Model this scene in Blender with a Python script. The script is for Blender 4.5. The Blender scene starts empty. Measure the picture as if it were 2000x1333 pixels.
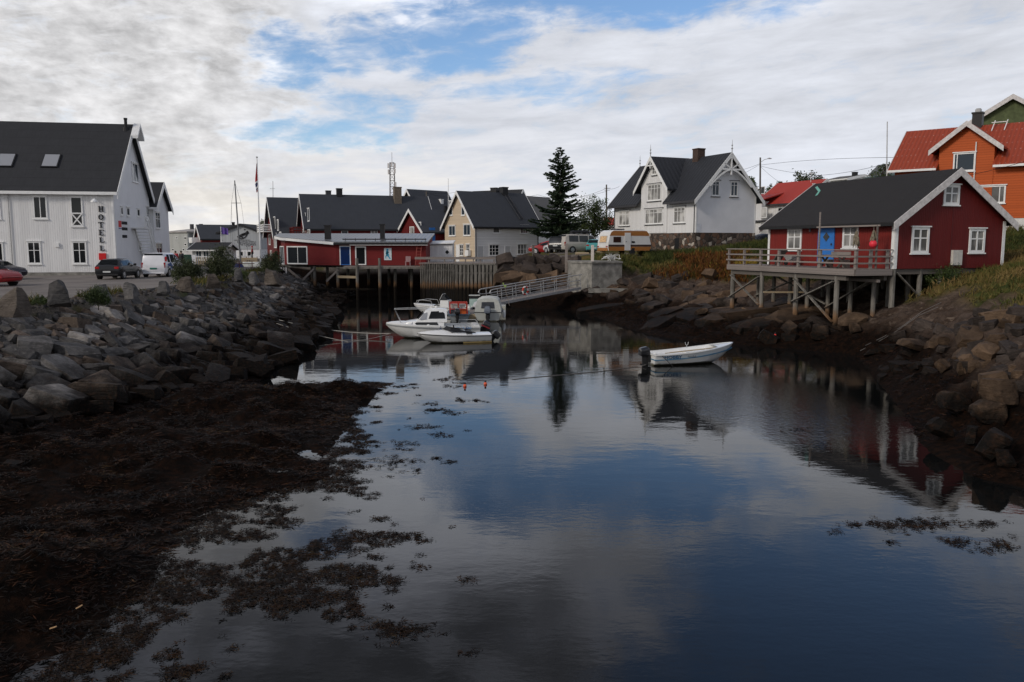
import bpy, bmesh, math, random
import numpy as np
from mathutils import Vector, Matrix

# ---------------------------------------------------------------- camera, sky, sun, exposure
R = math.radians
F, EYE = 1600.0, 5.5                       # focal length in photo pixels, eye height above the water
PITCH = math.atan((666.5 - 478.0) / F)
scene = bpy.context.scene
cam_d = bpy.data.cameras.new("camera"); cam = bpy.data.objects.new("camera", cam_d)
scene.collection.objects.link(cam)
cam_d.sensor_width = 36.0; cam_d.lens = F / 2000 * 36.0
cam_d.clip_start = 0.1; cam_d.clip_end = 9000
cam.location = (0, 0, EYE); cam.rotation_euler = (math.pi / 2 - PITCH, 0, 0)
scene.camera = cam
scene.view_settings.view_transform = 'Standard'; scene.view_settings.look = 'None'
scene.view_settings.exposure = EXPOSURE = -0.05; scene.view_settings.gamma = 1.0
scene.cycles.max_bounces = 8; scene.cycles.transparent_max_bounces = 6
scene.cycles.sample_clamp_indirect = 4.0

SUN_EL, SUN_AZ = R(30), R(232)             # azimuth clockwise from +Y: behind the camera and to the left
sun_d = bpy.data.lights.new("sun", 'SUN'); sun = bpy.data.objects.new("sun", sun_d)
scene.collection.objects.link(sun)
sun_d.energy = 1.6; sun_d.angle = R(12); sun_d.color = (1.0, 0.90, 0.78)
_sd = Vector((math.sin(SUN_AZ) * math.cos(SUN_EL), math.cos(SUN_AZ) * math.cos(SUN_EL), math.sin(SUN_EL)))
sun.rotation_euler = _sd.to_track_quat('Z', 'Y').to_euler(); sun.location = (-30, -30, 60)

class NT:
    """a few helpers for writing node trees as expressions"""
    def __init__(s, tree): s.t = tree; s.n = tree.nodes; s.l = tree.links; s.n.clear()
    def node(s, typ, **kw):
        nd = s.n.new(typ)
        for k, v in kw.items(): setattr(nd, k, v)
        return nd
    def put(s, sock, v):
        if hasattr(v, 'is_output') or isinstance(v, bpy.types.NodeSocket): s.l.new(v, sock)
        elif isinstance(v, (tuple, list)) and len(v) == 3 and sock.type == 'RGBA': sock.default_value = (*v, 1)
        else: sock.default_value = v
    def m(s, op, a, b=0.0, c=0.0, clamp=False):
        nd = s.node('ShaderNodeMath', operation=op, use_clamp=clamp)
        s.put(nd.inputs[0], a); s.put(nd.inputs[1], b); s.put(nd.inputs[2], c); return nd.outputs[0]
    def vm(s, op, a, b=(0, 0, 0)):
        nd = s.node('ShaderNodeVectorMath', operation=op)
        s.put(nd.inputs[0], a); s.put(nd.inputs[1], b); return nd.outputs[0]
    def mix(s, f, a, b, typ='RGBA', blend='MIX'):
        nd = s.node('ShaderNodeMix', data_type=typ)
        if typ == 'RGBA':
            nd.blend_type = blend
            s.put(nd.inputs[0], f); s.put(nd.inputs[6], a); s.put(nd.inputs[7], b); return nd.outputs[2]
        s.put(nd.inputs[0], f); s.put(nd.inputs[2], a); s.put(nd.inputs[3], b); return nd.outputs[0]
    def noise(s, vec, scale, detail=4.0, rough=0.55, dist=0.0, col=False):
        nd = s.node('ShaderNodeTexNoise'); s.put(nd.inputs['Vector'], vec)
        nd.inputs['Scale'].default_value = scale; nd.inputs['Detail'].default_value = detail
        nd.inputs['Roughness'].default_value = rough; nd.inputs['Distortion'].default_value = dist
        return nd.outputs['Color' if col else 'Fac']
    def step(s, v, a, b, smooth=True):
        nd = s.node('ShaderNodeMapRange', interpolation_type='SMOOTHSTEP' if smooth else 'LINEAR')
        s.put(nd.inputs['Value'], v); s.put(nd.inputs['From Min'], a); s.put(nd.inputs['From Max'], b)
        return nd.outputs['Result']
    def xyz(s, v):
        nd = s.node('ShaderNodeSeparateXYZ'); s.put(nd.inputs[0], v); return nd.outputs
    def vec(s, x, y, z):
        nd = s.node('ShaderNodeCombineXYZ'); s.put(nd.inputs[0], x); s.put(nd.inputs[1], y); s.put(nd.inputs[2], z); return nd.outputs[0]

def make_world():
    w = bpy.data.worlds.new("World"); scene.world = w; w.use_nodes = True
    g = NT(w.node_tree)
    d = g.node('ShaderNodeTexCoord').outputs['Generated']
    x, y, z = g.xyz(d)
    az = g.m('MULTIPLY', g.m('ARCTAN2', x, y), 57.2958)
    el = g.m('MULTIPLY', g.m('ARCSINE', z), 57.2958)
    wcol = g.noise(g.vec(g.m('MULTIPLY', az, .13), g.m('MULTIPLY', el, .25), 0.0), 1.0, 5, 0.6, col=True)
    wx, wy, wz = g.xyz(wcol)
    azw = g.m('ADD', az, g.m('MULTIPLY', g.m('SUBTRACT', wx, 0.5), 14.0))
    elw = g.m('ADD', el, g.m('MULTIPLY', g.m('SUBTRACT', wy, 0.5), 6.0))
    def blob(ca, ce, ra, re, amp=1.0, tilt=0.0):
        da = g.m('SUBTRACT', azw, ca); de = g.m('SUBTRACT', g.m('SUBTRACT', elw, ce), g.m('MULTIPLY', da, tilt))
        q = g.m('ADD', g.m('POWER', g.m('ABSOLUTE', g.m('DIVIDE', da, ra)), 2.0), g.m('POWER', g.m('ABSOLUTE', g.m('DIVIDE', de, re)), 2.0))
        return g.m('MULTIPLY', g.step(q, 1.0, 0.0), amp)
    blobs = [blob(-14.0, 12.2, 5.0, 2.8, .85), blob(-5, 13.6, 10, 2.8, .92, 0.12), blob(6, 16.8, 17, 3.8, 1.1), blob(23, 24.5, 18, 9, 1.12),
             blob(-12.5, 7.4, 6.0, 2.2, 0.8), blob(2, 10.6, 11, 1.8, 0.5, 0.12), blob(-9.5, 9.4, 6, 1.6, 0.6), blob(16, 30, 14, 6, 1.0),
             blob(-120, 35, 40, 18, 1.0), blob(130, 40, 40, 18, 1.0), blob(-14, 20, 3.5, 1.6, .7)]
    B = blobs[0]
    for b in blobs[1:]: B = g.m('MAXIMUM', B, b)
    # mottled altocumulus (left), soft sheets, thin veil (right)
    ae = lambda sx, sy, k=0.0: g.vec(g.m('ADD', g.m('MULTIPLY', az, sx), g.m('MULTIPLY', el, k)), g.m('MULTIPLY', el, sy), 0.0)
    cells = g.noise(ae(0.36, 0.74, .12), 1.0, 6, 0.52, 0.0)
    fine = g.noise(ae(1.3, 2.3, .3), 1.0, 4, 0.6, 0.0)
    sheet = g.noise(ae(0.11, 0.22, -.04), 1.0, 6, 0.55, 0.25)
    streak = g.noise(ae(0.10, 0.55, -.10), 1.0, 6, 0.58, 0.3)
    wisp = g.noise(ae(0.30, 0.90, -.28), 1.0, 7, 0.66, 0.5)
    high = g.step(el, 17.0, 27.0)
    cover = g.m('ADD', g.m('SUBTRACT', 1.18, g.m('MULTIPLY', B, 1.02)), g.m('MULTIPLY', g.m('SUBTRACT', g.m('MULTIPLY', g.m('ADD', sheet, streak), 0.5), 0.5), 1.5))
    cover = g.m('ADD', cover, g.m('MULTIPLY', g.m('SUBTRACT', wisp, 0.5), g.m('SUBTRACT', 1.5, g.m('MULTIPLY', high, 0.9)))); cover = g.m('ADD', cover, g.m('MULTIPLY', g.m('SUBTRACT', cells, 0.5), 0.8))
    cov = g.step(cover, 0.12, 1.12)
    left = g.step(g.m('ADD', az, g.m('MULTIPLY', g.m('SUBTRACT', sheet, 0.5), 14.0)), -10.0, -19.0)
    lumL = g.m('ADD', 0.53, g.m('MULTIPLY', g.m('SUBTRACT', cells, 0.5), 0.80)); lumL = g.m('ADD', lumL, g.m('MULTIPLY', g.m('SUBTRACT', fine, 0.5), 0.26))
    lumL = g.m('ADD', lumL, g.m('MULTIPLY', g.m('SUBTRACT', sheet, 0.5), 0.42))
    lumL = g.m('ADD', lumL, g.m('MULTIPLY', g.step(cover, 1.25, 0.7), 0.24))
    lumR = g.m('ADD', 0.58, g.m('ADD', g.m('MULTIPLY', g.m('SUBTRACT', streak, 0.5), 0.42), g.m('MULTIPLY', g.m('SUBTRACT', wisp, 0.5), 0.16)))
    lum = g.mix(left, lumR, lumL, 'FLOAT')
    low = g.step(el, 10.0, 0.5)
    lum = g.m('ADD', g.m('MULTIPLY', lum, g.m('SUBTRACT', 1.0, g.m('MULTIPLY', low, 0.50))), g.m('MULTIPLY', low, g.m('ADD', 0.24, g.m('MULTIPLY', streak, 0.24))))
    hd = g.m('MULTIPLY', high, g.m('ADD', 0.25, g.m('MULTIPLY', g.step(sheet, 0.34, 0.62), 0.50)))
    lum = g.m('MULTIPLY', lum, g.m('SUBTRACT', 1.0, hd))
    lum = g.m('ADD', lum, g.m('MULTIPLY', blob(-6, 19.5, 11, 6), 0.30))
    lum = g.m('MAXIMUM', lum, 0.05)
    warm = g.m('MULTIPLY', g.m('MULTIPLY', low, g.step(az, 14.0, -8.0)), g.step(streak, 0.42, 0.62))
    tint = g.mix(warm, g.mix(left, (0.945, 0.98, 1.07), (1.0, 0.995, 1.01)), (1.05, 1.0, 0.93))
    tint = g.mix(high, tint, (0.93, 0.97, 1.14)); ccol = g.vm('MULTIPLY', tint, g.vec(lum, lum, lum))
    ccol = g.vm('MULTIPLY', ccol, (1.30, 1.30, 1.30))
    sky = g.node('ShaderNodeTexSky', sky_type='NISHITA', sun_disc=False)
    sky.sun_elevation = SUN_EL; sky.sun_rotation = SUN_AZ; sky.air_density = 1.0; sky.dust_density = 0.6; sky.ozone_density = 2.0
    b1 = g.node('ShaderNodeBackground'); b2 = g.node('ShaderNodeBackground')
    g.put(b1.inputs[0], g.vm('MULTIPLY', sky.outputs[0], (0.90, 1.0, 1.13))); b1.inputs[1].default_value = 0.13
    g.put(b2.inputs[0], ccol); b2.inputs[1].default_value = 1.0
    ms = g.node('ShaderNodeMixShader'); g.put(ms.inputs[0], cov)
    g.l.new(b1.outputs[0], ms.inputs[1]); g.l.new(b2.outputs[0], ms.inputs[2])
    g.l.new(ms.outputs[0], g.node('ShaderNodeOutputWorld').inputs[0])
    w.cycles.sampling_method = 'MANUAL'; w.cycles.sample_map_resolution = 1024
make_world()

# ---------------------------------------------------------------- geometry helpers
rng = np.random.default_rng(7); rnd = random.Random(11)
COL = scene.collection
CAMV = Vector((0, 0, EYE))
def ray(px, py):
    a, b = (px - 1000) / F, (666.5 - py) / F
    d = Vector((a, math.cos(PITCH) + b * math.sin(PITCH), -math.sin(PITCH) + b * math.cos(PITCH)))
    return d / d.y
def at(px, py, Y): return CAMV + ray(px, py) * Y
def onz(px, py, z):
    d = ray(px, py); return CAMV + d * ((z - EYE) / d.z)
def zat(py, Y, px=1000): return (CAMV + ray(px, py) * Y).z

def tag(o, label=None, cat=None, group=None, kind=None):
    if label: o['label'] = label
    if cat: o['category'] = cat
    if group: o['group'] = group
    if kind: o['kind'] = kind
    return o
def thing(name, label, cat, loc=(0, 0, 0), rz=0.0, group=None):
    o = bpy.data.objects.new(name, None); COL.objects.link(o); o.empty_display_size = 0.3
    o.location = loc; o.rotation_euler = (0, 0, rz)
    return tag(o, label, cat, group)
def put(name, me, parent=None):
    o = bpy.data.objects.new(name, me); COL.objects.link(o)
    if parent is not None: o.parent = parent
    return o
def kids(o): return [c for c in COL.objects if c.parent is o]
def copy_tree(o, parent=None):
    c = o.copy(); COL.objects.link(c); c.parent = parent
    for k in kids(o): copy_tree(k, c)
    return c

def uv_metres(me):
    n = len(me.loops)
    if not n: return
    uvl = me.uv_layers.new(name="uv")
    co = np.empty(len(me.vertices) * 3, np.float32); me.vertices.foreach_get('co', co); co = co.reshape(-1, 3)
    li = np.empty(n, np.int32); me.loops.foreach_get('vertex_index', li)
    pn = np.empty(len(me.polygons) * 3, np.float32); me.polygons.foreach_get('normal', pn); pn = pn.reshape(-1, 3)
    tot = np.empty(len(me.polygons), np.int32); me.polygons.foreach_get('loop_total', tot)
    nl = np.repeat(pn, tot, axis=0)
    t = np.stack([-nl[:, 1], nl[:, 0], np.zeros(n)], 1); ln = np.linalg.norm(t, axis=1)
    flat = ln < 0.15; t[flat] = (1, 0, 0); t /= np.linalg.norm(t, axis=1)[:, None]
    b = np.cross(nl, t)
    p = co[li]
    uvl.data.foreach_set('uv', np.stack([(p * t).sum(1), (p * b).sum(1)], 1).astype(np.float32).ravel())

class MB:
    def __init__(s): s.v = []; s.f = []; s.m = []
    def add(s, vs, fs, mi=0):
        k = len(s.v); s.v += [tuple(v) for v in vs]
        for f in fs: s.f.append([k + i for i in f]); s.m.append(mi)
        return s
    def obox(s, c, a, b, d, mi=0):
        c, a, b, d = Vector(c), Vector(a), Vector(b), Vector(d)
        vs = [c + a * i + b * j + d * k for k in (-1, 1) for j in (-1, 1) for i in (-1, 1)]
        fs = [(0, 2, 3, 1), (4, 5, 7, 6), (0, 1, 5, 4), (2, 6, 7, 3), (0, 4, 6, 2), (1, 3, 7, 5)]
        if a.cross(b).dot(d) < 0: fs = [f[::-1] for f in fs]
        return s.add(vs, fs, mi)
    def box(s, x0, y0, z0, x1, y1, z1, mi=0):
        return s.obox(((x0 + x1) / 2, (y0 + y1) / 2, (z0 + z1) / 2), ((x1 - x0) / 2, 0, 0), (0, (y1 - y0) / 2, 0), (0, 0, (z1 - z0) / 2), mi)
    def wbox(s, W, u0, z0, u1, z1, d0, d1, mi=0):
        O, u, n = W[0], W[1], W[2]; zv = Vector((0, 0, 1))
        return s.obox(O + u * (u0 + u1) / 2 + zv * (z0 + z1) / 2 + n * (d0 + d1) / 2, u * (u1 - u0) / 2, zv * (z1 - z0) / 2, n * (d1 - d0) / 2, mi)
    def bar(s, p, q, w, h, mi=0, up=(0, 0, 1)):
        p, q = Vector(p), Vector(q); d = (q - p); L = d.length; d.normalize()
        up = Vector(up); sd = d.cross(up)
        if sd.length < 1e-4: sd = d.cross(Vector((1, 0, 0)))
        sd.normalize(); u2 = sd.cross(d)
        return s.obox((p + q) / 2, d * L / 2, sd * w / 2, u2 * h / 2, mi)
    def tube(s, pts, r, n=7, mi=0, cap=True):
        pts = [Vector(p) for p in pts]; rs = r if isinstance(r, (list, tuple)) else [r] * len(pts)
        vs = []; prev = None
        for i, p in enumerate(pts):
            d = (pts[min(i + 1, len(pts) - 1)] - pts[max(i - 1, 0)]).normalized()
            if prev is None:
                a = d.cross(Vector((0, 0, 1)))
                if a.length < 1e-3: a = d.cross(Vector((1, 0, 0)))
            else: a = prev - d * prev.dot(d)
            a.normalize(); prev = a; b = d.cross(a)
            for k in range(n):
                t = 2 * math.pi * k / n; vs.append(p + (a * math.cos(t) + b * math.sin(t)) * rs[i])
        fs = []
        for i in range(len(pts) - 1):
            for k in range(n): fs.append((i * n + k, i * n + (k + 1) % n, (i + 1) * n + (k + 1) % n, (i + 1) * n + k))
        if cap:
            fs.append(tuple(range(n))[::-1]); fs.append(tuple(range((len(pts) - 1) * n, len(pts) * n)))
        return s.add(vs, fs, mi)
    def lathe(s, prof, n=16, M=None, mi=0):
        M = M or Matrix.Identity(4); vs = []; fs = []
        for (r, z) in prof:
            for k in range(n):
                t = 2 * math.pi * k / n; vs.append(M @ Vector((r * math.cos(t), r * math.sin(t), z)))
        for i in range(len(prof) - 1):
            for k in range(n): fs.append((i * n + k, i * n + (k + 1) % n, (i + 1) * n + (k + 1) % n, (i + 1) * n + k))
        fs.append(tuple(range(n))[::-1]); fs.append(tuple(range((len(prof) - 1) * n, len(prof) * n)))
        return s.add(vs, fs, mi)
    def prism(s, poly, a, b, fn, mi=0):
        """poly: 2D outline (counter-clockwise seen from the b end), fn(p, q, t) -> 3D point, t runs a..b"""
        n = len(poly)
        vs = [fn(p[0], p[1], a) for p in poly] + [fn(p[0], p[1], b) for p in poly]
        fs = [tuple(range(n))[::-1], tuple(range(n, 2 * n))] + [(i, (i + 1) % n, n + (i + 1) % n, n + i) for i in range(n)]
        return s.add(vs, fs, mi)
    def loft(s, rings, closed=True, caps=True, mi=0):
        n = len(rings[0]); vs = [p for r in rings for p in r]; fs = []
        for i in range(len(rings) - 1):
            for k in range(n if closed else n - 1):
                fs.append((i * n + k, i * n + (k + 1) % n, (i + 1) * n + (k + 1) % n, (i + 1) * n + k))
        if caps:
            fs.append(tuple(range(n))[::-1]); fs.append(tuple(range((len(rings) - 1) * n, len(rings) * n)))
        return s.add(vs, fs, mi)
    def mesh(s, name, mats, fix=False, smooth=None):
        me = bpy.data.meshes.new(name); me.from_pydata(s.v, [], s.f)
        for m in (mats if isinstance(mats, (list, tuple)) else [mats]): me.materials.append(m)
        if any(s.m): me.polygons.foreach_set('material_index', s.m)
        if fix:
            bm = bmesh.new(); bm.from_mesh(me); bmesh.ops.recalc_face_normals(bm, faces=bm.faces); bm.to_mesh(me); bm.free()
        me.update()
        if smooth:
            me.polygons.foreach_set('use_smooth', [True] * len(me.polygons)); me.set_sharp_from_angle(angle=R(smooth))
        uv_metres(me)
        return me
    def build(s, name, mats, parent=None, fix=False, smooth=None, bevel=0.0):
        o = put(name, s.mesh(name, mats, fix, smooth), parent)
        if bevel:
            b = o.modifiers.new('bevel', 'BEVEL'); b.width = bevel; b.segments = 2; b.limit_method = 'ANGLE'; b.angle_limit = R(35)
        return o

def np_mesh(name, V, Fc, mats, smooth=False, mat_idx=None):
    """fast mesh from arrays; Fc is (n,k)"""
    me = bpy.data.meshes.new(name); n, k = Fc.shape
    me.vertices.add(len(V)); me.vertices.foreach_set('co', np.asarray(V, np.float32).ravel())
    me.loops.add(n * k); me.loops.foreach_set('vertex_index', Fc.astype(np.int32).ravel())
    me.polygons.add(n); me.polygons.foreach_set('loop_start', np.arange(0, n * k, k, dtype=np.int32))
    me.polygons.foreach_set('loop_total', np.full(n, k, np.int32))
    for m in (mats if isinstance(mats, (list, tuple)) else [mats]): me.materials.append(m)
    if mat_idx is not None: me.polygons.foreach_set('material_index', mat_idx.astype(np.int32))
    if smooth: me.polygons.foreach_set('use_smooth', np.ones(n, bool))
    me.update(calc_edges=True); me.validate()
    return me

def vnoise(x, y, seed=0):
    xi, yi = np.floor(x).astype(np.int64), np.floor(y).astype(np.int64)
    fx, fy = x - xi, y - yi; fx = fx * fx * (3 - 2 * fx); fy = fy * fy * (3 - 2 * fy)
    def h(a, b):
        q = (a * 374761393 + b * 668265263 + seed * 1442695041) & 0xFFFFFFFF
        q = ((q ^ (q >> 13)) * 1274126177) & 0xFFFFFFFF
        return ((q ^ (q >> 16)) & 0xFFFF) / 65535.0
    return (h(xi, yi) * (1 - fx) + h(xi + 1, yi) * fx) * (1 - fy) + (h(xi, yi + 1) * (1 - fx) + h(xi + 1, yi + 1) * fx) * fy
def fbm(x, y, o=4, seed=0):
    r = 0; a = 0.5
    for i in range(o): r = r + a * vnoise(x * 2 ** i, y * 2 ** i, seed + i * 17); a *= 0.5
    return r / (1 - 0.5 ** o)

# ---------------------------------------------------------------- materials
MATS = {}
def new_mat(name):
    m = bpy.data.materials.new(name); m.use_nodes = True; MATS[name] = m; return m, NT(m.node_tree)
def finish(g, col, rough=0.7, bump=None, bstr=0.3, bdist=0.02, spec=0.4, metal=0.0, ior=1.45, coat=0.0):
    p = g.node('ShaderNodeBsdfPrincipled'); g.put(p.inputs['Base Color'], col); g.put(p.inputs['Roughness'], rough)
    p.inputs['Specular IOR Level'].default_value = spec; p.inputs['Metallic'].default_value = metal; p.inputs['IOR'].default_value = ior
    p.inputs['Coat Weight'].default_value = coat; p.inputs['Coat Roughness'].default_value = 0.05
    if bump is not None:
        b = g.node('ShaderNodeBump'); b.inputs['Strength'].default_value = bstr; b.inputs['Distance'].default_value = bdist
        g.put(b.inputs['Height'], bump); g.l.new(b.outputs[0], p.inputs['Normal'])
    o = g.node('ShaderNodeOutputMaterial'); g.l.new(p.outputs[0], o.inputs[0])
def obj_co(g): return g.node('ShaderNodeTexCoord').outputs['Object']
def world_pos(g): return g.node('ShaderNodeNewGeometry').outputs['Position']
def uvco(g): return g.node('ShaderNodeTexCoord').outputs['UV']
def sc(c, k): return tuple(v * k for v in c)

def plain(name, col, rough=0.6, var=0.15, scale=3.0, spec=0.4, metal=0.0, bump=0.0, coat=0.0):
    m, g = new_mat(name); co = obj_co(g); n = g.noise(co, scale, 5, 0.6)
    c = g.mix(g.step(n, 0.3, 0.7), sc(col, 1 - var), sc(col, 1 + var))
    finish(g, c, rough, n if bump else None, bump, 0.02, spec, metal, coat=coat); return m
def boards(name, col, pitch=0.14, vertical=True, gap=0.45, dirt=0.18, depth=0.5, dirtcol=None):
    m, g = new_mat(name); uv = uvco(g); u, v, _ = g.xyz(uv); c = u if vertical else v
    q = g.m('DIVIDE', c, pitch); fr = g.m('FRACT', q); idn = g.m('FLOOR', q)
    wn = g.node('ShaderNodeTexWhiteNoise', noise_dimensions='1D'); g.put(wn.inputs['W'], idn)
    stretch = g.vm('MULTIPLY', uv, (6.0, 0.6, 1) if vertical else (0.6, 6.0, 1))
    grain = g.noise(stretch, 2.2, 5, 0.65); big = g.noise(uv, 0.5, 5, 0.6)
    if vertical:
        ridge = g.step(g.m('ABSOLUTE', g.m('SUBTRACT', fr, 0.5)), 0.30, 0.20); dark = g.step(g.m('ABSOLUTE', g.m('SUBTRACT', g.m('ABSOLUTE', g.m('SUBTRACT', fr, 0.5)), 0.27)), 0.07, 0.0)
        hgt = ridge
    else:
        hgt = g.m('SUBTRACT', 1.0, fr); dark = g.step(fr, 0.14, 0.0)
        dark = g.m('MAXIMUM', dark, g.step(fr, 0.93, 1.0))
    k = g.m('ADD', 1.0, g.m('MULTIPLY', g.m('SUBTRACT', wn.outputs['Value'], 0.5), 0.12))
    k = g.m('ADD', k, g.m('MULTIPLY', g.m('SUBTRACT', grain, 0.5), 0.16))
    k = g.m('MULTIPLY', k, g.m('SUBTRACT', 1.0, g.m('MULTIPLY', dark, gap)))
    base = g.vm('MULTIPLY', col, g.vec(k, k, k))
    base = g.mix(g.m('MULTIPLY', g.step(big, 0.48, 0.75), dirt), base, dirtcol or sc(col, 0.45))
    finish(g, base, 0.62, hgt, depth, 0.02, 0.3); return m
def roofing(name, col, pitch=0.0, var=0.2, rough=0.75, horiz=0.0, light=None):
    m, g = new_mat(name); uv = uvco(g); u, v, _ = g.xyz(uv)
    n = g.noise(uv, 1.2, 6, 0.65); n2 = g.noise(g.vm('MULTIPLY', uv, (5, 0.5, 1)), 1.3, 4, 0.6)
    k = g.m('ADD', 1.0 - var, g.m('MULTIPLY', g.m('ADD', n, n2), var)); h = n
    if pitch:
        s = g.m('SINE', g.m('MULTIPLY', u, 6.28318 / pitch)); h = s
        k = g.m('MULTIPLY', k, g.m('ADD', 0.90, g.m('MULTIPLY', s, 0.10)))
    if horiz:
        fr = g.m('FRACT', g.m('DIVIDE', v, horiz)); k = g.m('MULTIPLY', k, g.m('SUBTRACT', 1.0, g.m('MULTIPLY', g.step(fr, 0.05, 0.0), 0.35)))
        if not pitch: h = g.step(fr, 0.0, 0.06)
    c = g.vm('MULTIPLY', col, g.vec(k, k, k))
    if light:                                                            # screw heads / lichen dots on the sheets
        fu = g.m('ABSOLUTE', g.m('SUBTRACT', g.m('FRACT', g.m('DIVIDE', u, 0.32)), 0.5)); fv = g.m('FRACT', g.m('DIVIDE', v, 0.9))
        dot = g.m('MULTIPLY', g.step(fu, 0.16, 0.08), g.step(fv, 0.16, 0.06)); dot = g.m('MULTIPLY', dot, g.step(n2, 0.40, 0.62))
        c = g.mix(g.m('MULTIPLY', dot, 0.55), c, light)
    finish(g, c, rough, h, 0.5 if pitch else 0.25, 0.03, 0.35); return m
def glass(name, col=(0.012, 0.014, 0.016), curtain=None, rough=0.04):
    m, g = new_mat(name); n = g.noise(obj_co(g), 0.7, 2, 0.5); c = col
    if curtain is not None:
        u, v, _ = g.xyz(uvco(g)); f = g.m('SINE', g.m('MULTIPLY', u, 55.0))
        c = g.mix(g.step(g.m('ADD', n, g.m('MULTIPLY', f, 0.05)), 0.36, 0.52), curtain, sc(curtain, 0.35))
    finish(g, c, rough, n, 0.03, 0.05, 0.4); return m
def rockmat(name, c1, c2, c3, wet=True, scale=1.0):
    m, g = new_mat(name); co = obj_co(g); w = world_pos(g)
    inf = g.node('ShaderNodeObjectInfo').outputs['Random']
    cc = g.vm('ADD', co, g.vec(g.m('MULTIPLY', inf, 37.0), g.m('MULTIPLY', inf, 11.0), 0.0))
    n1 = g.noise(cc, 1.3 * scale, 7, 0.65); n2 = g.noise(cc, 7 * scale, 6, 0.7); n3 = g.noise(g.vm('MULTIPLY', cc, (1, 1, 5)), 2.6 * scale, 5, 0.6, 0.6)
    c = g.mix(g.step(n1, 0.35, 0.68), c1, c2); c = g.mix(g.m('MULTIPLY', g.step(n3, 0.55, 0.72), 0.7), c, c3)
    k = g.m('ADD', 0.55, g.m('MULTIPLY', n2, 0.9)); k = g.m('MULTIPLY', k, g.m('ADD', 0.72, g.m('MULTIPLY', inf, 0.6)))
    c = g.vm('MULTIPLY', c, g.vec(k, k, k)); rough = 0.75
    if wet:                                                              # tidal algae and kelp stain below the high water mark
        _, _, z = g.xyz(w); e = g.m('ADD', z, g.m('MULTIPLY', g.m('SUBTRACT', n1, 0.5), 1.1))
        wet_f = g.step(e, 1.75, 0.75); c = g.mix(wet_f, c, g.mix(g.step(n2, 0.45, 0.7), (0.005, 0.0038, 0.0028), (0.026, 0.012, 0.006)))
    finish(g, c, rough, g.m('ADD', n2, g.m('MULTIPLY', n3, 1.2)), 0.9, 0.07, 0.18); return m

WHITE = boards('white_vertical_boards', (0.78, 0.775, 0.76), 0.17, True, 0.42, 0.10)
WHITE_H = boards('white_horizontal_boards', (0.74, 0.73, 0.70), 0.16, False, 0.30, 0.12)
WHITE_PLAIN = plain('white_smooth_wall', (0.74, 0.745, 0.76), 0.55, 0.04, 0.8)
TRIM = plain('white_trim_paint', (0.80, 0.80, 0.78), 0.45, 0.05, 4)
TRIM_OLD = plain('weathered_white_trim', (0.62, 0.59, 0.57), 0.6, 0.16, 5)
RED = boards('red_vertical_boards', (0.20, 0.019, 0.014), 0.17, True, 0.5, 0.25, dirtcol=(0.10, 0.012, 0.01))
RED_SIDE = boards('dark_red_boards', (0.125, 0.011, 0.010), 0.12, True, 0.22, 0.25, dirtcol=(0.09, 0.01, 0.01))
RED_FLAT = boards('red_panel_boards', (0.155, 0.011, 0.011), 0.13, False, 0.10, 0.2)
ORANGE = boards('orange_horizontal_boards', (0.46, 0.086, 0.014), 0.17, False, 0.36, 0.10)
YELLOW = boards('cream_horizontal_boards', (0.57, 0.46, 0.33), 0.16, False, 0.22, 0.10)
GREEN = plain('faded_green_wall', (0.085, 0.105, 0.045), 0.8, 0.25, 2)
ROOF = roofing('black_felt_roof', (0.030, 0.031, 0.034), 0, 0.45, 0.8, 1.0)
ROOF_LINES = roofing('black_sheet_roof', (0.026, 0.028, 0.033), 0.55, 0.25, 0.62)
ROOF_BLUE = roofing('slate_grey_roof', (0.040, 0.044, 0.052), 0, 0.38, 0.6, 0.35)
ROOF_CABIN = roofing('charcoal_eternit_roof', (0.026, 0.024, 0.024), 0.12, 0.35, 0.85, 1.1)
ROOF_METAL = roofing('pale_metal_roof', (0.16, 0.165, 0.175), 0.4, 0.15, 0.30)
ROOF_ORANGE = roofing('orange_sheet_roof', (0.33, 0.052, 0.020), 0.28, 0.2, 0.55, 0, (0.6, 0.42, 0.36))
ROOF_RED = roofing('red_tile_roof', (0.42, 0.045, 0.030), 0.3, 0.2, 0.6, 0.33)
GREY_TILE = roofing('grey_tile_roof', (0.14, 0.135, 0.13), 0.3, 0.2, 0.8, 0.33)
BLACK = plain('black_paint', (0.012, 0.012, 0.013), 0.5, 0.2)
RUBBER = plain('black_rubber', (0.016, 0.016, 0.017), 0.8, 0.2)
DKGREY = plain('dark_grey_paint', (0.05, 0.05, 0.055), 0.5, 0.2)
GALV = plain('galvanised_steel', (0.46, 0.46, 0.45), 0.45, 0.15, 6, 0.5, 0.3)
WOOD = boards('weathered_grey_wood', (0.24, 0.207, 0.185), 0.14, False, 0.35, 0.3)
WOOD_DK = boards('old_dark_wood', (0.12, 0.105, 0.09), 0.16, False, 0.3, 0.3)
WOOD_PALE = boards('pale_plank_wood', (0.38, 0.30, 0.19), 0.14, False, 0.35, 0.3)
CONCRETE = plain('stained_concrete', (0.24, 0.23, 0.205), 0.9, 0.35, 1.6, 0.2, bump=0.35)
GLASS = glass('dark_window_glass'); GLASS_C = glass('curtained_window_glass', curtain=(0.36, 0.35, 0.33)); GLASS_B = glass('bluish_window_glass', (0.03, 0.045, 0.06))
GLASS_S = glass('skylight_glass', (0.30, 0.31, 0.33), rough=0.12); GLASS_W = glass('pale_window_glass', curtain=(0.62, 0.61, 0.58))
BLUE = plain('bright_blue_paint', (0.028, 0.17, 0.52), 0.5, 0.08, 3)
REDSIGN = plain('red_sign', (0.60, 0.012, 0.015), 0.4, 0.05)
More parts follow.
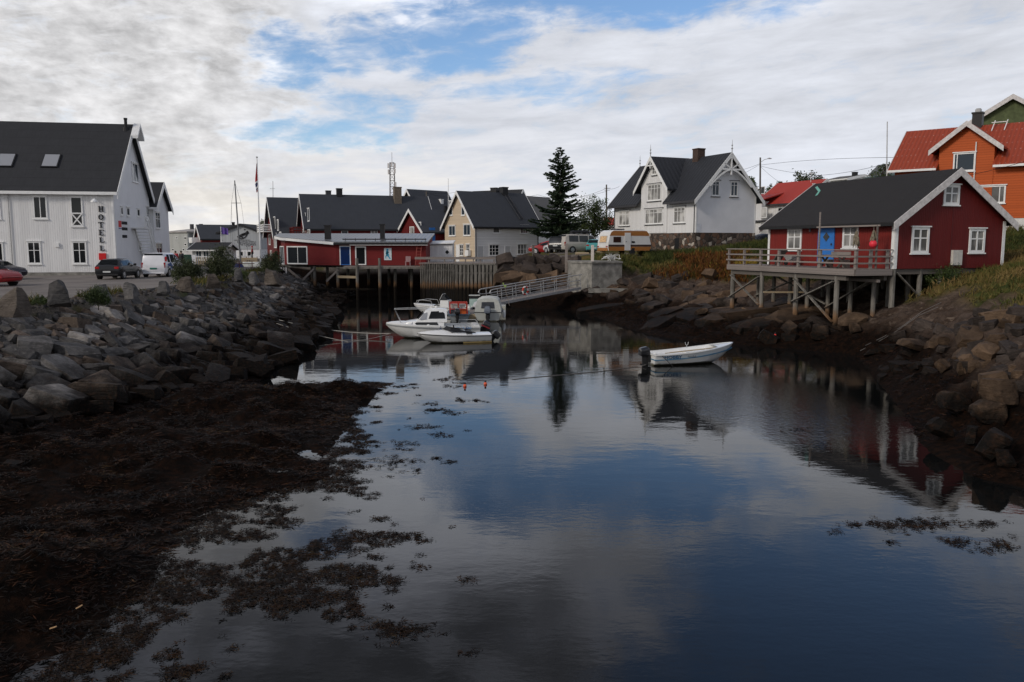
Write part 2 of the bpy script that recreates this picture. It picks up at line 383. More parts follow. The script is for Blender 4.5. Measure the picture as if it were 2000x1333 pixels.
GEL = plain('white_gelcoat', (0.80, 0.80, 0.78), 0.22, 0.04, 3, 0.5, coat=0.4)
def hull_paint(name, col):
    m, g = new_mat(name); w = world_pos(g); _, _, z = g.xyz(w); n = g.noise(g.vm('MULTIPLY', w, (2.5, 2.5, .8)), 2.0, 5, .65)
    c = g.mix(g.step(g.m('ADD', z, g.m('MULTIPLY', g.m('SUBTRACT', n, .5), .16)), .14, .04), col, (.10, .09, .055)); c = g.mix(g.m('MULTIPLY', g.step(n, .56, .78), .30), c, sc(col, .6))
    finish(g, c, .28, None, 0, 0, .45, coat=.25); return m
HULL_W = hull_paint('white_hull_paint', (.76, .76, .735)); HULL_G = hull_paint('greyed_hull_paint', (.56, .56, .545))
GEL_DIRTY = plain('dull_gelcoat', (0.52, 0.53, 0.49), 0.4, 0.16, 3, 0.4)
ROCKS = [rockmat('grey_rock', (0.070, 0.066, 0.063), (0.142, 0.134, 0.127), (0.24, 0.222, 0.205)),
         rockmat('brown_rock', (0.088, 0.067, 0.054), (0.165, 0.128, 0.10), (0.24, 0.19, 0.155)),
         rockmat('pale_rock', (0.20, 0.185, 0.17), (0.36, 0.33, 0.30), (0.20, 0.165, 0.14))]
ROCK_TAN = rockmat('tan_rock', (0.066, 0.043, 0.027), (0.135, 0.088, 0.055), (0.095, 0.062, 0.042), scale=0.8)
ROCK_DK = rockmat('dark_brown_rock', (0.034, 0.027, 0.023), (0.070, 0.054, 0.045), (0.105, 0.083, 0.07))
CREST = [rockmat('dry_grey_boulder', (0.065, 0.063, 0.063), (0.13, 0.123, 0.118), (0.19, 0.17, 0.155), False),
         rockmat('dry_brown_boulder', (0.075, 0.061, 0.05), (0.13, 0.108, 0.088), (0.17, 0.145, 0.125), False)]

def pile_mat():
    m, g = new_mat('wharf_timber'); w = world_pos(g); _, _, z = g.xyz(w)
    n = g.noise(g.vm('MULTIPLY', w, (3, 3, 0.5)), 2.0, 5, 0.65)
    e = g.m('ADD', z, g.m('MULTIPLY', g.m('SUBTRACT', n, 0.5), 0.8))
    c = g.mix(g.step(n, 0.35, 0.65), (0.105, 0.098, 0.085), (0.22, 0.205, 0.18))
    c = g.mix(g.step(e, 2.1, 1.5), c, (0.20, 0.115, 0.06)); c = g.mix(g.step(e, 1.65, 1.1), c, (0.012, 0.009, 0.006))
    finish(g, c, 0.8, n, 0.3, 0.02, 0.2); return m
PILE = pile_mat()

def rubble_wall_mat():
    m, g = new_mat('fieldstone_foundation'); uv = uvco(g)
    v1 = g.node('ShaderNodeTexVoronoi', feature='F1'); v2 = g.node('ShaderNodeTexVoronoi', feature='DISTANCE_TO_EDGE')
    wob = g.vm('ADD', uv, g.vm('MULTIPLY', g.noise(uv, 1.5, 3, 0.5, col=True), (0.25, 0.25, 0)))
    for v in (v1, v2): g.put(v.inputs['Vector'], wob); v.inputs['Scale'].default_value = 2.1
    r, gg, b = g.xyz(v1.outputs['Color'])
    c = g.mix(r, (0.045, 0.036, 0.03), (0.16, 0.12, 0.095)); c = g.mix(g.step(gg, 0.86, 0.9), c, (0.42, 0.37, 0.31)); c = g.mix(g.step(b, 0.70, 0.9), c, (0.13, 0.075, 0.05))
    c = g.mix(g.step(v2.outputs['Distance'], 0.07, 0.02), c, (0.05, 0.045, 0.04))
    finish(g, c, 0.9, g.step(v2.outputs['Distance'], 0.0, 0.12), 0.7, 0.06, 0.2); return m
FIELDSTONE = rubble_wall_mat()
# ---------------------------------------------------------------- ground, water, parking lot
def P0(px, py, z=0.0):
    v = onz(px, py, z); return (v.x, v.y)
SH_L = [(-7.2, 2.0)] + [P0(*p) for p in [(60, 1333), (130, 1290), (215, 1200), (290, 1130), (312, 1080), (390, 1012), (520, 962), (640, 936), (645, 885), (690, 822), (702, 782), (745, 762), (715, 749), (600, 757), (500, 757), (512, 735), (560, 700), (622, 660), (650, 620), (656, 600), (690, 587)]]
SH_BACK = [(-17.0, 84.0), (-16.5, 91.0), (-9.2, 91.0), (-8.9, 84.5), (-1.6, 83.5), (-1.2, 78.0)]
SH_R = [P0(*p) for p in [(1000, 600), (1060, 603), (1120, 607), (1180, 625), (1280, 657), (1400, 672), (1550, 682), (1660, 692), (1700, 722), (1760, 800), (1800, 872), (1900, 932), (2000, 955)]] + [(11.4, 14.0), (12.0, 2.0)]
WATER_POLY = np.array(SH_L + SH_BACK + SH_R)

def sdf(x, y):
    """signed distance to the water outline, positive on land"""
    p = WATER_POLY; n = len(p); best = np.full(x.shape, 1e9); inside = np.zeros(x.shape, bool)
    for i in range(n):
        a, b = p[i], p[(i + 1) % n]; e = b - a; wx, wy = x - a[0], y - a[1]
        t = np.clip((wx * e[0] + wy * e[1]) / (e @ e), 0, 1)
        best = np.minimum(best, (wx - t * e[0]) ** 2 + (wy - t * e[1]) ** 2)
        c = (a[1] > y) != (b[1] > y)
        if a[1] != b[1]: inside ^= c & (x < (b[0] - a[0]) * (y - a[1]) / (b[1] - a[1]) + a[0])
    d = np.sqrt(best); return np.where(inside, -d, d)

CREST_Y = [0, 10, 30, 35, 40, 50, 65, 82, 95, 130]; CREST_X = [-21.5, -21.5, -20.3, -19.4, -19.0, -19.0, -20.6, -23.5, -25.5, -27]
TOE_Y = [0, 10, 22, 27, 30, 34, 40, 48, 62, 72, 82, 95]; TOE_X = [-14.5, -14.5, -13.8, -12.8, -11.6, -11.1, -11.2, -11.8, -13.9, -15.7, -17, -17.5]
CP = [(x, y, 0.0) for (x, y) in SH_R] + [(6.0, 72.5, 1.5), (9.6, 72, 2.0), (8.0, 70, 1.1), (8, 75, 3.4), (3, 79, 1.5), (0, 80, 1.0), (1, 83.5, 3.6), (4, 81.5, 3.6), (6, 80, 4.0),
      (9.4, 60, .9), (14, 56, 1.2), (12.8, 68, 2.0), (16, 64, 2.2), (14, 50, 1.0), (13.9, 74, 3.1), (12.6, 80, 4.1), (19.5, 78, 4.5), (17, 70, 3.2), (20, 62, 2.6), (9.6, 85, 4.5), (5, 90, 4.5), (14, 84, 4.5), (20, 90, 4.7), (0, 95, 4.0), (3, 100, 4.6), (12, 105, 5),
      (16.3, 46, .8), (17.3, 42, .8), (15, 48, 1.1), (19, 46, 1.0), (18, 52, 1.5), (20, 56, 2.2), (22, 50, 2.2), (24, 46.5, 3.2), (27.5, 46.6, 4.2), (24.2, 45, 3.5), (22.5, 42, 3.1), (21.2, 40, 2.7), (20.0, 41, 2.2),
      (18.2, 41.5, 1.0), (20.5, 37, 2.4), (20.2, 34, 2.75), (21.9, 35, 3.6), (18.8, 30, 2.75), (17.5, 31, 1.9), (15.0, 24, 2.1), (15.8, 30, .96), (14.3, 24, .97), (12.6, 20, .45), (13.2, 24.5, .15), (15.5, 34, .3), (18, 20, 3.2), (22, 28, 4.1), (26, 36, 4.6), (30, 46, 4.9), (28, 55, 5.0),
      (34, 60, 6.6), (38, 52, 6.4), (45, 45, 6.8), (36, 30, 5.2), (16, 8, 3.0), (26, 8, 4.6), (30, 75, 6.4), (26, 90, 5.6), (40, 90, 7.2), (34, 110, 6.8), (20, 120, 5.4), (55, 80, 8), (60, 40, 8), (0, 130, 4.2), (50, 130, 8), (16, 12, 2.4)]
_c = np.array(CP)
def tps_fit(c):
    d2 = ((c[:, None, :2] - c[None, :, :2]) ** 2).sum(-1); K = 0.5 * d2 * np.log(d2 + 1e-9); n = len(c)
    A = np.zeros((n + 3, n + 3)); A[:n, :n] = K + np.eye(n) * 0.6; A[:n, n] = 1; A[:n, n + 1:] = c[:, :2]; A[n:, :n] = A[:n, n:].T
    return np.linalg.solve(A, np.concatenate([c[:, 2], np.zeros(3)]))
_w = tps_fit(_c)
def tps(x, y):
    r = np.full(x.shape, _w[-3]) + _w[-2] * x + _w[-1] * y
    for i in range(len(_c)):
        d2 = (x - _c[i, 0]) ** 2 + (y - _c[i, 1]) ** 2; r = r + _w[i] * 0.5 * d2 * np.log(d2 + 1e-9)
    return r
def sstep(a, b, v):
    t = np.clip((v - a) / (b - a), 0, 1); return t * t * (3 - 2 * t)
POOLS = [(P0(545, 872, .2), .55, .28), (P0(545, 912, .2), .50, .26), (P0(520, 905, .2), .4, .2), (P0(615, 880, .2), .3, .16), (P0(180, 1310, .1), .7, .5)]
def hump(x, y, cx, cy, rx, ry, h): return h * np.exp(-(((x - cx) / rx) ** 2 + ((y - cy) / ry) ** 2))
def height(x, y, detail=True):
    x = np.asarray(x, float); y = np.asarray(y, float)
    d = sdf(x, y)
    # left bank
    xc, xt = np.interp(y, CREST_Y, CREST_X), np.interp(y, TOE_Y, TOE_X)
    lump = fbm(x * 0.75, y * 0.75, 4, 3)
    l2 = np.maximum(fbm(x * 1.9, y * 1.9, 3, 8) - .42, 0)
    flat = 0.03 + 0.045 * np.clip(d, 0, 8) + ((lump - 0.45) * 0.80 + l2 * .62) * sstep(0, 1.4, d) + np.clip((xt + 2.5 - x) / 5, 0, 1) * .14
    flat = np.maximum(flat, 0.02 + 0.02 * np.clip(d, 0, 9))
    (ax, ay), (bx, by) = P0(680, 752, .4), P0(590, 765, .4)
    flat = flat + hump(x, y, ax, ay, 1.6, .7, .42) + hump(x, y, bx, by, 1.2, .8, .34) + hump(x, y, *P0(60, 1110, .3), 1.0, 1.3, .5)
    for (cx, cy), rx, ry in POOLS: flat = flat - hump(x, y, cx, cy, rx, ry, .55)
    t = (xt - x) / (xt - xc); z0 = np.interp(y, [0, 29, 36, 90], [.45, .45, -.25, -.25])
    left = np.where(t > 0, np.minimum(z0 + (3.0 - z0) * t - 0.42 * (t < .97), 3.0), flat)
    left = np.where(t > 0, np.maximum(left, np.minimum(flat, .5)), left)
    # right bank
    rough = (fbm(x * 0.55, y * 0.9, 5, 21) - 0.5)
    right = tps(x, y)
    zone = sstep(0, 1.5, d) * (1 - sstep(3.4, 4.4, right))
    st = x * .55 + y * .22 + rough * 1.6; st = (st % 1.0); ledge = np.where(st < .82, st / .82, (1 - st) / .18) * .34; st2 = (x * .9 - y * .5 + rough * 2.5) % 1.0; crk = np.where(np.abs(st2 - .5) < .06, -.16, 0)
    right = right + (rough * .8 + (ledge - .17) + crk) * zone + (np.abs(fbm(x * 1.5 + y * .6, y * 1.3, 4, 33) - .5)) * -0.5 * zone + .06 * zone
    right = np.maximum(right, 0.02 + 0.05 * np.clip(d, 0, 3))
    back = np.full(x.shape, 3.2)
    sx = sstep(-4.0, 3.5, x)
    land = np.where(y < 78, np.where(x < -1.0, left, right), 0)
    k_ = np.where(x < -10, sstep(91.2, 94, y), 1.0); lb = left * (1 - k_) + back * k_
    land = np.where(y >= 78, lb * (1 - sx) + right * sx, land)
    far = sstep(128, 170, y); land = land * (1 - far) + 3.6 * far
    fx = sstep(60, 120, np.abs(x)); land = land * (1 - fx) + np.where(x > 0, 6.0, 3.0) * fx
    wz = np.maximum(-1.6, 0.28 * d - 0.02)
    return np.where(d > 0, land, wz), d

def rock_or_grass(x, y, z, d):
    """surface kinds: weed (tidal kelp, and shade painted on the cliff under the wharf), grass, gravel; the rest is bare rock"""
    n = fbm(x * .45, y * .45, 4, 51); n2 = fbm(x * 1.3, y * 1.3, 3, 61)
    weed = 1 - sstep(0.55, 1.0, z + (n - .5) * .7)
    weed = np.where(x > 0, 1 - sstep(1.0, 1.9, z + (n - .5) * .9), weed)
    weed = np.where((y > 82) & (y < 93) & (x < 1) & (z < 3.15), 1.0, weed)  # cliff under wharf house and quay: shade painted in with the dark weed colour
    weed = np.where((x < 0) & (y < 34), 1 - sstep(.9, 1.3, z), weed)
    grass = np.where(x > 2, sstep(2.6, 3.2, z + (n - .5) * 1.6 + (n2 - .5) * .6), 0)
    gravel = np.where((x < -3) & (z > 2.2), 1.0, 0.0)
    gravel = np.maximum(gravel, np.where((y > 79.5) & (y < 93) & (x > -1) & (x < 13.0) & (z > 3.7), 1.0, 0) * (n > .33))
    grass = np.where(gravel > .5, np.where(x < 0, sstep(.56, .64, n) * .8, 0), grass)
    return np.clip(weed, 0, 1), np.clip(grass, 0, 1), gravel

def ground_mat():
    m, g = new_mat('bank_ground'); w = world_pos(g)
    at_ = g.node('ShaderNodeAttribute', attribute_name='kinds'); r, gr, gv = g.xyz(at_.outputs['Vector'])
    n1 = g.noise(w, 0.9, 6, 0.65); n2 = g.noise(w, 5.0, 6, 0.7); n3 = g.noise(g.vm('MULTIPLY', w, (1, 1, 3)), 1.6, 6, 0.65, 0.7); n4 = g.noise(w, 22, 3, 0.7)
    rock = g.mix(g.step(n1, 0.35, 0.65), (0.050, 0.032, 0.022), (0.10, 0.073, 0.057)); rock = g.mix(g.step(n3, 0.55, 0.70), rock, (0.17, 0.13, 0.10))
    crack = g.step(g.m('ABSOLUTE', g.m('SUBTRACT', n3, 0.5)), 0.03, 0.0); rock = g.mix(g.m('MULTIPLY', crack, 0.75), rock, (0.03, 0.024, 0.02))
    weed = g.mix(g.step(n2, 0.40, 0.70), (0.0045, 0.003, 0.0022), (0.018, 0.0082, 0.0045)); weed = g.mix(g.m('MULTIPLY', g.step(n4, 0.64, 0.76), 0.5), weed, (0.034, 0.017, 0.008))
    grass = g.mix(g.step(n1, 0.4, 0.62), (0.05, 0.062, 0.018), (0.12, 0.085, 0.03)); grass = g.mix(g.step(n2, .5, .75), grass, (0.03, 0.035, 0.012))
    grav = g.mix(g.step(n4, 0.35, 0.65), (0.085, 0.073, 0.062), (0.20, 0.175, 0.15)); grav = g.mix(g.step(n1, .5, .65), grav, (0.09, 0.085, 0.05))
    c = g.mix(gr, rock, grass); c = g.mix(gv, c, grav); c = g.mix(gr, c, g.mix(gv, c, grass)); c = g.mix(r, c, weed)  # r carries the kelp and the painted shade under the wharf
    finish(g, c, 0.9, g.m('ADD', n2, g.m('ADD', n3, g.m('MULTIPLY', n4, .3))), 0.8, 0.08, 0.06); return m
def axis(lo, hi, step, far, grow=1.35):
    c = list(np.arange(lo, hi + 1e-6, step)); s = step
    while c[-1] < far: s *= grow; c.append(c[-1] + s)
    s = step
    while c[0] > -far: s *= grow; c.insert(0, c[0] - s)
    return np.array(c)
gx = axis(-26, 32, 0.30, 3500); gy = axis(4, 96, 0.30, 3500)
GX, GY = np.meshgrid(gx, gy); gz, gd = height(GX.ravel(), GY.ravel())
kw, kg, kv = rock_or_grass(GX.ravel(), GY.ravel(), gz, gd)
gz = gz + np.where(kw > .5, (fbm(GX.ravel() * 2.6, GY.ravel() * 2.6, 3, 5) - .5) * .12 * (gd > .05), 0)
nx, ny = len(gx), len(gy); ii = (np.arange(ny - 1)[:, None] * nx + np.arange(nx - 1)[None, :]).ravel()
me = np_mesh('ground', np.stack([GX.ravel(), GY.ravel(), gz], 1), np.stack([ii, ii + 1, ii + nx + 1, ii + nx], 1), ground_mat(), True)
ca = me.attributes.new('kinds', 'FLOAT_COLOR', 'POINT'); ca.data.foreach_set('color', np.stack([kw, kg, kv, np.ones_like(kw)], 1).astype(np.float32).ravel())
tag(put('ground', me), 'rocky shore, grassy banks and village ground round the inlet', 'ground', kind='structure')

def water_mat():
    m, g = new_mat('inlet_water'); w = world_pos(g); x, y, z = g.xyz(w)
    patch = g.noise(w, 0.09, 3, 0.55)
    r1 = g.noise(g.vm('MULTIPLY', w, (0.8, 1.5, 1)), 1.1, 3, 0.5); r2 = g.noise(g.vm('MULTIPLY', w, (1, 1.6, 1)), 5.5, 3, 0.55)
    # a cat's-paw of wind ripples in the open middle of the inlet
    q = g.m('ADD', g.m('POWER', g.m('DIVIDE', g.m('SUBTRACT', x, 9.3), 3.3), 2.0), g.m('POWER', g.m('DIVIDE', g.m('SUBTRACT', y, 28.5), 7.0), 2.0))
    paw = g.m('MULTIPLY', g.step(g.m('ADD', q, g.m('MULTIPLY', g.m('SUBTRACT', patch, 0.5), 1.6)), 1.3, 0.2), 1.0)
    amp2 = g.m('ADD', g.m('ADD', 0.11, g.m('MULTIPLY', g.step(patch, 0.45, 0.66), 0.26)), g.m('MULTIPLY', paw, 1.7))
    h = g.m('ADD', g.m('MULTIPLY', r1, 0.60), g.m('MULTIPLY', r2, amp2))
    finish(g, (0.006, 0.0065, 0.0065), 0.02, h, 0.27, 0.02, 0.5, ior=1.333); return m
mb = MB(); mb.add([(-30, 0, 0), (30, 0, 0), (30, 92, 0), (-30, 92, 0)], [(0, 1, 2, 3)])
tag(mb.build('water', water_mat()), 'calm dark water of the tidal inlet', 'water', kind='structure')

def asphalt_mat():
    m, g = new_mat('worn_asphalt'); w = world_pos(g)
    n1 = g.noise(w, 0.35, 5, 0.6); n2 = g.noise(w, 14, 4, 0.7)
    c = g.mix(g.step(n1, 0.35, 0.65), (0.15, 0.132, 0.118), (0.215, 0.19, 0.17)); k = g.m('ADD', 0.8, g.m('MULTIPLY', n2, 0.4)); c = g.vm('MULTIPLY', c, g.vec(k, k, k))
    finish(g, c, 0.85, n2, 0.2, 0.01, 0.3); return m
pk = [(-75, 15), (-22.6, 15), (-21.7, 32), (-20.6, 38), (-20.6, 50), (-22.2, 65), (-24.9, 82), (-26.5, 125), (-75, 125)]
mb = MB(); mb.add([(x, y, 3.03) for x, y in pk], [tuple(range(len(pk)))])
tag(mb.build('parking_lot', asphalt_mat()), 'grey asphalt parking lot in front of the white hotel', 'parking lot', kind='structure')

# ---------------------------------------------------------------- rocks
from mathutils import noise as mnoise
def rock_mesh(name, mat, sx, sy, sz, seed, cuts=7, rough=0.045, sub=2, jit=0.30, taper=0.0):
    """a split block of stone: a jittered slab cut by a few random planes, edges chipped, faces slightly uneven"""
    r = random.Random(seed); bm = bmesh.new()
    for i in (-1, 1):
        for j in (-1, 1):
            for k in (-1, 1): bm.verts.new((i * (1 + r.uniform(-jit, jit * .4)), j * (1 + r.uniform(-jit, jit * .4)), k * (1 + r.uniform(-jit, jit * .5))))
    bmesh.ops.convex_hull(bm, input=bm.verts); bmesh.ops.dissolve_limit(bm, angle_limit=R(9), verts=bm.verts, edges=bm.edges)
    for _ in range(cuts):
        n = Vector((r.gauss(0, 1), r.gauss(0, 1), r.gauss(0, .75))).normalized(); d = r.uniform(.80, 1.08) * (abs(n.x) + abs(n.y) + abs(n.z)) * .72
        g = bmesh.ops.bisect_plane(bm, geom=bm.verts[:] + bm.edges[:] + bm.faces[:], plane_co=n * d, plane_no=n, clear_outer=True)
        ed = [e for e in g['geom_cut'] if isinstance(e, bmesh.types.BMEdge)]
        if ed: bmesh.ops.edgeloop_fill(bm, edges=ed)
    sh = r.uniform(-.5, .5) * taper
    for v in bm.verts: k = 1 - taper * (v.co.z + 1) * .5; v.co = Vector(((v.co.x * k + sh * (v.co.z + 1)) * sx, v.co.y * k * sy, v.co.z * sz))
    bmesh.ops.bevel(bm, geom=list(bm.edges), offset=0.020 * min(sx, sy, sz * 1.6), segments=1, affect='EDGES', clamp_overlap=True)
    bmesh.ops.triangulate(bm, faces=bm.faces)
    for _ in range(sub):
        lg = [e for e in bm.edges if e.calc_length() > 0.26 * sx]
        if lg: bmesh.ops.subdivide_edges(bm, edges=lg, cuts=1); bmesh.ops.triangulate(bm, faces=bm.faces)
    bmesh.ops.recalc_face_normals(bm, faces=bm.faces); bm.normal_update(); off = Vector((seed * 3.1, seed * 1.7, 0)); sm = (sx + sy + sz) / 3
    for v in bm.verts: v.co += v.normal * (mnoise.fractal(v.co / sm * 1.6 + off, 0.8, 2.2, 4)) * rough * sm
    me = bpy.data.meshes.new(name); bm.to_mesh(me); bm.free(); me.materials.append(mat)
    me.polygons.foreach_set('use_smooth', [True] * len(me.polygons)); me.set_sharp_from_angle(angle=R(20)); uv_metres(me); return me
RIP = []
for k in range(22):
    mt = ROCKS[[0, 0, 0, 1, 0, 1, 0, 2, 1, 0, 0][k % 11]]
    q = random.Random(90 + k); sxz = (q.uniform(.9, 1.15), q.uniform(.5, .8), q.uniform(.25, .46))
    RIP.append((rock_mesh('embankment_rock', mt, *sxz, 200 + k, 4), ROCKS.index(mt)))
LABEL_RIP = ['angular dark grey rock packed among others in the stone embankment on the left', 'angular brownish rock packed among others in the stone embankment on the left', 'angular pale rock packed among darker ones in the stone embankment on the left']
rocks = []
def scatter_riprap():
    cell = {}
    for _ in range(90000):
        y = 14 + 76 * rnd.random() ** 1.0; t = rnd.uniform(-0.06, 0.97)
        xc, xt = float(np.interp(y, CREST_Y, CREST_X)), float(np.interp(y, TOE_Y, TOE_X)); x = xt + (xc - xt) * t
        s = float(np.interp(y, [14, 30, 45, 60, 90], [.84, .74, .56, .48, .43])) * rnd.choice([.45, .55, .7, .85, 1, 1, 1.2, 1.45]) * (1.12 - .5 * max(t, 0))
        rr = 0.66 * s; ok = True; key = (int(x // 2), int(y // 2))
        for a in (-1, 0, 1):
            for b in (-1, 0, 1):
                for (X, Y, q) in cell.get((key[0] + a, key[1] + b), ()):
                    if (X - x) ** 2 + (Y - y) ** 2 < ((q + rr) * .80) ** 2: ok = False; break
                if not ok: break
            if not ok: break
        if ok:
            cell.setdefault(key, []).append((x, y, rr)); rocks.append((x, y, t, s))
scatter_riprap()
rx = np.array([(r[0], r[1]) for r in rocks]); rz, _ = height(rx[:, 0], rx[:, 1])
def in_view(x, y, z):
    if y < 5: return False
    p = (x / y * F) ; return -1060 < p < 1060
order = sorted(range(len(rocks)), key=lambda i: -(rocks[i][3] / rocks[i][1]) if in_view(rocks[i][0], rocks[i][1], 0) else 1)
mass_v, mass_f, mass_m, nv = [], [], [], 0
for rank, i in enumerate(order):
    x, y, t, s = rocks[i]; me, kind = RIP[rnd.randrange(len(RIP))]
    slope = -0.33
    M = Matrix.Rotation(rnd.gauss(0.30, .24) if t > 0 else rnd.gauss(0.1, .15), 4, 'Y') @ Matrix.Rotation(rnd.gauss(-0.06, .26), 4, 'X') @ Matrix.Rotation(rnd.gauss(-0.35, .55), 4, 'Z')
    M = Matrix.Translation((x, y, rz[i] + 0.26 * s)) @ M @ Matrix.Diagonal((s * .92, s * .92, s, 1))
    if rank < 300 and in_view(x, y, 0):
        o = put('embankment_rock', me); o.matrix_world = M; tag(o, LABEL_RIP[kind], 'rock', 'rocks of the stone embankment on the left')
    else:
        co = np.empty(len(me.vertices) * 3, np.float32); me.vertices.foreach_get('co', co); co = co.reshape(-1, 3)
        A = np.array(M); mass_v.append(co @ A[:3, :3].T + A[:3, 3])
        fc = np.empty(len(me.loops), np.int32); me.loops.foreach_get('vertex_index', fc); fc = fc.reshape(-1, 3)
        mass_f.append(fc + nv); mass_m.append(np.full(len(fc), kind)); nv += len(co)
if mass_v:
    me = np_mesh('riprap', np.concatenate(mass_v), np.concatenate(mass_f), ROCKS, True, np.concatenate(mass_m)); me.set_sharp_from_angle(angle=R(24))
    tag(put('riprap', me), 'smaller far rocks of the stone embankment on the left', 'riprap', kind='stuff')

def boulder(name, label, cat, px0, py0, px1, py1, z, mat, seed, group, depth=0.8, tp=.45, rz=None, sink=0.10):
    """a single rock filling the given picture rectangle, standing on height z"""
    b = onground((px0 + px1) / 2, py1 - 3) if z < 2.9 else onz((px0 + px1) / 2, py1, z); z = b.z; kk = .88 if z >= 2.9 else 1; w = (px1 - px0) / F * b.y / 2 * kk; h = (py1 - py0) / F * b.y / 2 * kk
    me = rock_mesh(name, mat, w * 1.12, w * depth * 1.12, h * 1.0, seed, 18 if z < 2.9 else 12, 0.07, 2, .45, tp)
    lo = min(v.co.z for v in me.vertices); o = put(name, me); o.location = (b.x, b.y + w * depth * .6, z - lo - sink * h); o.rotation_euler = (0, 0, rz if rz is not None else rnd.uniform(-.5, .5)) if z >= 2.9 else (rnd.gauss(0, .22), rnd.gauss(0, .3), rnd.uniform(-1, 1))
    return tag(o, label, cat, group)
def onground(px, py, up=0.0):
    for Y in np.arange(14, 84, .25):
        v = at(px, py, Y); h = float(height(np.array([v.x]), np.array([v.y]))[0][0])
        if v.z < h: return Vector((v.x, v.y, h + up))
GB = 'boulders lining the edge of the hotel parking lot'
for (px0, py0, px1, py1, mi, sd, dp, lb) in [
    (-14, 558, 58, 618, 1, 301, .8, 'big low brown boulder at the left edge of the photo beside the lot'),
    (84, 538, 141, 600, 0, 302, .7, 'tall pointed grey boulder, biggest along the parking lot edge'),
    (174, 546, 214, 590, 0, 303, .8, 'rounded dark boulder behind the low green bush by the lot'),
    (232, 546, 276, 584, 0, 304, .7, 'broad grey boulder standing in front of the black hatchback'),
    (300, 547, 334, 578, 0, 305, .7, 'squat upright grey boulder standing in front of the white van'),
    (334, 538, 377, 573, 1, 306, .8, 'brown wedge boulder under the round left bush by the lot'),
    (398, 529, 432, 563, 1, 307, .8, 'brown boulder between the two big bushes by the lot'),
    (452, 522, 474, 551, 0, 308, .7, 'upright grey boulder just right of the tallest bush by the lot'),
    (481, 526, 508, 556, 0, 309, .8, 'dark boulder between the upright grey one and the red boathouse'),
    (512, 522, 552, 560, 1, 310, .8, 'reddish brown boulder at the left foot of the red boathouse')]:
    boulder('boulder', lb, 'boulder', px0, py0, px1, py1, 3.0, CREST[mi], sd, GB, dp, .5)

GR = 'boulders on the right shore'
for n_, (px0, py0, px1, py1, z, lb) in enumerate([
    (1832, 776, 1898, 818, .35, 'rounded tan boulder at the right waterline with pale top'), (1820, 826, 1868, 864, .2, 'barnacled tan boulder nearest the water on the right shore'),
    (1925, 758, 2004, 812, 1.1, 'largest tan block at the right edge of the photo'), (1900, 800, 1975, 838, .75, 'wedge shaped tan slab below the largest block on the right'),
    (1915, 728, 1990, 780, 1.5, 'flat grey brown slab behind the largest block on the right'), (1912, 838, 1990, 905, .5, 'dark weedy boulder under the tan slab on the right shore'),
    (1872, 695, 1908, 735, 1.0, 'orange topped boulder leaning over a dark gap on the right shore'), (1870, 715, 1890, 745, .7, 'small pale boulder at the foot of the orange topped one'),
    (1828, 710, 1860, 732, .45, 'small lone tan boulder with light top on the right mud'), (1760, 668, 1825, 690, .6, 'long low brown boulder on the right shore below the bedrock slab'),
    (1822, 668, 1860, 690, .8, 'brown boulder beside the long low one on the right shore'), (1886, 840, 1912, 880, .3, 'small upright tan boulder right of the barnacled one'),
    (1948, 880, 1985, 925, .3, 'pale spotted boulder lowest on the right shore'), (1690, 688, 1722, 700, .15, 'small brown boulder just right of the mooring rope end'),
    (1930, 655, 1968, 678, 2.0, 'reddish slab high in the scree on the right'), (1905, 690, 1960, 716, 1.5, 'dark reddish boulder in the scree on the right'),
    (1585, 640, 1625, 668, .5, 'brown boulder under the red cabin deck near the water'), (1640, 622, 1700, 650, .7, 'long dark boulder under the red cabin corner post'),
    (1660, 640, 1685, 662, .5, 'upright brown rock below the red cabin corner post')]):
    boulder('shore_boulder', lb, 'boulder', px0, py0, px1, py1, z, ROCK_TAN, 400 + n_, GR, .8, .25)
ZV0 = Vector((0, 0, 1))
SMALL = [rock_mesh('scree_rock', [ROCK_DK, ROCK_TAN, ROCK_DK][k % 3], .5, .38, .26, 500 + k, 6, .05, 1) for k in range(9)]
def scree(n, px0, px1, py0, py1, zlo, zhi, smin, smax, label, group, name='scree_rock'):
    made = 0; tries = 0
    while made < n and tries < n * 30:
        tries += 1; px, py = rnd.uniform(px0, px1), rnd.uniform(py0, py1)
        for Y in np.arange(16, 84, .5):
            v = at(px, py, Y)
            if v.z < float(height(np.array([v.x]), np.array([v.y]))[0][0]): break
        else: continue
        if v.x < 1 or not (zlo < v.z < zhi): continue
        o = put(name, SMALL[rnd.randrange(len(SMALL))]); s = rnd.uniform(smin, smax) * Y / 30
        o.location = (v.x, v.y, v.z + .05 * s); o.scale = (s, s, s * rnd.uniform(.7, 1.1)); o.rotation_euler = (rnd.gauss(0, .2), rnd.gauss(0, .25), rnd.uniform(0, 6.28)); made += 1
        tag(o, label, 'rock', group)
scree(38, 1880, 2000, 610, 760, .8, 3.0, .5, 1.15, 'small broken rock in the scree on the right bank', 'scree rocks on the right bank')
scree(26, 1720, 1900, 640, 760, .15, 2.0, .4, .9, 'small rock lying on the dark shore below the bedrock slab', 'rocks on the shore below the slab')
scree(50, 1150, 1440, 540, 640, .9, 3.0, .3, .75, 'reddish broken rock on the shore between concrete block and cabin', 'rocks on the shore right of the concrete block')
scree(24, 1440, 1700, 590, 668, .2, 1.8, .35, .8, 'small dark rock on the ground under the red cabin', 'rocks under the red cabin')
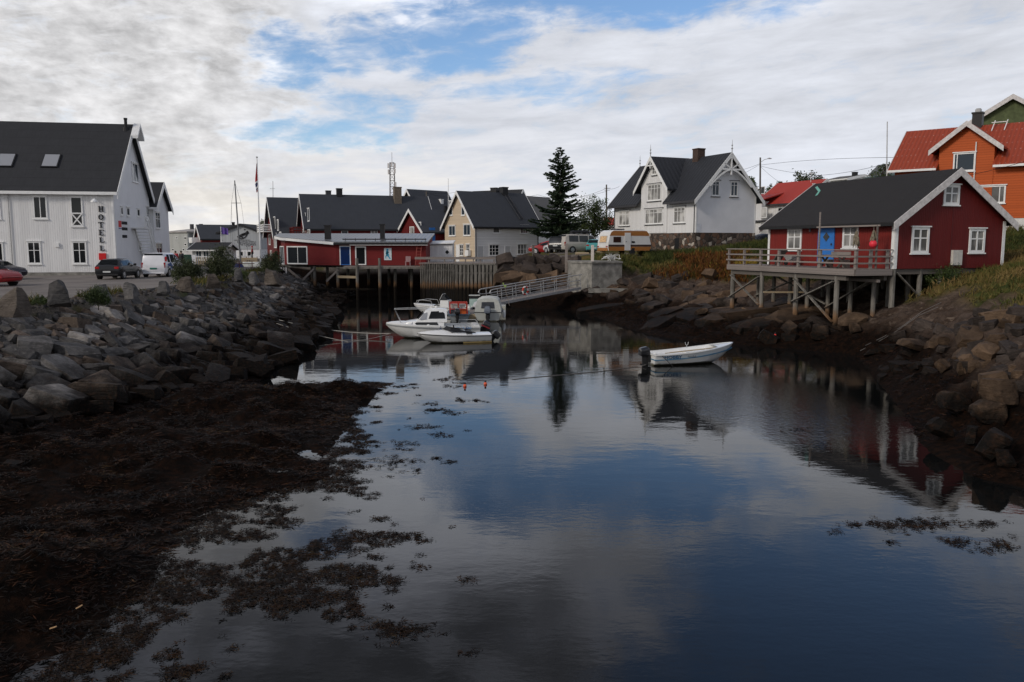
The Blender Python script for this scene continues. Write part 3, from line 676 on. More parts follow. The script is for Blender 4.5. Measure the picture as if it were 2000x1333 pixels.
for k in range(18):                                                      # low ledges of bedrock between the block and the cabin
    p = None
    while p is None: p = onground(rnd.uniform(1150, 1560), rnd.uniform(572, 640))
    o = put('rock_ledge', SMALL[[1, 4, 7, 0][k % 4]]); s = rnd.uniform(1.8, 3.0); o.location = p - ZV0 * .10 * s; o.scale = (s * 1.5, s, s * rnd.uniform(.55, .8)); o.rotation_euler = (rnd.gauss(.12, .08), rnd.gauss(-.18, .08), rnd.gauss(.5, .3))
    tag(o, 'flat brown bedrock ledge on the shore between concrete block and cabin', 'rock ledge', 'bedrock ledges right of the concrete block')
# the stacked stone wall between the slatted quay and the concrete block
GW = 'stones of the rough quay wall under the parked cars'
for row, (yb, n_) in enumerate([(592, 7), (572, 8), (553, 8), (534, 8), (517, 9)]):
    for k in range(n_):
        px = 975 + (k + .5 + rnd.uniform(-.2, .2)) * (150 / n_) + (row % 2) * 6; Y = 74.6 + row * .85 + rnd.uniform(-.2, .2)
        b = at(px, yb + rnd.uniform(-3, 3), Y); o = put('wall_stone', SMALL[(row * 5 + k * 3) % 9]); s = rnd.uniform(1.25, 1.75)
        o.location = (b.x, b.y, b.z + .35); o.scale = (s * rnd.uniform(.9, 1.2), s, s * rnd.uniform(1.0, 1.5)); o.rotation_euler = (rnd.gauss(0, .3), rnd.gauss(0, .35), rnd.uniform(-.5, .5))
        tag(o, 'big rough stone stacked in the quay wall right of the slatted fence', 'stone', GW)

# ---------------------------------------------------------------- kelp, floating weed, gravel, grass
def leaf_mat(name, cols, rough=0.6, spec=0.25):
    m, g = new_mat(name); at_ = g.node('ShaderNodeAttribute', attribute_name='tone'); f = at_.outputs['Fac']
    rp = g.node('ShaderNodeValToRGB'); g.put(rp.inputs[0], f); e = rp.color_ramp.elements
    while len(e) < len(cols): e.new(0.5)
    for k, c in enumerate(cols): e[k].position = k / (len(cols) - 1); e[k].color = (*c, 1)
    p = g.node('ShaderNodeBsdfPrincipled'); g.put(p.inputs['Base Color'], rp.outputs[0]); p.inputs['Roughness'].default_value = rough; p.inputs['Specular IOR Level'].default_value = spec
    g.l.new(p.outputs[0], g.node('ShaderNodeOutputMaterial').inputs[0]); return m
def leaves(name, P, D, L, W, mat, tone, parent=None, bend=None, twist=None):
    """rhombic leaves/blades: base P (n,3), direction D, length L, width W"""
    n = len(P); D = D / np.linalg.norm(D, axis=1)[:, None]
    rv = rng.normal(size=(n, 3)) if twist is None else twist; S = np.cross(D, rv); S /= np.linalg.norm(S, axis=1)[:, None] + 1e-9
    L = np.broadcast_to(L, n)[:, None]; W = np.broadcast_to(W, n)[:, None]
    tip = P + D * L; mid = P + D * L * .5
    if bend is not None: tip = tip + bend
    V = np.stack([P, mid + S * W / 2, tip, mid - S * W / 2], 1).reshape(-1, 3)
    i = np.arange(n) * 4; Fc = np.stack([i, i + 1, i + 2, i + 3], 1)
    me = np_mesh(name, V, Fc, mat)
    a = me.attributes.new('tone', 'FLOAT', 'FACE'); a.data.foreach_set('value', np.clip(tone, 0, 1).astype(np.float32))
    return put(name, me, parent)
KELP = leaf_mat('kelp', [(0.0032, 0.0022, 0.0015), (0.008, 0.0046, 0.003), (0.015, 0.0073, 0.0038), (0.042, 0.0155, 0.006), (0.062, 0.040, 0.014)], 0.6, 0.12)
def fronds(cx, cy, cz, per, ln, wd, flat, spread):
    """tufts of strap-like fronds: several blades lie out from each holdfast"""
    n = len(cx) * per; i = np.repeat(np.arange(len(cx)), per); a0 = rng.random(len(cx)) * 6.283; a = a0[i] + rng.normal(size=n) * spread
    L = ln[i] * (.35 + .75 * rng.random(n)); off = rng.normal(size=(n, 2)) * (ln[i] * .35)[:, None]
    P = np.stack([cx[i] + off[:, 0], cy[i] + off[:, 1], cz[i]], 1); D = np.stack([np.cos(a), np.sin(a), rng.normal(size=n) * flat + flat * .4], 1)
    tw = rng.normal(size=(n, 3)) * .45 + np.array([0, 0, 1.0]); return i, P, D, L, wd[i] * (.5 + .8 * rng.random(n)), tw
def make_kelp():
    n = 17000; y = 8 + 25 * rng.random(n) ** 1.3; x = -16.5 + 14 * rng.random(n)
    z, d = height(x, y); cl = fbm(x * .9, y * .9, 4, 71)
    ok = (d > -.05) & (z < 1.15) & (z > -.03) & (x > np.interp(y, TOE_Y, TOE_X) - 1.0) & (cl > .36); x, y, z, cl = x[ok], y[ok], z[ok], cl[ok]; n = len(x)
    yr = 15 + 57 * rng.random(9000) ** 1.2; xr = rng.uniform(4, 19, 9000); zr, dr = height(xr, yr); cr = fbm(xr * .8, yr * .8, 4, 72); k = (dr > .05) & (zr < 1.45) & (cr > .40)
    x, y, z, cl = np.concatenate([x, xr[k]]), np.concatenate([y, yr[k]]), np.concatenate([z, zr[k]]), np.concatenate([cl, cr[k]]); n = len(x)
    i, P, D, L, W, tw = fronds(x, y, np.maximum(z, 0) + .012, 11, .10 + .20 * rng.random(n), .012 + .020 * rng.random(n), .10, .7)
    zz, _ = height(P[:, 0], P[:, 1]); P[:, 2] = np.maximum(zz, 0) + .015 + .03 * rng.random(len(P)); ct = rng.random(n) ** 1.6
    o = leaves('seaweed', P, D, L, W, KELP, ct[i] * .75 + (cl[i] - .5) * .7 + .15 * rng.random(len(P)), twist=tw)
    tag(o, 'dark brown kelp carpeting the exposed tidal shore', 'seaweed', kind='stuff')
make_kelp()
def make_floating():
    n = 60000; y = 8.5 + 24 * rng.random(n) ** 1.4; x = -9 + 10.5 * rng.random(n)
    d = sdf(x, y); px = 1000 + x / y * F; py = 478 + EYE / y * F          # rough picture position, only to bound the drift area
    cl = fbm(x * .75, y * 1.0, 4, 81); fine = fbm(x * 2.6, y * 3.0, 3, 91)
    lim = np.interp(py, [740, 780, 860, 900, 960, 1050, 1120, 1200, 1333], [760, 800, 850, 840, 850, 850, 870, 850, 810])
    edge = np.clip((lim - px) / 200, -0.4, 1)
    low = np.where(y < 15.5, .06, 0) * np.clip((720 - px) / 250, 0, 1)
    dens = cl * .60 + fine * .40 - .575 + .10 * edge + low + .08 * np.clip(.5 + d, -1, .5) * 1.2
    ok = (d < .08) & (d > -8) & (dens > 0) & (edge > -.35); x, y = x[ok], y[ok]
    for (cx, cy, ax, ay, m) in [(880, 806, 34, 5, 26), (900, 782, 16, 3, 12), (865, 742, 30, 4, 16), (770, 757, 55, 2.5, 24), (840, 790, 16, 3, 10), (880, 755, 20, 3, 14), (830, 835, 30, 5, 26), (930, 783, 22, 3, 12), (1790, 1025, 80, 11, 170), (1870, 1060, 34, 9, 44), (1945, 1068, 42, 13, 56), (1665, 1025, 14, 4, 12), (1635, 1040, 12, 3, 6), (1555, 842, 40, 6, 14), (1920, 1022, 34, 7, 26), (1745, 1060, 10, 4, 6), (915, 1135, 16, 8, 8), (925, 1275, 16, 9, 6), (818, 1105, 18, 14, 16), (790, 1235, 60, 12, 40), (760, 1230, 40, 22, 60), (545, 1020, 52, 9, 90), (860, 850, 24, 5, 16), (770, 905, 50, 12, 50), (780, 870, 40, 9, 26)]:
        q = rng.normal(size=(m, 2)) * .55; pts = [onz(cx + a * ax, cy + b * ay, 0) for a, b in q]
        x = np.concatenate([x, [p.x for p in pts]]); y = np.concatenate([y, [p.y for p in pts]])
    n = len(x); s = np.interp(y, [8, 14, 25, 34], [.8, .9, 1.2, 1.6]); f = fbm(x * 3, y * 3, 2, 12)
    i, P, D, L, W, tw = fronds(x, y, np.zeros(n), 12, (.05 + .12 * f) * s, (.008 + .013 * rng.random(n)) * s, .05, .9)
    P[:, 2] = .006 + .018 * rng.random(len(P)); ct = rng.random(n) ** 1.5
    o = leaves('floating_weed', P, D, L, W, leaf_mat('floating_kelp', [(0.003, 0.0022, 0.0015), (0.008, 0.0048, 0.003), (0.015, 0.0078, 0.004), (0.033, 0.014, 0.005), (0.045, 0.03, 0.011)], 0.6, 0.12), ct[i] * .8 + .2 * rng.random(len(P)), twist=tw)
    tag(o, 'brown kelp fronds floating in drifts on the water', 'seaweed', kind='stuff')
make_floating()

def make_gravel():
    n = 5200; y = 18 + 62 * rng.random(n) ** 1.3; t = rng.random(n)
    xc = np.interp(y, CREST_Y, CREST_X); x = xc + (t - .30) * 2.6; z, _ = height(x, y)
    base = np.array([(1, 0, -.3), (-.5, .87, -.3), (-.5, -.87, -.3), (.6, .5, .5), (-.7, .3, .6), (.1, -.7, .5)]); fc = np.array([(0, 1, 3), (1, 4, 3), (1, 2, 4), (2, 5, 4), (2, 0, 5), (0, 3, 5), (3, 4, 5)])
    V, Fc = [], []
    s = .05 + .13 * rng.random(n) ** 2.5; a = rng.random(n) * 6.28
    b = base[None] * (1 + .5 * (rng.random((n, 6, 1)) - .5)) * s[:, None, None]; c, sn = np.cos(a)[:, None], np.sin(a)[:, None]
    X = b[..., 0] * c - b[..., 1] * sn * .8 + x[:, None]; Y = b[..., 0] * sn + b[..., 1] * c * .8 + y[:, None]; Z = b[..., 2] + z[:, None] + s[:, None] * .2
    V = np.stack([X, Y, Z], -1).reshape(-1, 3); Fc = (fc[None] + (np.arange(n) * 6)[:, None, None]).reshape(-1, 3)
    me = np_mesh('gravel', V, Fc, CREST, False, np.repeat(rng.integers(0, 2, n), 7))
    tag(put('gravel', me), 'loose broken stones along the top of the embankment', 'gravel', kind='stuff')
make_gravel()

GRASS = leaf_mat('bank_grass', [(0.028, 0.036, 0.009), (0.05, 0.062, 0.014), (0.085, 0.085, 0.022), (0.14, 0.10, 0.03), (0.19, 0.13, 0.05)], 0.7, 0.15)
RUST = leaf_mat('rusty_seed_heads', [(0.05, 0.025, 0.008), (0.10, 0.036, 0.010), (0.16, 0.06, 0.014), (0.07, 0.065, 0.014), (0.20, 0.12, 0.02)], 0.7, 0.15)
def make_grass():
    n = 150000; x = 8 + 28 * rng.random(n); y = 26 + 60 * rng.random(n)
    z, d = height(x, y); kw_, kg_, kv_ = rock_or_grass(x, y, z, d)
    ok = (kg_ > .45) & (kv_ < .5) & (x / y < .70); x, y, z = x[ok], y[ok], z[ok]; n = len(x)
    P = np.stack([x, y, z - .02], 1); D = rng.normal(size=(n, 3)) * .45; D[:, 2] = 1; D[:, 0] += .15
    yel = fbm(x * .35, y * .35, 3, 15); hgt = np.where(y > 56, .45, .26) * (.5 + rng.random(n))
    o = leaves('grass', P, D, hgt, .02 + .02 * rng.random(n) + y * .0004, GRASS, .15 + .4 * rng.random(n) + (yel - .5) * 1.6 + np.where((y < 50) & (x > 19), .34, 0), bend=rng.normal(size=(n, 3)) * .07)
    tag(o, 'green and straw coloured grass on the right bank', 'grass', kind='stuff')
    n = 60000; x = 10 + 14 * rng.random(n); y = 60 + 24 * rng.random(n); z, d = height(x, y)
    cl = fbm(x * .5, y * .35, 3, 44); q = ((x - 16.9) / 3.7) ** 2 + ((y - 71) / 6.5) ** 2
    ok = (z > 2.3 + .5 * cl) & (q + (cl - .5) * 3.0 < 1.1 * rng.random(n) ** .6); x, y, z, cl = x[ok], y[ok], z[ok], cl[ok]; n = len(x)
    h = (.15 + .8 * rng.random(n)) * (.35 + 1.1 * cl)
    P = np.stack([x, y, z + h - .2], 1); D = rng.normal(size=(n, 3)) * .3; D[:, 2] = 1
    o = leaves('sorrel_weeds', P, D, .22 + .3 * rng.random(n), .035 + .06 * rng.random(n), RUST, np.where(rng.random(n) < .12, .8 + .2 * rng.random(n), .62 * rng.random(n)), bend=rng.normal(size=(n, 3)) * .06)
    tag(o, 'tall rust red sorrel growing on the bank before the white villa', 'weeds', kind='stuff')
    # tufts along the parking lot edge
    n = 9000; y = 24 + 60 * rng.random(n); x = np.interp(y, CREST_Y, CREST_X) - .9 + 1.0 * rng.normal(size=n) * .55; cl = fbm(x * .6, y * .35, 3, 77)
    ok = cl > .53; x, y = x[ok], y[ok]; n = len(x); z, d = height(x, y)
    P = np.stack([x, y, z], 1); D = rng.normal(size=(n, 3)) * .4; D[:, 2] = 1
    o = leaves('grass', P, D, .14 + .35 * rng.random(n), .03 + .03 * rng.random(n), GRASS, .1 + .75 * rng.random(n), bend=rng.normal(size=(n, 3)) * .08)
    tag(o, 'green and orange grass tufts between the parking lot boulders', 'grass', kind='stuff')
make_grass()
# ---------------------------------------------------------------- houses
ZV = Vector((0, 0, 1))
class House:
    """gabled house; local x runs along the front wall A->B, y goes back into the house, ridge along x"""
    def __init__(s, name, label, cat, A, B, W, z, h, rise, group=None, ridge=0.5):
        A, B = Vector((*A, z)), Vector((*B, z)); d = B - A
        s.L, s.W, s.h, s.rise, s.z = d.length, W, h, rise, z; s.rz = math.atan2(d.y, d.x); s.yr = W * ridge
        s.o = thing(name, label, cat, A, s.rz, group); s.A = A
        X, Y = Vector((1, 0, 0)), Vector((0, 1, 0)); L = s.L
        s.w = {'front': (Vector((0, 0, 0)), X, -Y), 'back': (Vector((L, W, 0)), -X, Y), 'left': (Vector((0, W, 0)), -Y, -X), 'right': (Vector((L, 0, 0)), Y, X)}
        s.Mi = (Matrix.Translation(A) @ Matrix.Rotation(s.rz, 4, 'Z')).inverted()
    def px(s, side, px, py, off=0.0):
        """where a picture ray meets a wall: (u, z)"""
        O, u, n = s.w[side]; c = s.Mi @ CAMV; d = (s.Mi.to_3x3() @ ray(px, py))
        t = ((O + n * off - c).dot(n)) / d.dot(n); p = c + d * t; return (p - O).dot(u), p.z
    def rect(s, side, r, off=0.0):
        a = s.px(side, (r[0]), (r[1]), off); b = s.px(side, r[2], r[3], off)
        return min(a[0], b[0]), min(a[1], b[1]), max(a[0], b[0]), max(a[1], b[1])
    def section(s, lo=0.0, up=0.0, oe=0.0, t=0.0):
        k1 = s.rise / s.yr; k2 = s.rise / (s.W - s.yr)
        return k1, k2
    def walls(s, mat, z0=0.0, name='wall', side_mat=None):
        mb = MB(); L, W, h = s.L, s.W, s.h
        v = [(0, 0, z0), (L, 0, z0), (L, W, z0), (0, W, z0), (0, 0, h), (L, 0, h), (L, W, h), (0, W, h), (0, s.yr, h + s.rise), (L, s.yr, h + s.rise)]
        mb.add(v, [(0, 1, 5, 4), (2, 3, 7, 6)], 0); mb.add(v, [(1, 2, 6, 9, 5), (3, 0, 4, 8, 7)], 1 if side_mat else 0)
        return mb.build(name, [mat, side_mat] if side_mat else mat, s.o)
    def base(s, mat, z0, z1=0.0, out=-0.03, name='foundation'):
        mb = MB(); mb.box(-out, -out, z0, s.L + out, s.W + out, z1 - .003); return mb.build(name, mat, s.o)
    def chev(s, mb, x0, x1, oe, lo, up, mi=0, fe=None):
        k1, k2 = s.section(); zr = s.h + s.rise
        f = oe if fe is None else fe; P = [(-f, s.h - f * k1 + lo), (s.yr, zr + lo), (s.W + oe, s.h - oe * k2 + lo), (s.W + oe, s.h - oe * k2 + up), (s.yr, zr + up), (-f, s.h - f * k1 + up)]
        n = 6; vs = [(x0, p[0], p[1]) for p in P] + [(x1, p[0], p[1]) for p in P]
        fs = [(0, 1, 4, 5), (1, 2, 3, 4), (n + 0, n + 5, n + 4, n + 1), (n + 1, n + 4, n + 3, n + 2)] + [((i + 1) % n, i, n + i, n + (i + 1) % n) for i in range(n)]
        mb.add(vs, fs, mi)
    def roof(s, mat, oe=0.5, og=0.4, t=0.16, barge=TRIM, bh=0.22, gutter=None, ends=(1, 1), gap=None):
        mb = MB()
        for x0, x1, e in ([(-og, s.L + og, oe)] if not gap else [(-og, gap[0], oe), (gap[0] + .001, gap[1] - .001, -.35), (gap[1], s.L + og, oe)]): s.chev(mb, x0, x1, oe, 0.004, t, fe=e)
        s.oe, s.og, s.t = oe, og, t; s.roofo = mb.build('roof', mat, s.o, fix=True)
        if barge:
            for e, (x0, x1) in zip(ends, ((-og - .05, -og - .003), (s.L + og + .003, s.L + og + .05))):
                if e:
                    b = MB(); s.chev(b, x0, x1, oe + .04, -bh, t + .03); b.build('bargeboard', barge, s.o, fix=True)
        k1 = s.rise / s.yr; ze = s.h - oe * k1
        for x0, x1 in ([(-og, s.L + og)] if not gap else [(-og, gap[0] - .05), (gap[1] + .05, s.L + og)]): MB().box(x0, -oe - .09, ze - .06, x1, -oe - .003, ze + t * .8).build('gutter', gutter or BLACK, s.o)
        return s.roofo
    def corners(s, mat, w=0.14, sides=('front', 'right', 'left')):
        for side in sides:
            W = s.w[side]; ln = s.L if side in ('front', 'back') else s.W
            for u in (0, ln - w): MB().wbox(W, u, 0, u + w, s.h - .02, 0.003, 0.03).build('corner_board', mat, s.o)
    def window(s, side, r, vs=(), hs=(), glass=None, trim=None, cas=0.10, head=True, name='window', depth=0.06, off=0.0, bars=0.045, uz=None):
        W = s.w[side]; W = (W[0] + W[2] * off, W[1], W[2]); u0, z0, u1, z1 = uz or s.rect(side, r, off); trim = trim or TRIM; d = depth
        mb = MB(); c = min(cas, (u1 - u0) * .25)
        mb.wbox(W, u0, z0, u0 + c, z1, .003, d); mb.wbox(W, u1 - c, z0, u1, z1, .003, d); mb.wbox(W, u0 + c, z1 - c, u1 - c, z1, .003, d); mb.wbox(W, u0 + c, z0, u1 - c, z0 + c, .003, d)
        if head:
            mb.wbox(W, u0 - .07, z1 + .002, u1 + .07, z1 + .07, .003, d + .06); mb.wbox(W, u0 - .06, z0 - .07, u1 + .06, z0 - .002, .003, d + .05)
        iu, iz = u1 - u0 - 2 * c, z1 - z0 - 2 * c; q = bars
        for f in vs: mb.wbox(W, u0 + c + iu * f - q / 2 * 1.3, z0 + c, u0 + c + iu * f + q / 2 * 1.3, z1 - c, .012, d - .012)
        for f in hs: mb.wbox(W, u0 + c, z0 + c + iz * f - q / 2, u1 - c, z0 + c + iz * f + q / 2, .012, d - .016)
        o = mb.build(name, trim, s.o); p = MB(); p.wbox(W, u0 + c * .9, z0 + c * .9, u1 - c * .9, z1 - c * .9, .004, .016); p.build('pane', glass or GLASS, o); return o
    def door(s, side, r, mat, frame=None, pane=None, glass=None, off=0.0, handle=True, diamond=False):
        W = s.w[side]; u0, z0, u1, z1 = s.rect(side, r, off); f = .09
        mb = MB(); mb.wbox(W, u0 + f, z0, u1 - f, z1 - f, .003, .03)
        o = mb.build('door', mat, s.o)
        fr = MB(); fr.wbox(W, u0, z0, u0 + f, z1, .003, .06); fr.wbox(W, u1 - f, z0, u1, z1, .003, .06); fr.wbox(W, u0 + f, z1 - f, u1 - f, z1, .003, .06); fr.build('door_frame', frame or mat, o)
        if pane:
            a, b, c, d = pane; iu, iz = u1 - u0, z1 - z0; p = MB(); p.wbox(W, u0 + iu * a, z0 + iz * b, u0 + iu * c, z0 + iz * d, .031, .04); p.build('door_pane', glass or GLASS, o)
        if diamond:
            O, u, n = W; c = O + u * (u0 + u1) / 2 + ZV * (z0 + (z1 - z0) * .70) + n * .035; k = (u1 - u0) * .20
            p = MB(); p.obox(c, (u + ZV) * k * .5, (ZV - u) * k * .5, n * .005); p.build('door_pane', GLASS, o)
        if handle:
            hm = MB(); hm.wbox(W, u0 + (u1 - u0) * .82, z0 + 1.0, u0 + (u1 - u0) * .87, z0 + 1.12, .03, .09); hm.build('handle', DKGREY, o)
        return o
    def pipe(s, side, u, z0, z1, mat, r=.04, bend=0.0):
        O, uu, n = s.w[side]; p = O + uu * u + n * .09; pts = [p + ZV * z0, p + ZV * (z1 - .3)] + ([p + ZV * z1 + n * bend] if bend else [p + ZV * z1])
        MB().tube(pts, r, 7).build('downpipe', mat, s.o)
    def rz_at(s, y): return s.h + s.rise * (y / s.yr if y < s.yr else (s.W - y) / (s.W - s.yr))
    def chimney(s, x, y, w, top, mat, cap=None, d=None):
        z = s.rz_at(y); d = d or w; mb = MB(); mb.box(x - w / 2, y - d / 2, z - .5, x + w / 2, y + d / 2, z + top)
        o = mb.build('chimney', mat, s.roofo); o_ = MB(); o_.box(x - w / 2 - .05, y - d / 2 - .05, z + top + .002, x + w / 2 + .05, y + d / 2 + .05, z + top + .12); o_.build('chimney_cap', cap or mat, s.roofo)
    def text(s, side, body, px, py, hgt_px, mat, wscale=1.0, name='lettering', off=0.02, ext=.02, rot=0.0, align='LEFT', bold=0.0):
        O, u, n = s.w[side]; a = s.px(side, px, py, off); b = s.px(side, px, py - hgt_px, off); size = (b[1] - a[1]) / 0.70
        return text3d(body, s.o, O + u * a[0] + ZV * a[1] + n * off, u, ZV, size, mat, wscale, name, ext, align, bold)
def text3d(body, parent, p, u, v, size, mat, wscale=1.0, name='lettering', ext=.02, align='LEFT', bold=0.0):
    c = bpy.data.curves.new(name, 'FONT'); c.body = body; c.size = size; c.extrude = ext; c.align_x = align; c.offset = bold; c.resolution_u = 3
    c.materials.append(mat); tmp = bpy.data.objects.new('tmp', c); COL.objects.link(tmp); dg = bpy.context.evaluated_depsgraph_get(); me = bpy.data.meshes.new_from_object(tmp.evaluated_get(dg)); me.name = name
    bpy.data.objects.remove(tmp); bpy.data.curves.remove(c); o = put(name, me, parent)
    n = Vector(u).cross(Vector(v)); M = Matrix((u, v, n)).transposed().to_4x4(); M.translation = p; o.matrix_local = M @ Matrix.Diagonal((wscale, 1, 1, 1)); return o
def front_line(B, dirv, px):
    """point on the ground line through B along dirv that lies in picture column px (at the horizon)"""
    m = (px - 1000) / F; t = (m * B[1] - B[0]) / (dirv[0] - m * dirv[1]); return (B[0] + dirv[0] * t, B[1] + dirv[1] * t), abs(t) * math.hypot(*dirv)

# ---- hotel
def hotel():
    yaw = R(10.5); ux, uy = math.cos(yaw), math.sin(yaw); B = (-32.1, 66.8); A = (B[0] - 34 * ux, B[1] - 34 * uy)
    H = House('hotel', 'white wooden hotel with a steep black roof behind the parking lot', 'hotel', A, B, 11.5, 3.0, 6.85, 5.75)
    H.walls(WHITE, 0.28, side_mat=WHITE_PLAIN); H.base(CONCRETE, -.3, .28, -.02); H.roof(ROOF, .35, .42, .22, TRIM, .34, TRIM); H.corners(TRIM, .16, ('front', 'right'))
    L = H.L
    for r in [(63, 383, 94, 428), (52, 472, 82, 516), (140, 472, 171, 516)]:
        H.window('front', r, (.5,), (.62,) if r[1] > 400 else (), GLASS, cas=.11)
    H.window('front', (-24, 474, 9, 517), (.5,), (), GLASS, cas=.11); H.window('front', (-22, 384, 3, 428), (.5,), (), GLASS, cas=.11)
    w = H.window('front', (136, 384, 164, 443), (), (), GLASS, cas=.11)          # tall loading hatch, the lower half closed by a crossed gate
    W = H.w['front']; u0, z0, u1, z1 = H.rect('front', (136, 384, 164, 443)); zm = z0 + (z1 - z0) * .44; O, u, n = W
    g = MB(); g.wbox(W, u0, zm - .05, u1, zm + .05, .065, .11); g.wbox(W, u0, z0, u1, z0 + .1, .065, .11)
    pt = lambda a, b: O + u * a + ZV * b + n * .09
    g.bar(pt(u0 + .1, z0 + .1), pt(u1 - .1, zm - .05), .09, .04, up=n); g.bar(pt(u0 + .1, zm - .05), pt(u1 - .1, z0 + .1), .09, .035, up=n); g.build('hatch_gate', TRIM, H.o)
    H.pipe('front', H.px('front', 27, 540)[0], .1, 6.5, GALV)
    la = MB(); a = H.px('front', 190, 393); la.tube([pt(a[0], a[1]), pt(a[0], a[1]) + n * .5 + ZV * .12, pt(a[0], a[1]) + n * .7], .04); la.lathe([(.02, .2), (.24, .02), (.26, -.1)], 12, Matrix.Translation(pt(a[0], a[1]) + n * .75 - ZV * .05)); la.build('wall_lamp', TRIM, H.o)
    a = H.px('front', 112, 478); MB().wbox(W, a[0] - .14, a[1] - .2, a[0] + .14, a[1] + .12, .003, .14).build('vent_box', TRIM, H.o)
    # HOTELL in bold roman capitals, one under the other
    dk = plain('black_sign_letters', (0.018, 0.02, 0.024), 0.5, .1)
    for ch, (x0, y0, x1, y1) in zip('HOTELL', [(192, 403, 203, 414), (192, 419, 203, 430), (192, 434, 203, 445), (193, 449, 204, 460), (194, 464, 205, 474), (195, 480, 206, 490)]):
        a0, b0, a1, b1 = H.rect('front', (x0, y0, x1, y1)); w, h = a1 - a0, b1 - b0; m = MB(); t = w * .22; sf = h * .09
        bx = lambda p, q, r_, v: m.wbox(W, a0 + p * w, b0 + q * h, a0 + r_ * w, b0 + v * h, .03, .08)
        if ch == 'H':
            for x in (.08, .68): bx(x, .09, x + .24, .91); bx(x - .08, 0, x + .32, .085); bx(x - .08, .915, x + .32, 1)
            bx(.325, .45, .675, .56)
        elif ch == 'O':
            ring = [[O + u * (a0 + w * (.5 + rx * math.cos(t_))) + ZV * (b0 + h * (.5 + ry * math.sin(t_))) + n * dd for (rx, ry, dd) in ((.5, .5, .08), (.24, .40, .08), (.24, .40, .03), (.5, .5, .03))] for t_ in [2 * math.pi * k / 24 for k in range(25)]]
            m.loft(ring, True, False)
        elif ch == 'T': bx(.38, .09, .62, .90); bx(.25, 0, .75, .085); bx(0, .905, 1, 1); bx(0, .74, .07, .90); bx(.93, .74, 1, .90)
        elif ch == 'E':
            bx(.1, .09, .36, .91); bx(0, 0, .95, .085); bx(0, .915, .95, 1); bx(.365, .46, .65, .55); bx(.88, .09, .95, .25); bx(.88, .75, .95, .91)
        else: bx(.1, .09, .36, .91); bx(0, .915, .5, 1); bx(0, 0, .95, .085); bx(.88, .09, .95, .3)
        m.build('sign_letter', dk, H.o, fix=True)
    rs = MB(); u0_, z0_, u1_, z1_ = H.rect('front', (193.5, 495, 208, 508)); rs.wbox(W, u0_, z0_, u1_, z1_, .003, .12); rs.build('red_sign', REDSIGN, H.o)
    # skylights lie in the roof
    k = H.rise / H.yr
    def roofpt(px, py):
        c = H.Mi @ CAMV; d = H.Mi.to_3x3() @ ray(px, py); nn = Vector((0, -k, 1)); t = ((H.h + H.t) - (c.z - k * c.y)) / (d.z - k * d.y); return c + d * t
    sl = Vector((0, 1, k)).normalized(); nr = Vector((0, -k, 1)).normalized()
    for (x0, y0, x1, y1) in [(-3, 302, 27, 327), (86, 303, 114, 328)]:
        c = roofpt((x0 + x1) / 2, (y0 + y1) / 2); hw, hh = .55, .72
        f = MB(); f.obox(c + nr * .05, (hw + .09, 0, 0), sl * (hh + .09), nr * .06); o = f.build('skylight', BLACK, H.roofo)
        f = MB(); f.obox(c + nr * .115, (hw, 0, 0), sl * hh, nr * .01); f.build('skylight_pane', GLASS_S, H.roofo)
    c = roofpt(246, 252); MB().lathe([(.3, -.3), (.22, .1), (.13, .15), (.13, .75), (.16, .78), (.16, .9)], 10, Matrix.Translation(c)).build('roof_vent', BLACK, H.roofo)
    # hoist hood on the gable peak
    hz = H.h + H.rise; hd = MB(); hw = 1.1; y = H.yr
    pr = [(y - hw, hz - hw * k + .02), (y, hz + .02), (y + hw, hz - hw * k + .02), (y + hw, hz - hw * k + .27), (y, hz + .30), (y - hw, hz - hw * k + .27)]
    hd.prism(pr, L + H.og + .06, L + 1.0, lambda p, q, t: (t, p, q)); hd.build('hoist_hood', TRIM, H.o, fix=True)
    # gable wall
    H.window('right', (256, 317, 270, 358), (.5,), (), GLASS_B, cas=.09)
    for r in [(234.5, 404, 240, 421), (246, 405, 253, 423), (266.5, 408, 273, 424), (270, 473, 276, 490)]: H.window('right', r, (), (), GLASS, cas=.1)
    H.window('right', (284.5, 403, 292, 437), (.5,), (.5,), GLASS, cas=.08)
    H.text('right', 'HENNINGSVÆR', 238, 438.5, 6, dk, .62); H.text('right', 'BRYGGEHOTELL', 238.5, 450, 6, dk, .62); H.text('right', 'RESTAURANT', 239.5, 465, 6, dk, .62)
    bl = plain('logo_blue', (.05, .06, .28), .4, .05); u0, z0, u1, z1 = H.rect('right', (231, 431.5, 236.5, 447.5)); Wr = H.w['right']
    lg = MB(); lg.wbox(Wr, u0, z0 + (z1 - z0) * .2, u1, z1, .004, .05, 0); lg.wbox(Wr, u0, z0 + (z1 - z0) * .12, u1, z0 + (z1 - z0) * .198, .004, .05, 2); lg.wbox(Wr, u0, z0, u1, z0 + (z1 - z0) * .118, .004, .05, 1); lg.build('hotel_logo', [REDSIGN, bl, TRIM], H.o)
    # outside stair up the gable
    st = MB(); O, u, n = Wr; ua = H.px('right', 283, 480, 1.2)[0]; z_top = 4.0; run = 3.4; wd = 1.15; base = ua + .6
    st.wbox(Wr, base, z_top - .12, base + 1.2, z_top, .01, wd)
    N = 15
    for i in range(N):
        f = (i + .5) / N; st.wbox(Wr, base + 1.2 + run * f - .14, z_top * (1 - f) - .05, base + 1.2 + run * f + .14, z_top * (1 - f), .03, wd)
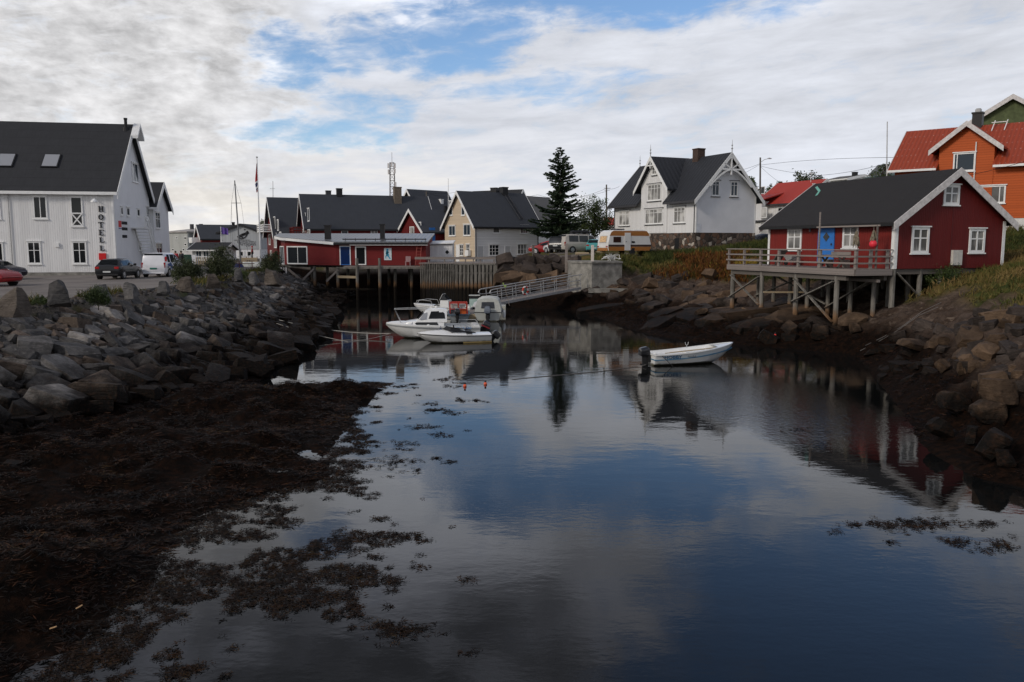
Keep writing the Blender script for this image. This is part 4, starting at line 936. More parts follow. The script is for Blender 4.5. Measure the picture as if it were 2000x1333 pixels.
    for dpt in (.06, wd):
        p0 = O + u * (base + 1.2) + n * dpt; p1 = O + u * (base + 1.2 + run) + n * dpt
        st.bar(p0 + ZV * (z_top - .1), p1 + ZV * .02, .06, .28)
        if dpt > .5:
            st.bar(p0 + ZV * (z_top + .9), p1 + ZV * .95, .07, .12); st.bar(p0 + ZV * (z_top + .45), p1 + ZV * .5, .05, .12)
            for f in (0, .33, .66, 1): q = p0.lerp(p1, f); st.bar(q + ZV * z_top * (1 - f), q + ZV * (z_top * (1 - f) + .95), .08, .08)
            q0 = O + u * base + n * dpt; st.bar(q0 + ZV * (z_top + .9), p0 + ZV * (z_top + .9), .07, .1); st.bar(q0 + ZV * z_top, q0 + ZV * (z_top + .95), .08, .08)
            st.bar(q0 + ZV * z_top, p0 + ZV * (z_top + .9), .05, .1, up=n); st.bar(q0 + ZV * (z_top + .9), p0 + ZV * z_top, .045, .1, up=n)
    st.build('outside_stair', TRIM, H.o)
    # lower rear range behind the gable
    c = H.A + Vector((0, 0, 0)); M = Matrix.Rotation(H.rz, 4, 'Z'); A2 = c + M @ Vector((L - 11, 11.55, 0)); B2 = c + M @ Vector((L + .35, 11.55, 0))
    K = House('hotel_annex', 'lower white annex with small gable behind the hotel stair', 'hotel annex', A2[:2], B2[:2], 6.2, 3.0, 6.05, 2.3)
    K.walls(WHITE, 0, side_mat=WHITE_PLAIN); K.roof(ROOF, .3, .4, .2, TRIM, .3, TRIM)
    K.window('right', (302, 414, 313, 447), (.5,), (.6,), GLASS_B, cas=.09); K.window('right', (303, 475, 317, 500), (.5,), (), GLASS, cas=.08)
hotel()

# ---- white villa with the cross gable
def villa():
    Bc = (18.86, 85.0); d1 = (-.454, 1.0); d2 = (1.0, .454)
    A, L = front_line(Bc, d1, 1198); _, W = front_line(Bc, d2, 1470.5)
    H = House('villa', 'large white villa with black roof, cross gable and fieldstone foundation', 'house', A, Bc, W, 6.72, 3.78, 4.25)
    H.walls(WHITE, 0, side_mat=WHITE_PLAIN); H.base(FIELDSTONE, -2.6, 0, .02); gp = (H.px('front', 1253, 400)[0], H.px('front', 1304, 400)[0]); H.roof(ROOF_LINES, .62, .62, .2, TRIM, .26, DKGREY, gap=gp); H.corners(TRIM, .14, ('front', 'right'))
    # cross gable
    u0 = H.px('front', 1253, 400)[0]; u1 = H.px('front', 1304, 400)[0]; uc = (u0 + u1) / 2; hw = (u1 - u0) / 2; zt = H.px('front', 1273, 311)[1]; k = 1.12; zh = zt - hw * k
    ov = .75; kk = H.rise / H.yr; dp = .06
    yb = lambda z: max((z - H.h) / kk, 0)
    m = MB(); v = [(u0, -dp, H.h - 1.2), (u1, -dp, H.h - 1.2), (u1, -dp, zh), (uc, -dp, zt), (u0, -dp, zh), (u0, 4.4, H.h - 1.2), (u1, 4.4, H.h - 1.2), (u1, 4.4, zh), (uc, 4.4, zt), (u0, 4.4, zh)]
    m.add(v, [(0, 1, 2, 3, 4), (1, 6, 7, 2), (5, 0, 4, 9)]); 
    m.box(u0, -dp, .05, u1, -.003, H.h - 1.203); m.build('cross_gable', WHITE, H.o)
    r = MB(); oe = .62
    P = [(uc - hw - ov, zh - ov * k), (uc, zt), (uc + hw + ov, zh - ov * k), (uc + hw + ov, zh - ov * k + .2), (uc, zt + .2), (uc - hw - ov, zh - ov * k + .2)]
    r.prism(P, -oe, 4.6, lambda p, q, t: (p, t, q + .004)); r.build('cross_roof', ROOF_LINES, H.o, fix=True)
    b = MB(); P2 = [(uc - hw - ov - .03, zh - ov * k - .22), (uc, zt - .2), (uc + hw + ov + .03, zh - ov * k - .22), (uc + hw + ov + .03, zh - ov * k + .24), (uc, zt + .24), (uc - hw - ov - .03, zh - ov * k + .24)]
    b.prism(P2, -oe - .06, -oe - .003, lambda p, q, t: (p, t, q)); b.build('bargeboard', TRIM, H.o, fix=True)
    t = MB(); t.box(uc - .06, -oe - .05, zt - 1.1, uc + .06, -oe + .05, zt + .1); t.box(uc - .55, -oe - .04, zt - .85, uc + .55, -oe + .04, zt - .73); t.build('gable_truss', TRIM, H.o)
    # gable truss on the right end: king post, collar and curved braces
    x = H.L + H.og; yc = H.yr; zr = H.h + H.rise; t = MB()
    t.box(x - .05, yc - .08, zr - 2.1, x + .05, yc + .08, zr); t.box(x - .06, yc - 1.55, zr - 1.62, x + .04, yc + 1.55, zr - 1.46)
    for sg in (-1, 1):
        t.bar((x, yc, zr - 1.5), (x, yc + sg * .95, zr - .95), .1, .12); pts = [(x, yc + sg * (0.1 + 2.6 * f), zr - 1.55 - 1.75 * f ** 1.5) for f in (0, .25, .5, .75, 1)]
        for a_, b_ in zip(pts, pts[1:]): t.bar(a_, b_, .1, .16)
    t.build('gable_truss', TRIM, H.o)
    for (xx, yy, zz) in [(H.L + H.og, H.yr, zr + .2), (-H.og, H.yr, zr + .2), (uc, -oe, zt + .2)]:
        MB().lathe([(.05, 0), (.05, .3), (.12, .36), (.04, .45), (.04, .62), (.10, .68), (.03, .78), (.02, 1.15), (.005, 1.3)], 8, Matrix.Translation((xx, yy, zz))).build('finial', GALV, H.roofo)
    H.chimney(uc + 2.6, H.yr, .95, 1.0, plain('brown_brick', (.07, .045, .035), .9, .3, 8))
    tr = DKGREY
    def villa_win(r, vs, off=0.0, side='front', g=GLASS_W, hs=(.78,)):
        o = H.window(side, r, vs, hs, g, cas=.09, off=off, bars=.05)
        W = H.w[side]; W = (W[0] + W[2] * off, W[1], W[2]); a = H.rect(side, r, off); MB().wbox(W, a[0] - .16, a[3] + .075, a[2] + .16, a[3] + .14, .003, .16).build('window_hood', tr, o); MB().wbox(W, a[0] - .12, a[1] - .14, a[2] + .12, a[1] - .075, .003, .13).build('window_sill', tr, o)
    villa_win((1210, 413, 1229.5, 440.5), (.33, .66)); villa_win((1261, 410, 1294, 437), (.25, .5, .75), .06); villa_win((1317, 406, 1338, 435), (.33, .66))
    villa_win((1266, 362, 1291, 391), (.25, .5, .75), .06); villa_win((1274.5, 327, 1283, 341), (.5,), .06, hs=(.5,))
    villa_win((1390.5, 354, 1404, 383), (.5,), side='right', g=GLASS_B); villa_win((1427, 355, 1440, 384), (.5,), side='right', g=GLASS_B)
    H.pipe('front', H.L - .15, -.1, H.h - .15, DKGREY, .045, -.0); H.pipe('front', .12, -.1, H.h - .2, DKGREY, .045)
    W = H.w['right']; a = H.rect('right', (1359, 437, 1369, 453)); m = MB(); m.wbox(W, a[0], a[1], a[2], a[3], .004, .02)
    m.build('vent_grille', plain('pale_vent', (.62, .64, .68), .5, .1), H.o)
    b = H.rect('front', (1318, 466, 1326, 495)); MB().wbox(H.w['front'], b[0], b[1], b[2], b[3], -.0, .03).build('cellar_door', BLACK, H.o)
    a = H.px('right', 1368, 374); O, u, n = W; MB().wbox(W, a[0] - .1, a[1] - .12, a[0] + .1, a[1] + .1, .003, .1).build('cable_bracket', TRIM, H.o)
villa()

# ---- red cabin on piles with the terrace
def cabin():
    Bc = (20.4, 44.0); d1 = (-.32, 1.0); d2 = (1.0, .32)
    A, L = front_line(Bc, d1, 1497); _, W = front_line(Bc, d2, 1955)
    H = House('red_cabin', 'red wooden cabin with blue door on timber piles beside the water', 'cabin', A, Bc, W, 4.2, 2.62, 2.62)
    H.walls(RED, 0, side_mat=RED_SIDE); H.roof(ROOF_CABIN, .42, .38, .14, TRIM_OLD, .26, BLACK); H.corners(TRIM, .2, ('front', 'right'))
    for r, g in [((1539.5, 446.5, 1565.5, 489), GLASS_C), ((1648, 441.5, 1676, 485), GLASS_C)]: H.window('front', r, (.5,), (.62,), g, cas=.13, head=True, bars=.06)
    for r in [(1781, 444, 1812, 495), (1893.5, 447, 1921, 494), (1843.5, 361, 1872, 401)]: H.window('right', r, (.5,), (.6,), GLASS_C, cas=.14, bars=.07)
    d = H.door('front', (1600, 442.5, 1628.5, 513), BLUE, BLUE, diamond=True)
    a = H.rect('right', (1857.5, 489, 1873.5, 518)); MB().wbox(H.w['right'], a[0], a[1], a[2], a[3], .003, .18).wbox(H.w['right'], (a[0] + a[2]) / 2 - .01, a[1], (a[0] + a[2]) / 2 + .01, a[3], .18, .19).build('meter_cabinet', plain('pale_cabinet', (.55, .53, .48), .5, .1), H.o)
    O, u, n = H.w['right']; MB().wbox(H.w['right'], H.yr - .03, .0, H.yr + .03, H.h + 1.0, .003, .02).build('joint_strip', plain('dark_red_strip', (.10, .012, .012), .6, .1), H.o)
    # chevron mark on the roof
    k = H.rise / H.yr; c = H.Mi @ CAMV
    def rmk(px, py): dd = H.Mi.to_3x3() @ ray(px, py); return c + dd * (((H.h + H.t) - (c.z - k * c.y)) / (dd.z - k * dd.y)) + Vector((0, -k, 1)).normalized() * .012
    sl = Vector((0, 1, k)).normalized(); nr = Vector((0, -k, 1)).normalized(); m = MB()
    for sg in (-1, 1): m.bar(rmk(1594.5, 374 - sg * 8.5), rmk(1600.5, 374), .16, .012, up=nr)
    m.build('roof_mark', plain('mint_mark', (.16, .42, .34), .6, .1), H.roofo)
    # wall lamp
    a = H.px('front', 1590, 447); O, u, n = H.w['front']; q = O + u * a[0] + ZV * a[1]; lm = MB(); lm.tube([q + n * .01, q + n * .2 + ZV * .08, q + n * .28], .02); lm.lathe([(.03, .1), (.13, .02), (.12, -.02)], 10, Matrix.Translation(q + n * .28)); lm.lathe([(.06, -.02), (.06, -.16), (.03, -.2)], 8, Matrix.Translation(q + n * .28)); lm.build('wall_lamp', DKGREY, H.o)
    # terrace: deck, fascia, rails, piles, braces; local frame: x along wall, y<0 out over the water
    Ld, D = H.L, 2.45; dk = MB(); x0 = -.9
    nb = int((D + .05) / .15)
    for i in range(nb): dk.box(x0, -.06 - (i + 1) * .15, -.06, Ld - .02, -.06 - i * .15 - .012, -.005)
    dk.build('deck', WOOD, H.o)
    f = MB(); f.box(x0 - .03, -D - .06, -.34, Ld - .02, -D - .003, -.01); f.box(Ld - .018, -D, -.34, Ld + .03, -.06, -.02); f.box(x0 - .03, -D, -.34, x0 - .003, -.06, -.02); f.build('fascia', WOOD, H.o)
    f = MB(); f.box(x0 + .4, -D + .1, -.62, Ld - .8, -D + .3, -.345); f.box(x0 + .4, -.4, -.62, Ld - .2, -.2, -.345)
    for i in range(9): x = x0 + .5 + i * (Ld - x0 - .8) / 8; f.box(x - .07, -D + .3, -.3, x + .07, -.4, -.065)
    f.build('deck_beam', WOOD_DK, H.o)
    rail = MB(); posts = [-.86, .9, 2.7, 4.55, 6.4, 8.3, Ld - .06]
    for i, x in enumerate(posts): w = .05 if i in (0, 1) else .085; rail.box(x - w, -D + .0, -.3, x + w, -D + .12, 1.0)
    for y in (-1.45, -.35): rail.box(Ld - .1, y - .09, -.3, Ld - .02, y + .09, 1.0)
    for y in (-1.2,): rail.box(x0, y - .05, -.3, x0 + .1, y + .05, 1.0)
    for z, hgt in ((.98, .06), (.62, .09), (.26, .09)):
        rail.box(x0 - .12, -D - .06, z, Ld + .06, -D - .003, z + hgt); rail.box(Ld - .015, -D - .002, z, Ld + .04, -.08, z + hgt); rail.box(x0 - .03, -D + .02, z, x0 + .02, -.08, z + hgt)
    rail.build('railing', WOOD, H.o)
    # piles
    def gz_at(x, y):
        w = H.o_m @ Vector((x, y, 0)); return float(height(np.array([w.x]), np.array([w.y]))[0][0]) - H.z
    H.o_m = Matrix.Translation(H.A) @ Matrix.Rotation(H.rz, 4, 'Z')
    def pile(x, y, top=-.35, r=.12): MB().tube([(x, y, gz_at(x, y) - .3), (x, y, top)], [r * 1.08, r], 9).build('pile', PILE, H.o)
    fr = [-.55, 2.7, 6.1, 9.6] if Ld < 12.2 else [-.55, 2.9, 6.6, 10.2]
    for x in fr: pile(x, -D + .2, -.345, .14)
    for x in (-.5, 1.2, 2.9, 4.6, 6.5, 8.4, 10.2): pile(x, -.3, -.35, .12)
    for x in (0.3, 2.6, 5.0, 7.4, 9.8): pile(x, 2.4, 0, .11); pile(x, 5.0, 0, .11)
    pile(Ld - .12, .12, 0, .14)
    for y in (2.0, 3.4, 4.3): pile(Ld - .2, y, 0, .13)
    pile(Ld - 1.8, 1.4, 0, .12); pile(Ld - 2.2, 3.1, 0, .12)
    br = MB()
    for a_, b_ in ((0, 1), (2, 3)):
        xa, xb = fr[a_], fr[b_]; za, zb = gz_at(xa, -D + .2) + .9, gz_at(xb, -D + .2) + .55
        br.bar((xa, -D + .02, -.7), (xb, -D + .02, zb), .06, .15, up=(0, 1, 0)); br.bar((xb, -D - .05, -.7), (xa, -D - .05, za), .06, .15, up=(0, 1, 0))
    br.bar((1.2, -.45, -.6), (6.5, -.45, -2.2), .06, .15, up=(0, 1, 0)); br.bar((4.6, -.52, -.6), (-.5, -.52, -2.1), .06, .15, up=(0, 1, 0)); br.bar((10.2, -.45, -.6), (6.5, -.45, -2.4), .06, .15, up=(0, 1, 0))
    br.bar((Ld - .05, .3, -.2), (Ld - .05, 2.0, -1.6), .05, .14, up=(1, 0, 0)); br.bar((Ld - .05, 4.2, -.1), (Ld - .05, 2.2, -1.8), .05, .14, up=(1, 0, 0)); br.bar((Ld - .4, .1, -.3), (Ld - 3.6, .1, -1.6), .05, .14, up=(0, 1, 0))
    br.build('brace', PILE, H.o)
    fl = MB(); fl.box(.1, .1, -.3, Ld - .1, H.W - .1, -.02); fl.build('floor_frame', WOOD_DK, H.o)
    MB().box(Ld - 2.6, -.9, -.72, Ld - .1, -.72, -.56).build('deck_beam', WOOD, H.o)
    # things standing on the terrace
    def onto(x, y): return H.o_m @ Vector((x, y, 0))
    p = onto(8.0, -1.0); t_ = thing('bench', 'grey wooden bench with backrest below the right terrace window of the cabin', 'bench', p, H.rz)
    m = MB(); m.box(-.8, -.2, .40, .8, .22, .45); m.build('seat', WOOD, t_); m = MB(); m.box(-.8, .22, .55, .8, .27, .9); m.build('backrest', WOOD, t_)
    for x in (-.7, .7): MB().box(x - .05, -.18, 0, x + .05, .27, .398).build('leg', WOOD, t_)
    p = onto(8.6, -1.75); t_ = thing('terrace_table', 'weathered wooden table in front of the terrace bench', 'table', p, H.rz)
    MB().box(-.9, -.38, .68, .9, .38, .73).build('tabletop', WOOD, t_)
    for x in (-.7, .7):
        m = MB(); m.bar((x, -.3, 0), (x, .25, .68), .06, .1); m.bar((x, .3, 0), (x, -.25, .68), .055, .1); m.build('leg', WOOD_DK, t_)
    p = onto(2.6, -1.2); t_ = thing('deck_chair', 'reclined dark chair on the left part of the cabin terrace', 'chair', p, H.rz)
    m = MB(); m.bar((-.5, 0, .28), (.15, 0, .34), .55, .06); m.build('seat', WOOD_DK, t_); m = MB(); m.bar((.12, 0, .34), (.75, 0, .95), .55, .06); m.build('backrest', WOOD_DK, t_)
    for x, y in ((-.4, -.22), (-.4, .22), (.3, -.22), (.3, .22)): MB().bar((x, y, 0), (x + .05, y, .34), .05, .05).build('leg', WOOD_DK, t_)
    p = onto(3.6, -.75); t_ = thing('wheelbarrow', 'grey wheelbarrow parked under the left terrace window of the cabin', 'wheelbarrow', p, H.rz)
    m = MB(); m.add([(-.5, -.3, .6), (.35, -.3, .6), (.35, .3, .6), (-.5, .3, .6), (-.3, -.18, .3), (.2, -.18, .3), (.2, .18, .3), (-.3, .18, .3)], [(0, 1, 5, 4), (1, 2, 6, 5), (2, 3, 7, 6), (3, 0, 4, 7), (4, 5, 6, 7)]); m.build('tray', GALV, t_)
    MB().lathe([(.17, -.04), (.19, 0), (.17, .04)], 14, Matrix.Translation((-.62, 0, .19)) @ Matrix.Rotation(math.pi / 2, 4, 'X')).build('wheel', RUBBER, t_)
    for y in (-.25, .25): m = MB(); m.tube([(-.62, y * .3, .19), (.3, y, .4), (.9, y * 1.1, .6)], .02); m.tube([(.2, y, .38), (.25, y, 0)], .02); m.build('handle', DKGREY, t_)
    # drying frame with fish bundles and buoy
    p = onto(9.6, -1.2); t_ = thing('drying_frame', 'rough wooden pole frame on the terrace by the cabin corner', 'drying frame', p, H.rz)
    m = MB(); m.tube([(-1.5, -1.15, 0), (-1.5, -1.15, 3.1)], .05, 7); m.build('pole', WOOD, t_); m = MB(); m.tube([(1.55, .1, 0), (1.55, .1, 2.35)], .06, 7); m.build('pole', WOOD_DK, t_)
    m = MB(); m.bar((-1.7, -1.2, 2.26), (1.7, .14, 2.3), .06, .08); m.build('crossbar', WOOD, t_)
    tn = plain('dried_fish', (.20, .17, .12), .9, .4, 9); rr = random.Random(3)
    for (x, y, z, n_, lb) in [(.45, -.28, 1.72, 26, 'bundle of dried fish hanging from the middle of the pole frame'), (1.42, -.02, 1.72, 14, 'small tuft of dried fish hanging beside the pink buoy')]:
        m = MB()
        for i in range(n_):
            a = rr.uniform(0, 6.28); e = Vector((math.cos(a) * .16, math.sin(a) * .16, rr.uniform(-.42, .05) if n_ > 20 else rr.uniform(-.15, .1))); m.tube([Vector((0, 0, .32 if i % 3 else .1)) + e * .2, e * .8 + Vector((0, 0, -.05)), e + Vector((0, 0, -.22))], [.02, .05, .012], 5)
        m.tube([(0, 0, .1), (0, 0, .55)], .012, 5)
        o = m.build('dried_fish', tn, None, smooth=50); o.matrix_world = H.o_m @ Matrix.Translation(Vector((9.6, -1.2, 0)) + Vector((x, y, z))); tag(o, lb, 'dried fish')
    pk_ = plain('pink_buoy', (.75, .035, .055), .4, .08)
    t2 = thing('buoy', 'round pink buoy hanging from the drying frame by the cabin corner', 'buoy', onto(11.05, -1.25) + ZV * 1.32)
    MB().lathe([(.02, .26), (.06, .22), (.14, .16), (.2, .06), (.2, -.05), (.14, -.15), (.05, -.2)], 16).build('float', pk_, t2, smooth=60); MB().tube([(0, 0, .2), (0, 0, .85)], .012, 5).build('rope', WOOD, t2)
    for x, y, z, lb in [(1563, 541, 0, 'pale plank lying flat between the piles under the cabin')]:
        w = at(1530, 571, 50); o = MB().box(-1.2, -.12, -.04, 1.2, .12, .04).build('plank', WOOD_PALE); o.location = w; tag(o, lb, 'plank')
cabin()

# ---- orange house on the hill
def orange():
    Bp = (31.05, 60.0); d = (-.77, .64)                            # point of the front wall in picture column 1829
    A, _ = front_line(Bp, d, 1735); Bq = (Bp[0] + .77 * 13, Bp[1] - .64 * 13)
    H = House('orange_house', 'bright orange house with orange sheet roof above the red cabin', 'house', A, Bq, 8.0, 7.3, 3.95, 2.9)
    H.walls(ORANGE); H.base(plain('white_foundation', (.66, .65, .62), .7, .1), -2.2, 0, -.02); gp = (H.px('front', 1832, 350)[0], H.px('front', 1939, 350)[0]); H.roof(ROOF_ORANGE, .55, .35, .12, TRIM_OLD, .14, TRIM, gap=gp)
    u0, u1 = H.px('front', 1832, 350)[0], H.px('front', 1939, 350)[0]; uc = H.px('front', 1886, 250)[0]; uc = (u0 + u1) / 2; hw = (u1 - u0) / 2; zt = H.px('front', 1886, 243)[1]; k = .80; zh = zt - hw * k; ov = .62
    m = MB(); dp = .05; v = [(u0, -dp, 0.02), (u1, -dp, 0.02), (u1, -dp, zh), (uc, -dp, zt), (u0, -dp, zh), (u0, 5, 0.02), (u1, 5, 0.02), (u1, 5, zh), (uc, 5, zt), (u0, 5, zh)]
    m.add(v, [(0, 1, 2, 3, 4), (1, 6, 7, 2), (5, 0, 4, 9)]); m.build('cross_gable', ORANGE, H.o)
    P = [(uc - hw - ov, zh - ov * k), (uc, zt), (uc + hw + ov, zh - ov * k), (uc + hw + ov, zh - ov * k + .14), (uc, zt + .14), (uc - hw - ov, zh - ov * k + .14)]
    MB().prism(P, -.5, 4.9, lambda p, q, t: (p, t, q + .004)).build('cross_roof', ROOF_ORANGE, H.o, fix=True)
    P = [(p, q - .2 if i < 3 else q + .04) for i, (p, q) in enumerate(P)]; MB().prism(P, -.56, -.503, lambda p, q, t: (p, t, q)).build('bargeboard', TRIM_OLD, H.o, fix=True)
    H.window('front', (1863, 300, 1904, 334), (.12,), (), GLASS_B, cas=.10, off=.05); H.window('front', (1912, 364, 1963, 397), (.82,), (), GLASS_C, cas=.10)
    a = H.px('front', 1903, 345, .05)[0]; O, u, n = H.w['front']; MB().tube([O + u * (a + .0) + n * .12 + ZV * 1.2, O + u * a + n * .12 + ZV * (zh + .1)], .04).build('downpipe', TRIM, H.o)
    H.chimney(H.px('front', 1914, 240)[0] - .9, H.yr, .66, .95, BLACK); MB().lathe([(.22, 0), (.22, .2), (.15, .28)], 12, Matrix.Translation((H.px('front', 1914, 240)[0] - .9, H.yr, H.h + H.rise + 1.08))).build('chimney_pot', GALV, H.roofo)
    ld = MB(); x = H.px('front', 1914, 240)[0] + .6; zz = H.rz_at(H.yr - .3) + .2
    for dx in (-.4, .4): ld.tube([(x + dx, H.yr - .9, H.rz_at(H.yr - .9) + .2), (x + dx + .1, H.yr - .3, zz + .35)], .035, 6)
    ld.tube([(x - .5, H.yr - .5, zz + .2), (x + .5, H.yr - .5, zz + .2)], .03, 6); ld.build('roof_step', TRIM, H.roofo)
    # green house behind
    G = House('green_house', 'faded green house gable rising behind the orange roof', 'house', (52.0, 94.4), (44.3, 81.5), 7.2, 9, 8.1, 2.3)
    G.walls(GREEN); G.roof(GREY_TILE, .5, .5, .15, TRIM_OLD, .28, TRIM_OLD)
orange()

# ---- white house with red tiles between villa and cabin
def red_tile_house():
    Bc = at(1560, 470, 100); Bc = (Bc.x, Bc.y); dd = (-.5, 1.0); A, L = front_line(Bc, dd, 1474)
    H = House('red_tiled_house', 'white house with bright red tiled roof between villa and red cabin', 'house', A, Bc, 7.5, 5.7, 5.0, 2.6)
    H.walls(WHITE); H.roof(ROOF_RED, .45, .5, .15, TRIM, .2, DKGREY); H.base(plain('grey_cellar', (.16, .16, .165), .8, .1), -1.5, 0, -.02)
    W = H.w['front']; u0, u1 = H.px('front', 1470, 420)[0] - 1, H.px('front', 1501, 420)[0]
    b = MB(); b.box(u0, -1.2, .0, u1, -.003, 2.7); b.box(u0, -1.2, 2.7, u1, -.003, 5.2); b.build('bay', WHITE, H.o)
    MB().box(u0 - .2, -1.5, 2.62, u1 + .2, -.003, 2.82).build('bay_ledge', DKGREY, H.o)
    MB().add([(u0 - .3, -1.7, 5.2), (u1 + .9, -1.7, 5.3), (u1 + .9, 3, 6.5), (u0 - .3, 3, 6.4), (u0 - .3, -1.7, 5.35), (u1 + .9, -1.7, 5.45), (u1 + .9, 3, 6.65), (u0 - .3, 3, 6.55)], [(0, 1, 5, 4), (1, 2, 6, 5), (2, 3, 7, 6), (3, 0, 4, 7), (4, 5, 6, 7), (3, 2, 1, 0)]).build('bay_roof', ROOF_RED, H.o)
    H.window('front', (1473, 367, 1480, 380), (), (), GLASS, cas=.08, off=1.2, head=False); H.window('front', (1486.5, 365, 1494, 379), (), (), GLASS, cas=.08, off=1.2, head=False); H.window('front', (1487, 406, 1498, 426), (), (), GLASS_W, cas=.10, off=1.2, head=False)
    H.window('front', (1520, 406, 1530, 414), (), (), GLASS, cas=.08); H.window('right', (1587, 360, 1597, 366), (), (), GLASS_B, cas=.08)
    H.pipe('front', H.px('front', 1558, 380)[0] - .1, 1.5, 4.9, BLACK)
red_tile_house()

# ---- cream and white house above the slatted quay
def cream_house():
    Bc = (-4.5, 100.0); dg = (-.57, .82); dl = (.82, .57)
    # gable faces camera-left: its wall is the 'left' side of a house whose front is the long white wall
    C, L = front_line(Bc, dl, 1051); _, W = front_line(Bc, dg, 870)
    H = House('cream_house', 'two tone house, cream gable and white long side, above the slatted quay', 'house', Bc, C, W, 3.2, 4.75, 4.0)
    H.walls(WHITE_H, 0, side_mat=YELLOW); H.roof(ROOF_BLUE, .42, .42, .16, TRIM, .24, BLACK); H.corners(TRIM, .12, ('front',))
    H.window('left', (878, 393, 884.5, 421), (), (), GLASS_B, cas=.1); H.window('left', (901.5, 403, 908.5, 421), (), (), GLASS_B, cas=.1); 
    H.window('left', (877, 441, 890, 461), (.5,), (), GLASS_B, cas=.1); H.window('left', (905.5, 438.5, 919.5, 460.5), (.5,), (), GLASS_B, cas=.1)
    H.door('left', (891, 478, 898, 514), TRIM, TRIM, handle=False); H.window('left', (898.5, 478, 905.5, 500), (.5,), (.33, .66), GLASS, cas=.07); H.window('left', (911, 477, 918, 500), (.5,), (.33, .66), GLASS, cas=.07)
    H.window('front', (962, 440, 976, 456), (), (), GLASS_C, cas=.1); H.window('front', (1016, 440, 1031, 457), (.33, .66), (), glass('red_curtain_glass', curtain=(.42, .28, .28)), cas=.1)
    H.window('front', (955, 478, 974.5, 499.5), (.3, .62), (.33, .66), GLASS, cas=.08); H.window('front', (1010, 477, 1029, 497), (.33, .66), (.5,), GLASS_C, cas=.08)
    for r in [(932, 480, 945, 513), (985.5, 480, 998, 512), (1038, 478, 1049, 500)]: H.door('front', r, plain('pale_grey_door', (.52, .52, .51), .5, .06), TRIM, handle=False)
    H.chimney(H.L * .70, H.yr, .8, .75, BLACK); H.pipe('front', .1, 0, 4.5, DKGREY, .07); H.pipe('front', H.L - .1, 0, 4.5, BLACK, .07)
    k = H.rise / H.yr; c = H.Mi @ CAMV
    def rp(px, py): d = H.Mi.to_3x3() @ ray(px, py); t = ((H.h + H.t) - (c.z - k * c.y)) / (d.z - k * d.y); return c + d * t
    a, b = rp(986, 378), rp(1019, 430); m = MB(); nr = Vector((0, -k, 1)).normalized(); sx = Vector((.26, 0, 0))
    for s_ in (-1, 1): m.bar(a + sx * s_ + nr * .1, b + sx * s_ + nr * .1, .07, .07)
    for i in range(13): q = a.lerp(b, (i + .5) / 13) + nr * .1; m.bar(q - sx * 1.1, q + sx * 1.1, .06, .06)
    m.build('roof_ladder', DKGREY, H.roofo)
    a = H.rect('left', (914, 489, 921, 500)); MB().wbox(H.w['left'], a[0], a[1], a[2], a[3], .1, .5).build('heat_pump', TRIM, H.o)
    # its neighbours behind
    A, B = at(900, 500, 122), at(990, 500, 118)
    N = House('dark_roofed_house', 'dark roofed house peeping over the cream house ridge', 'house', (A.x, A.y), (B.x, B.y), 8, 3.4, 5.2, 4.75)
    N.walls(WHITE); N.roof(ROOF, .4, .4, .16, TRIM, .2, BLACK); N.chimney(4.0, 3.2, 1.0, 1.3, BLACK)
    A, B = at(1044, 500, 126), at(1112, 500, 133)
    N = House('grey_tiled_house', 'pale house with grey tiled roof half hidden by the spruce', 'house', (A.x, A.y), (B.x, B.y), 9, 4.2, 4.4, 4.4)
    N.walls(WHITE_H); N.roof(GREY_TILE, .4, .5, .16, TRIM, .25, TRIM); N.chimney(1.0, 4.2, .9, .9, plain('grey_chimney', (.2, .19, .18), .9, .2))
    N.window('front', (1057, 453, 1066, 461), (.5,), (), GLASS, cas=.1)
    # grey dark-roofed gable house left of the cream house
    A, B = at(836, 500, 126), at(905, 500, 131)
    N = House('grey_gabled_house', 'grey gabled house with dark roof between red houses and cream house', 'house', (A.x, A.y), (B.x, B.y), 9, 3.4, 4.9, 5.6)
    N.walls(WOOD_PALE); N.roof(ROOF_BLUE, .4, .5, .16, TRIM, .25, BLACK); N.chimney(5.2, 3.0, .5, .5, TRIM); 
    # white shed on the quay in front of the cream gable
    A, B = at(836, 500, 86.5), at(884, 500, 86.5)
    t = thing('shed', 'small white wooden shed with diamond window on the slatted quay', 'shed', (A.x, A.y, 3.45)); w = B.x - A.x; dp = 2.6
    m = MB(); m.add([(0, 0, 0), (w, 0, 0), (w, dp, 0), (0, dp, 0), (0, 0, 1.95), (w, 0, 2.05), (w, dp, 2.3), (0, dp, 2.2)], [(0, 1, 5, 4), (1, 2, 6, 5), (2, 3, 7, 6), (3, 0, 4, 7)]); m.build('wall', WHITE, t)
    m = MB(); m.add([(-.35, -.25, 1.78), (.25, -.25, 2.06), (w + .12, -.25, 2.14), (w + .12, dp + .2, 2.42), (.25, dp + .2, 2.34), (-.35, dp + .2, 2.0)], [(0, 1, 4, 5), (1, 2, 3, 4)]); m2 = [(x, y, z + .1) for x, y, z in m.v]; m.add(m2, [(5, 4, 1, 0), (4, 3, 2, 1)]); m.add(list(m.v[:6]) + m2, [(0, 6, 7, 1), (1, 7, 8, 2), (2, 8, 9, 3), (3, 9, 10, 4), (4, 10, 11, 5), (5, 11, 6, 0)]); m.build('roof', TRIM, t, fix=True)
    m = MB(); m.box(w * .58, -.03, .05, w * .98, -.003, 1.8); d_ = m.build('door', WHITE, t); c_ = Vector((w * .78, -.04, 1.25)); MB().obox(c_, (.11, 0, .11), (-.11, 0, .11), (0, .008, 0)).build('door_pane', GLASS, d_)
cream_house()
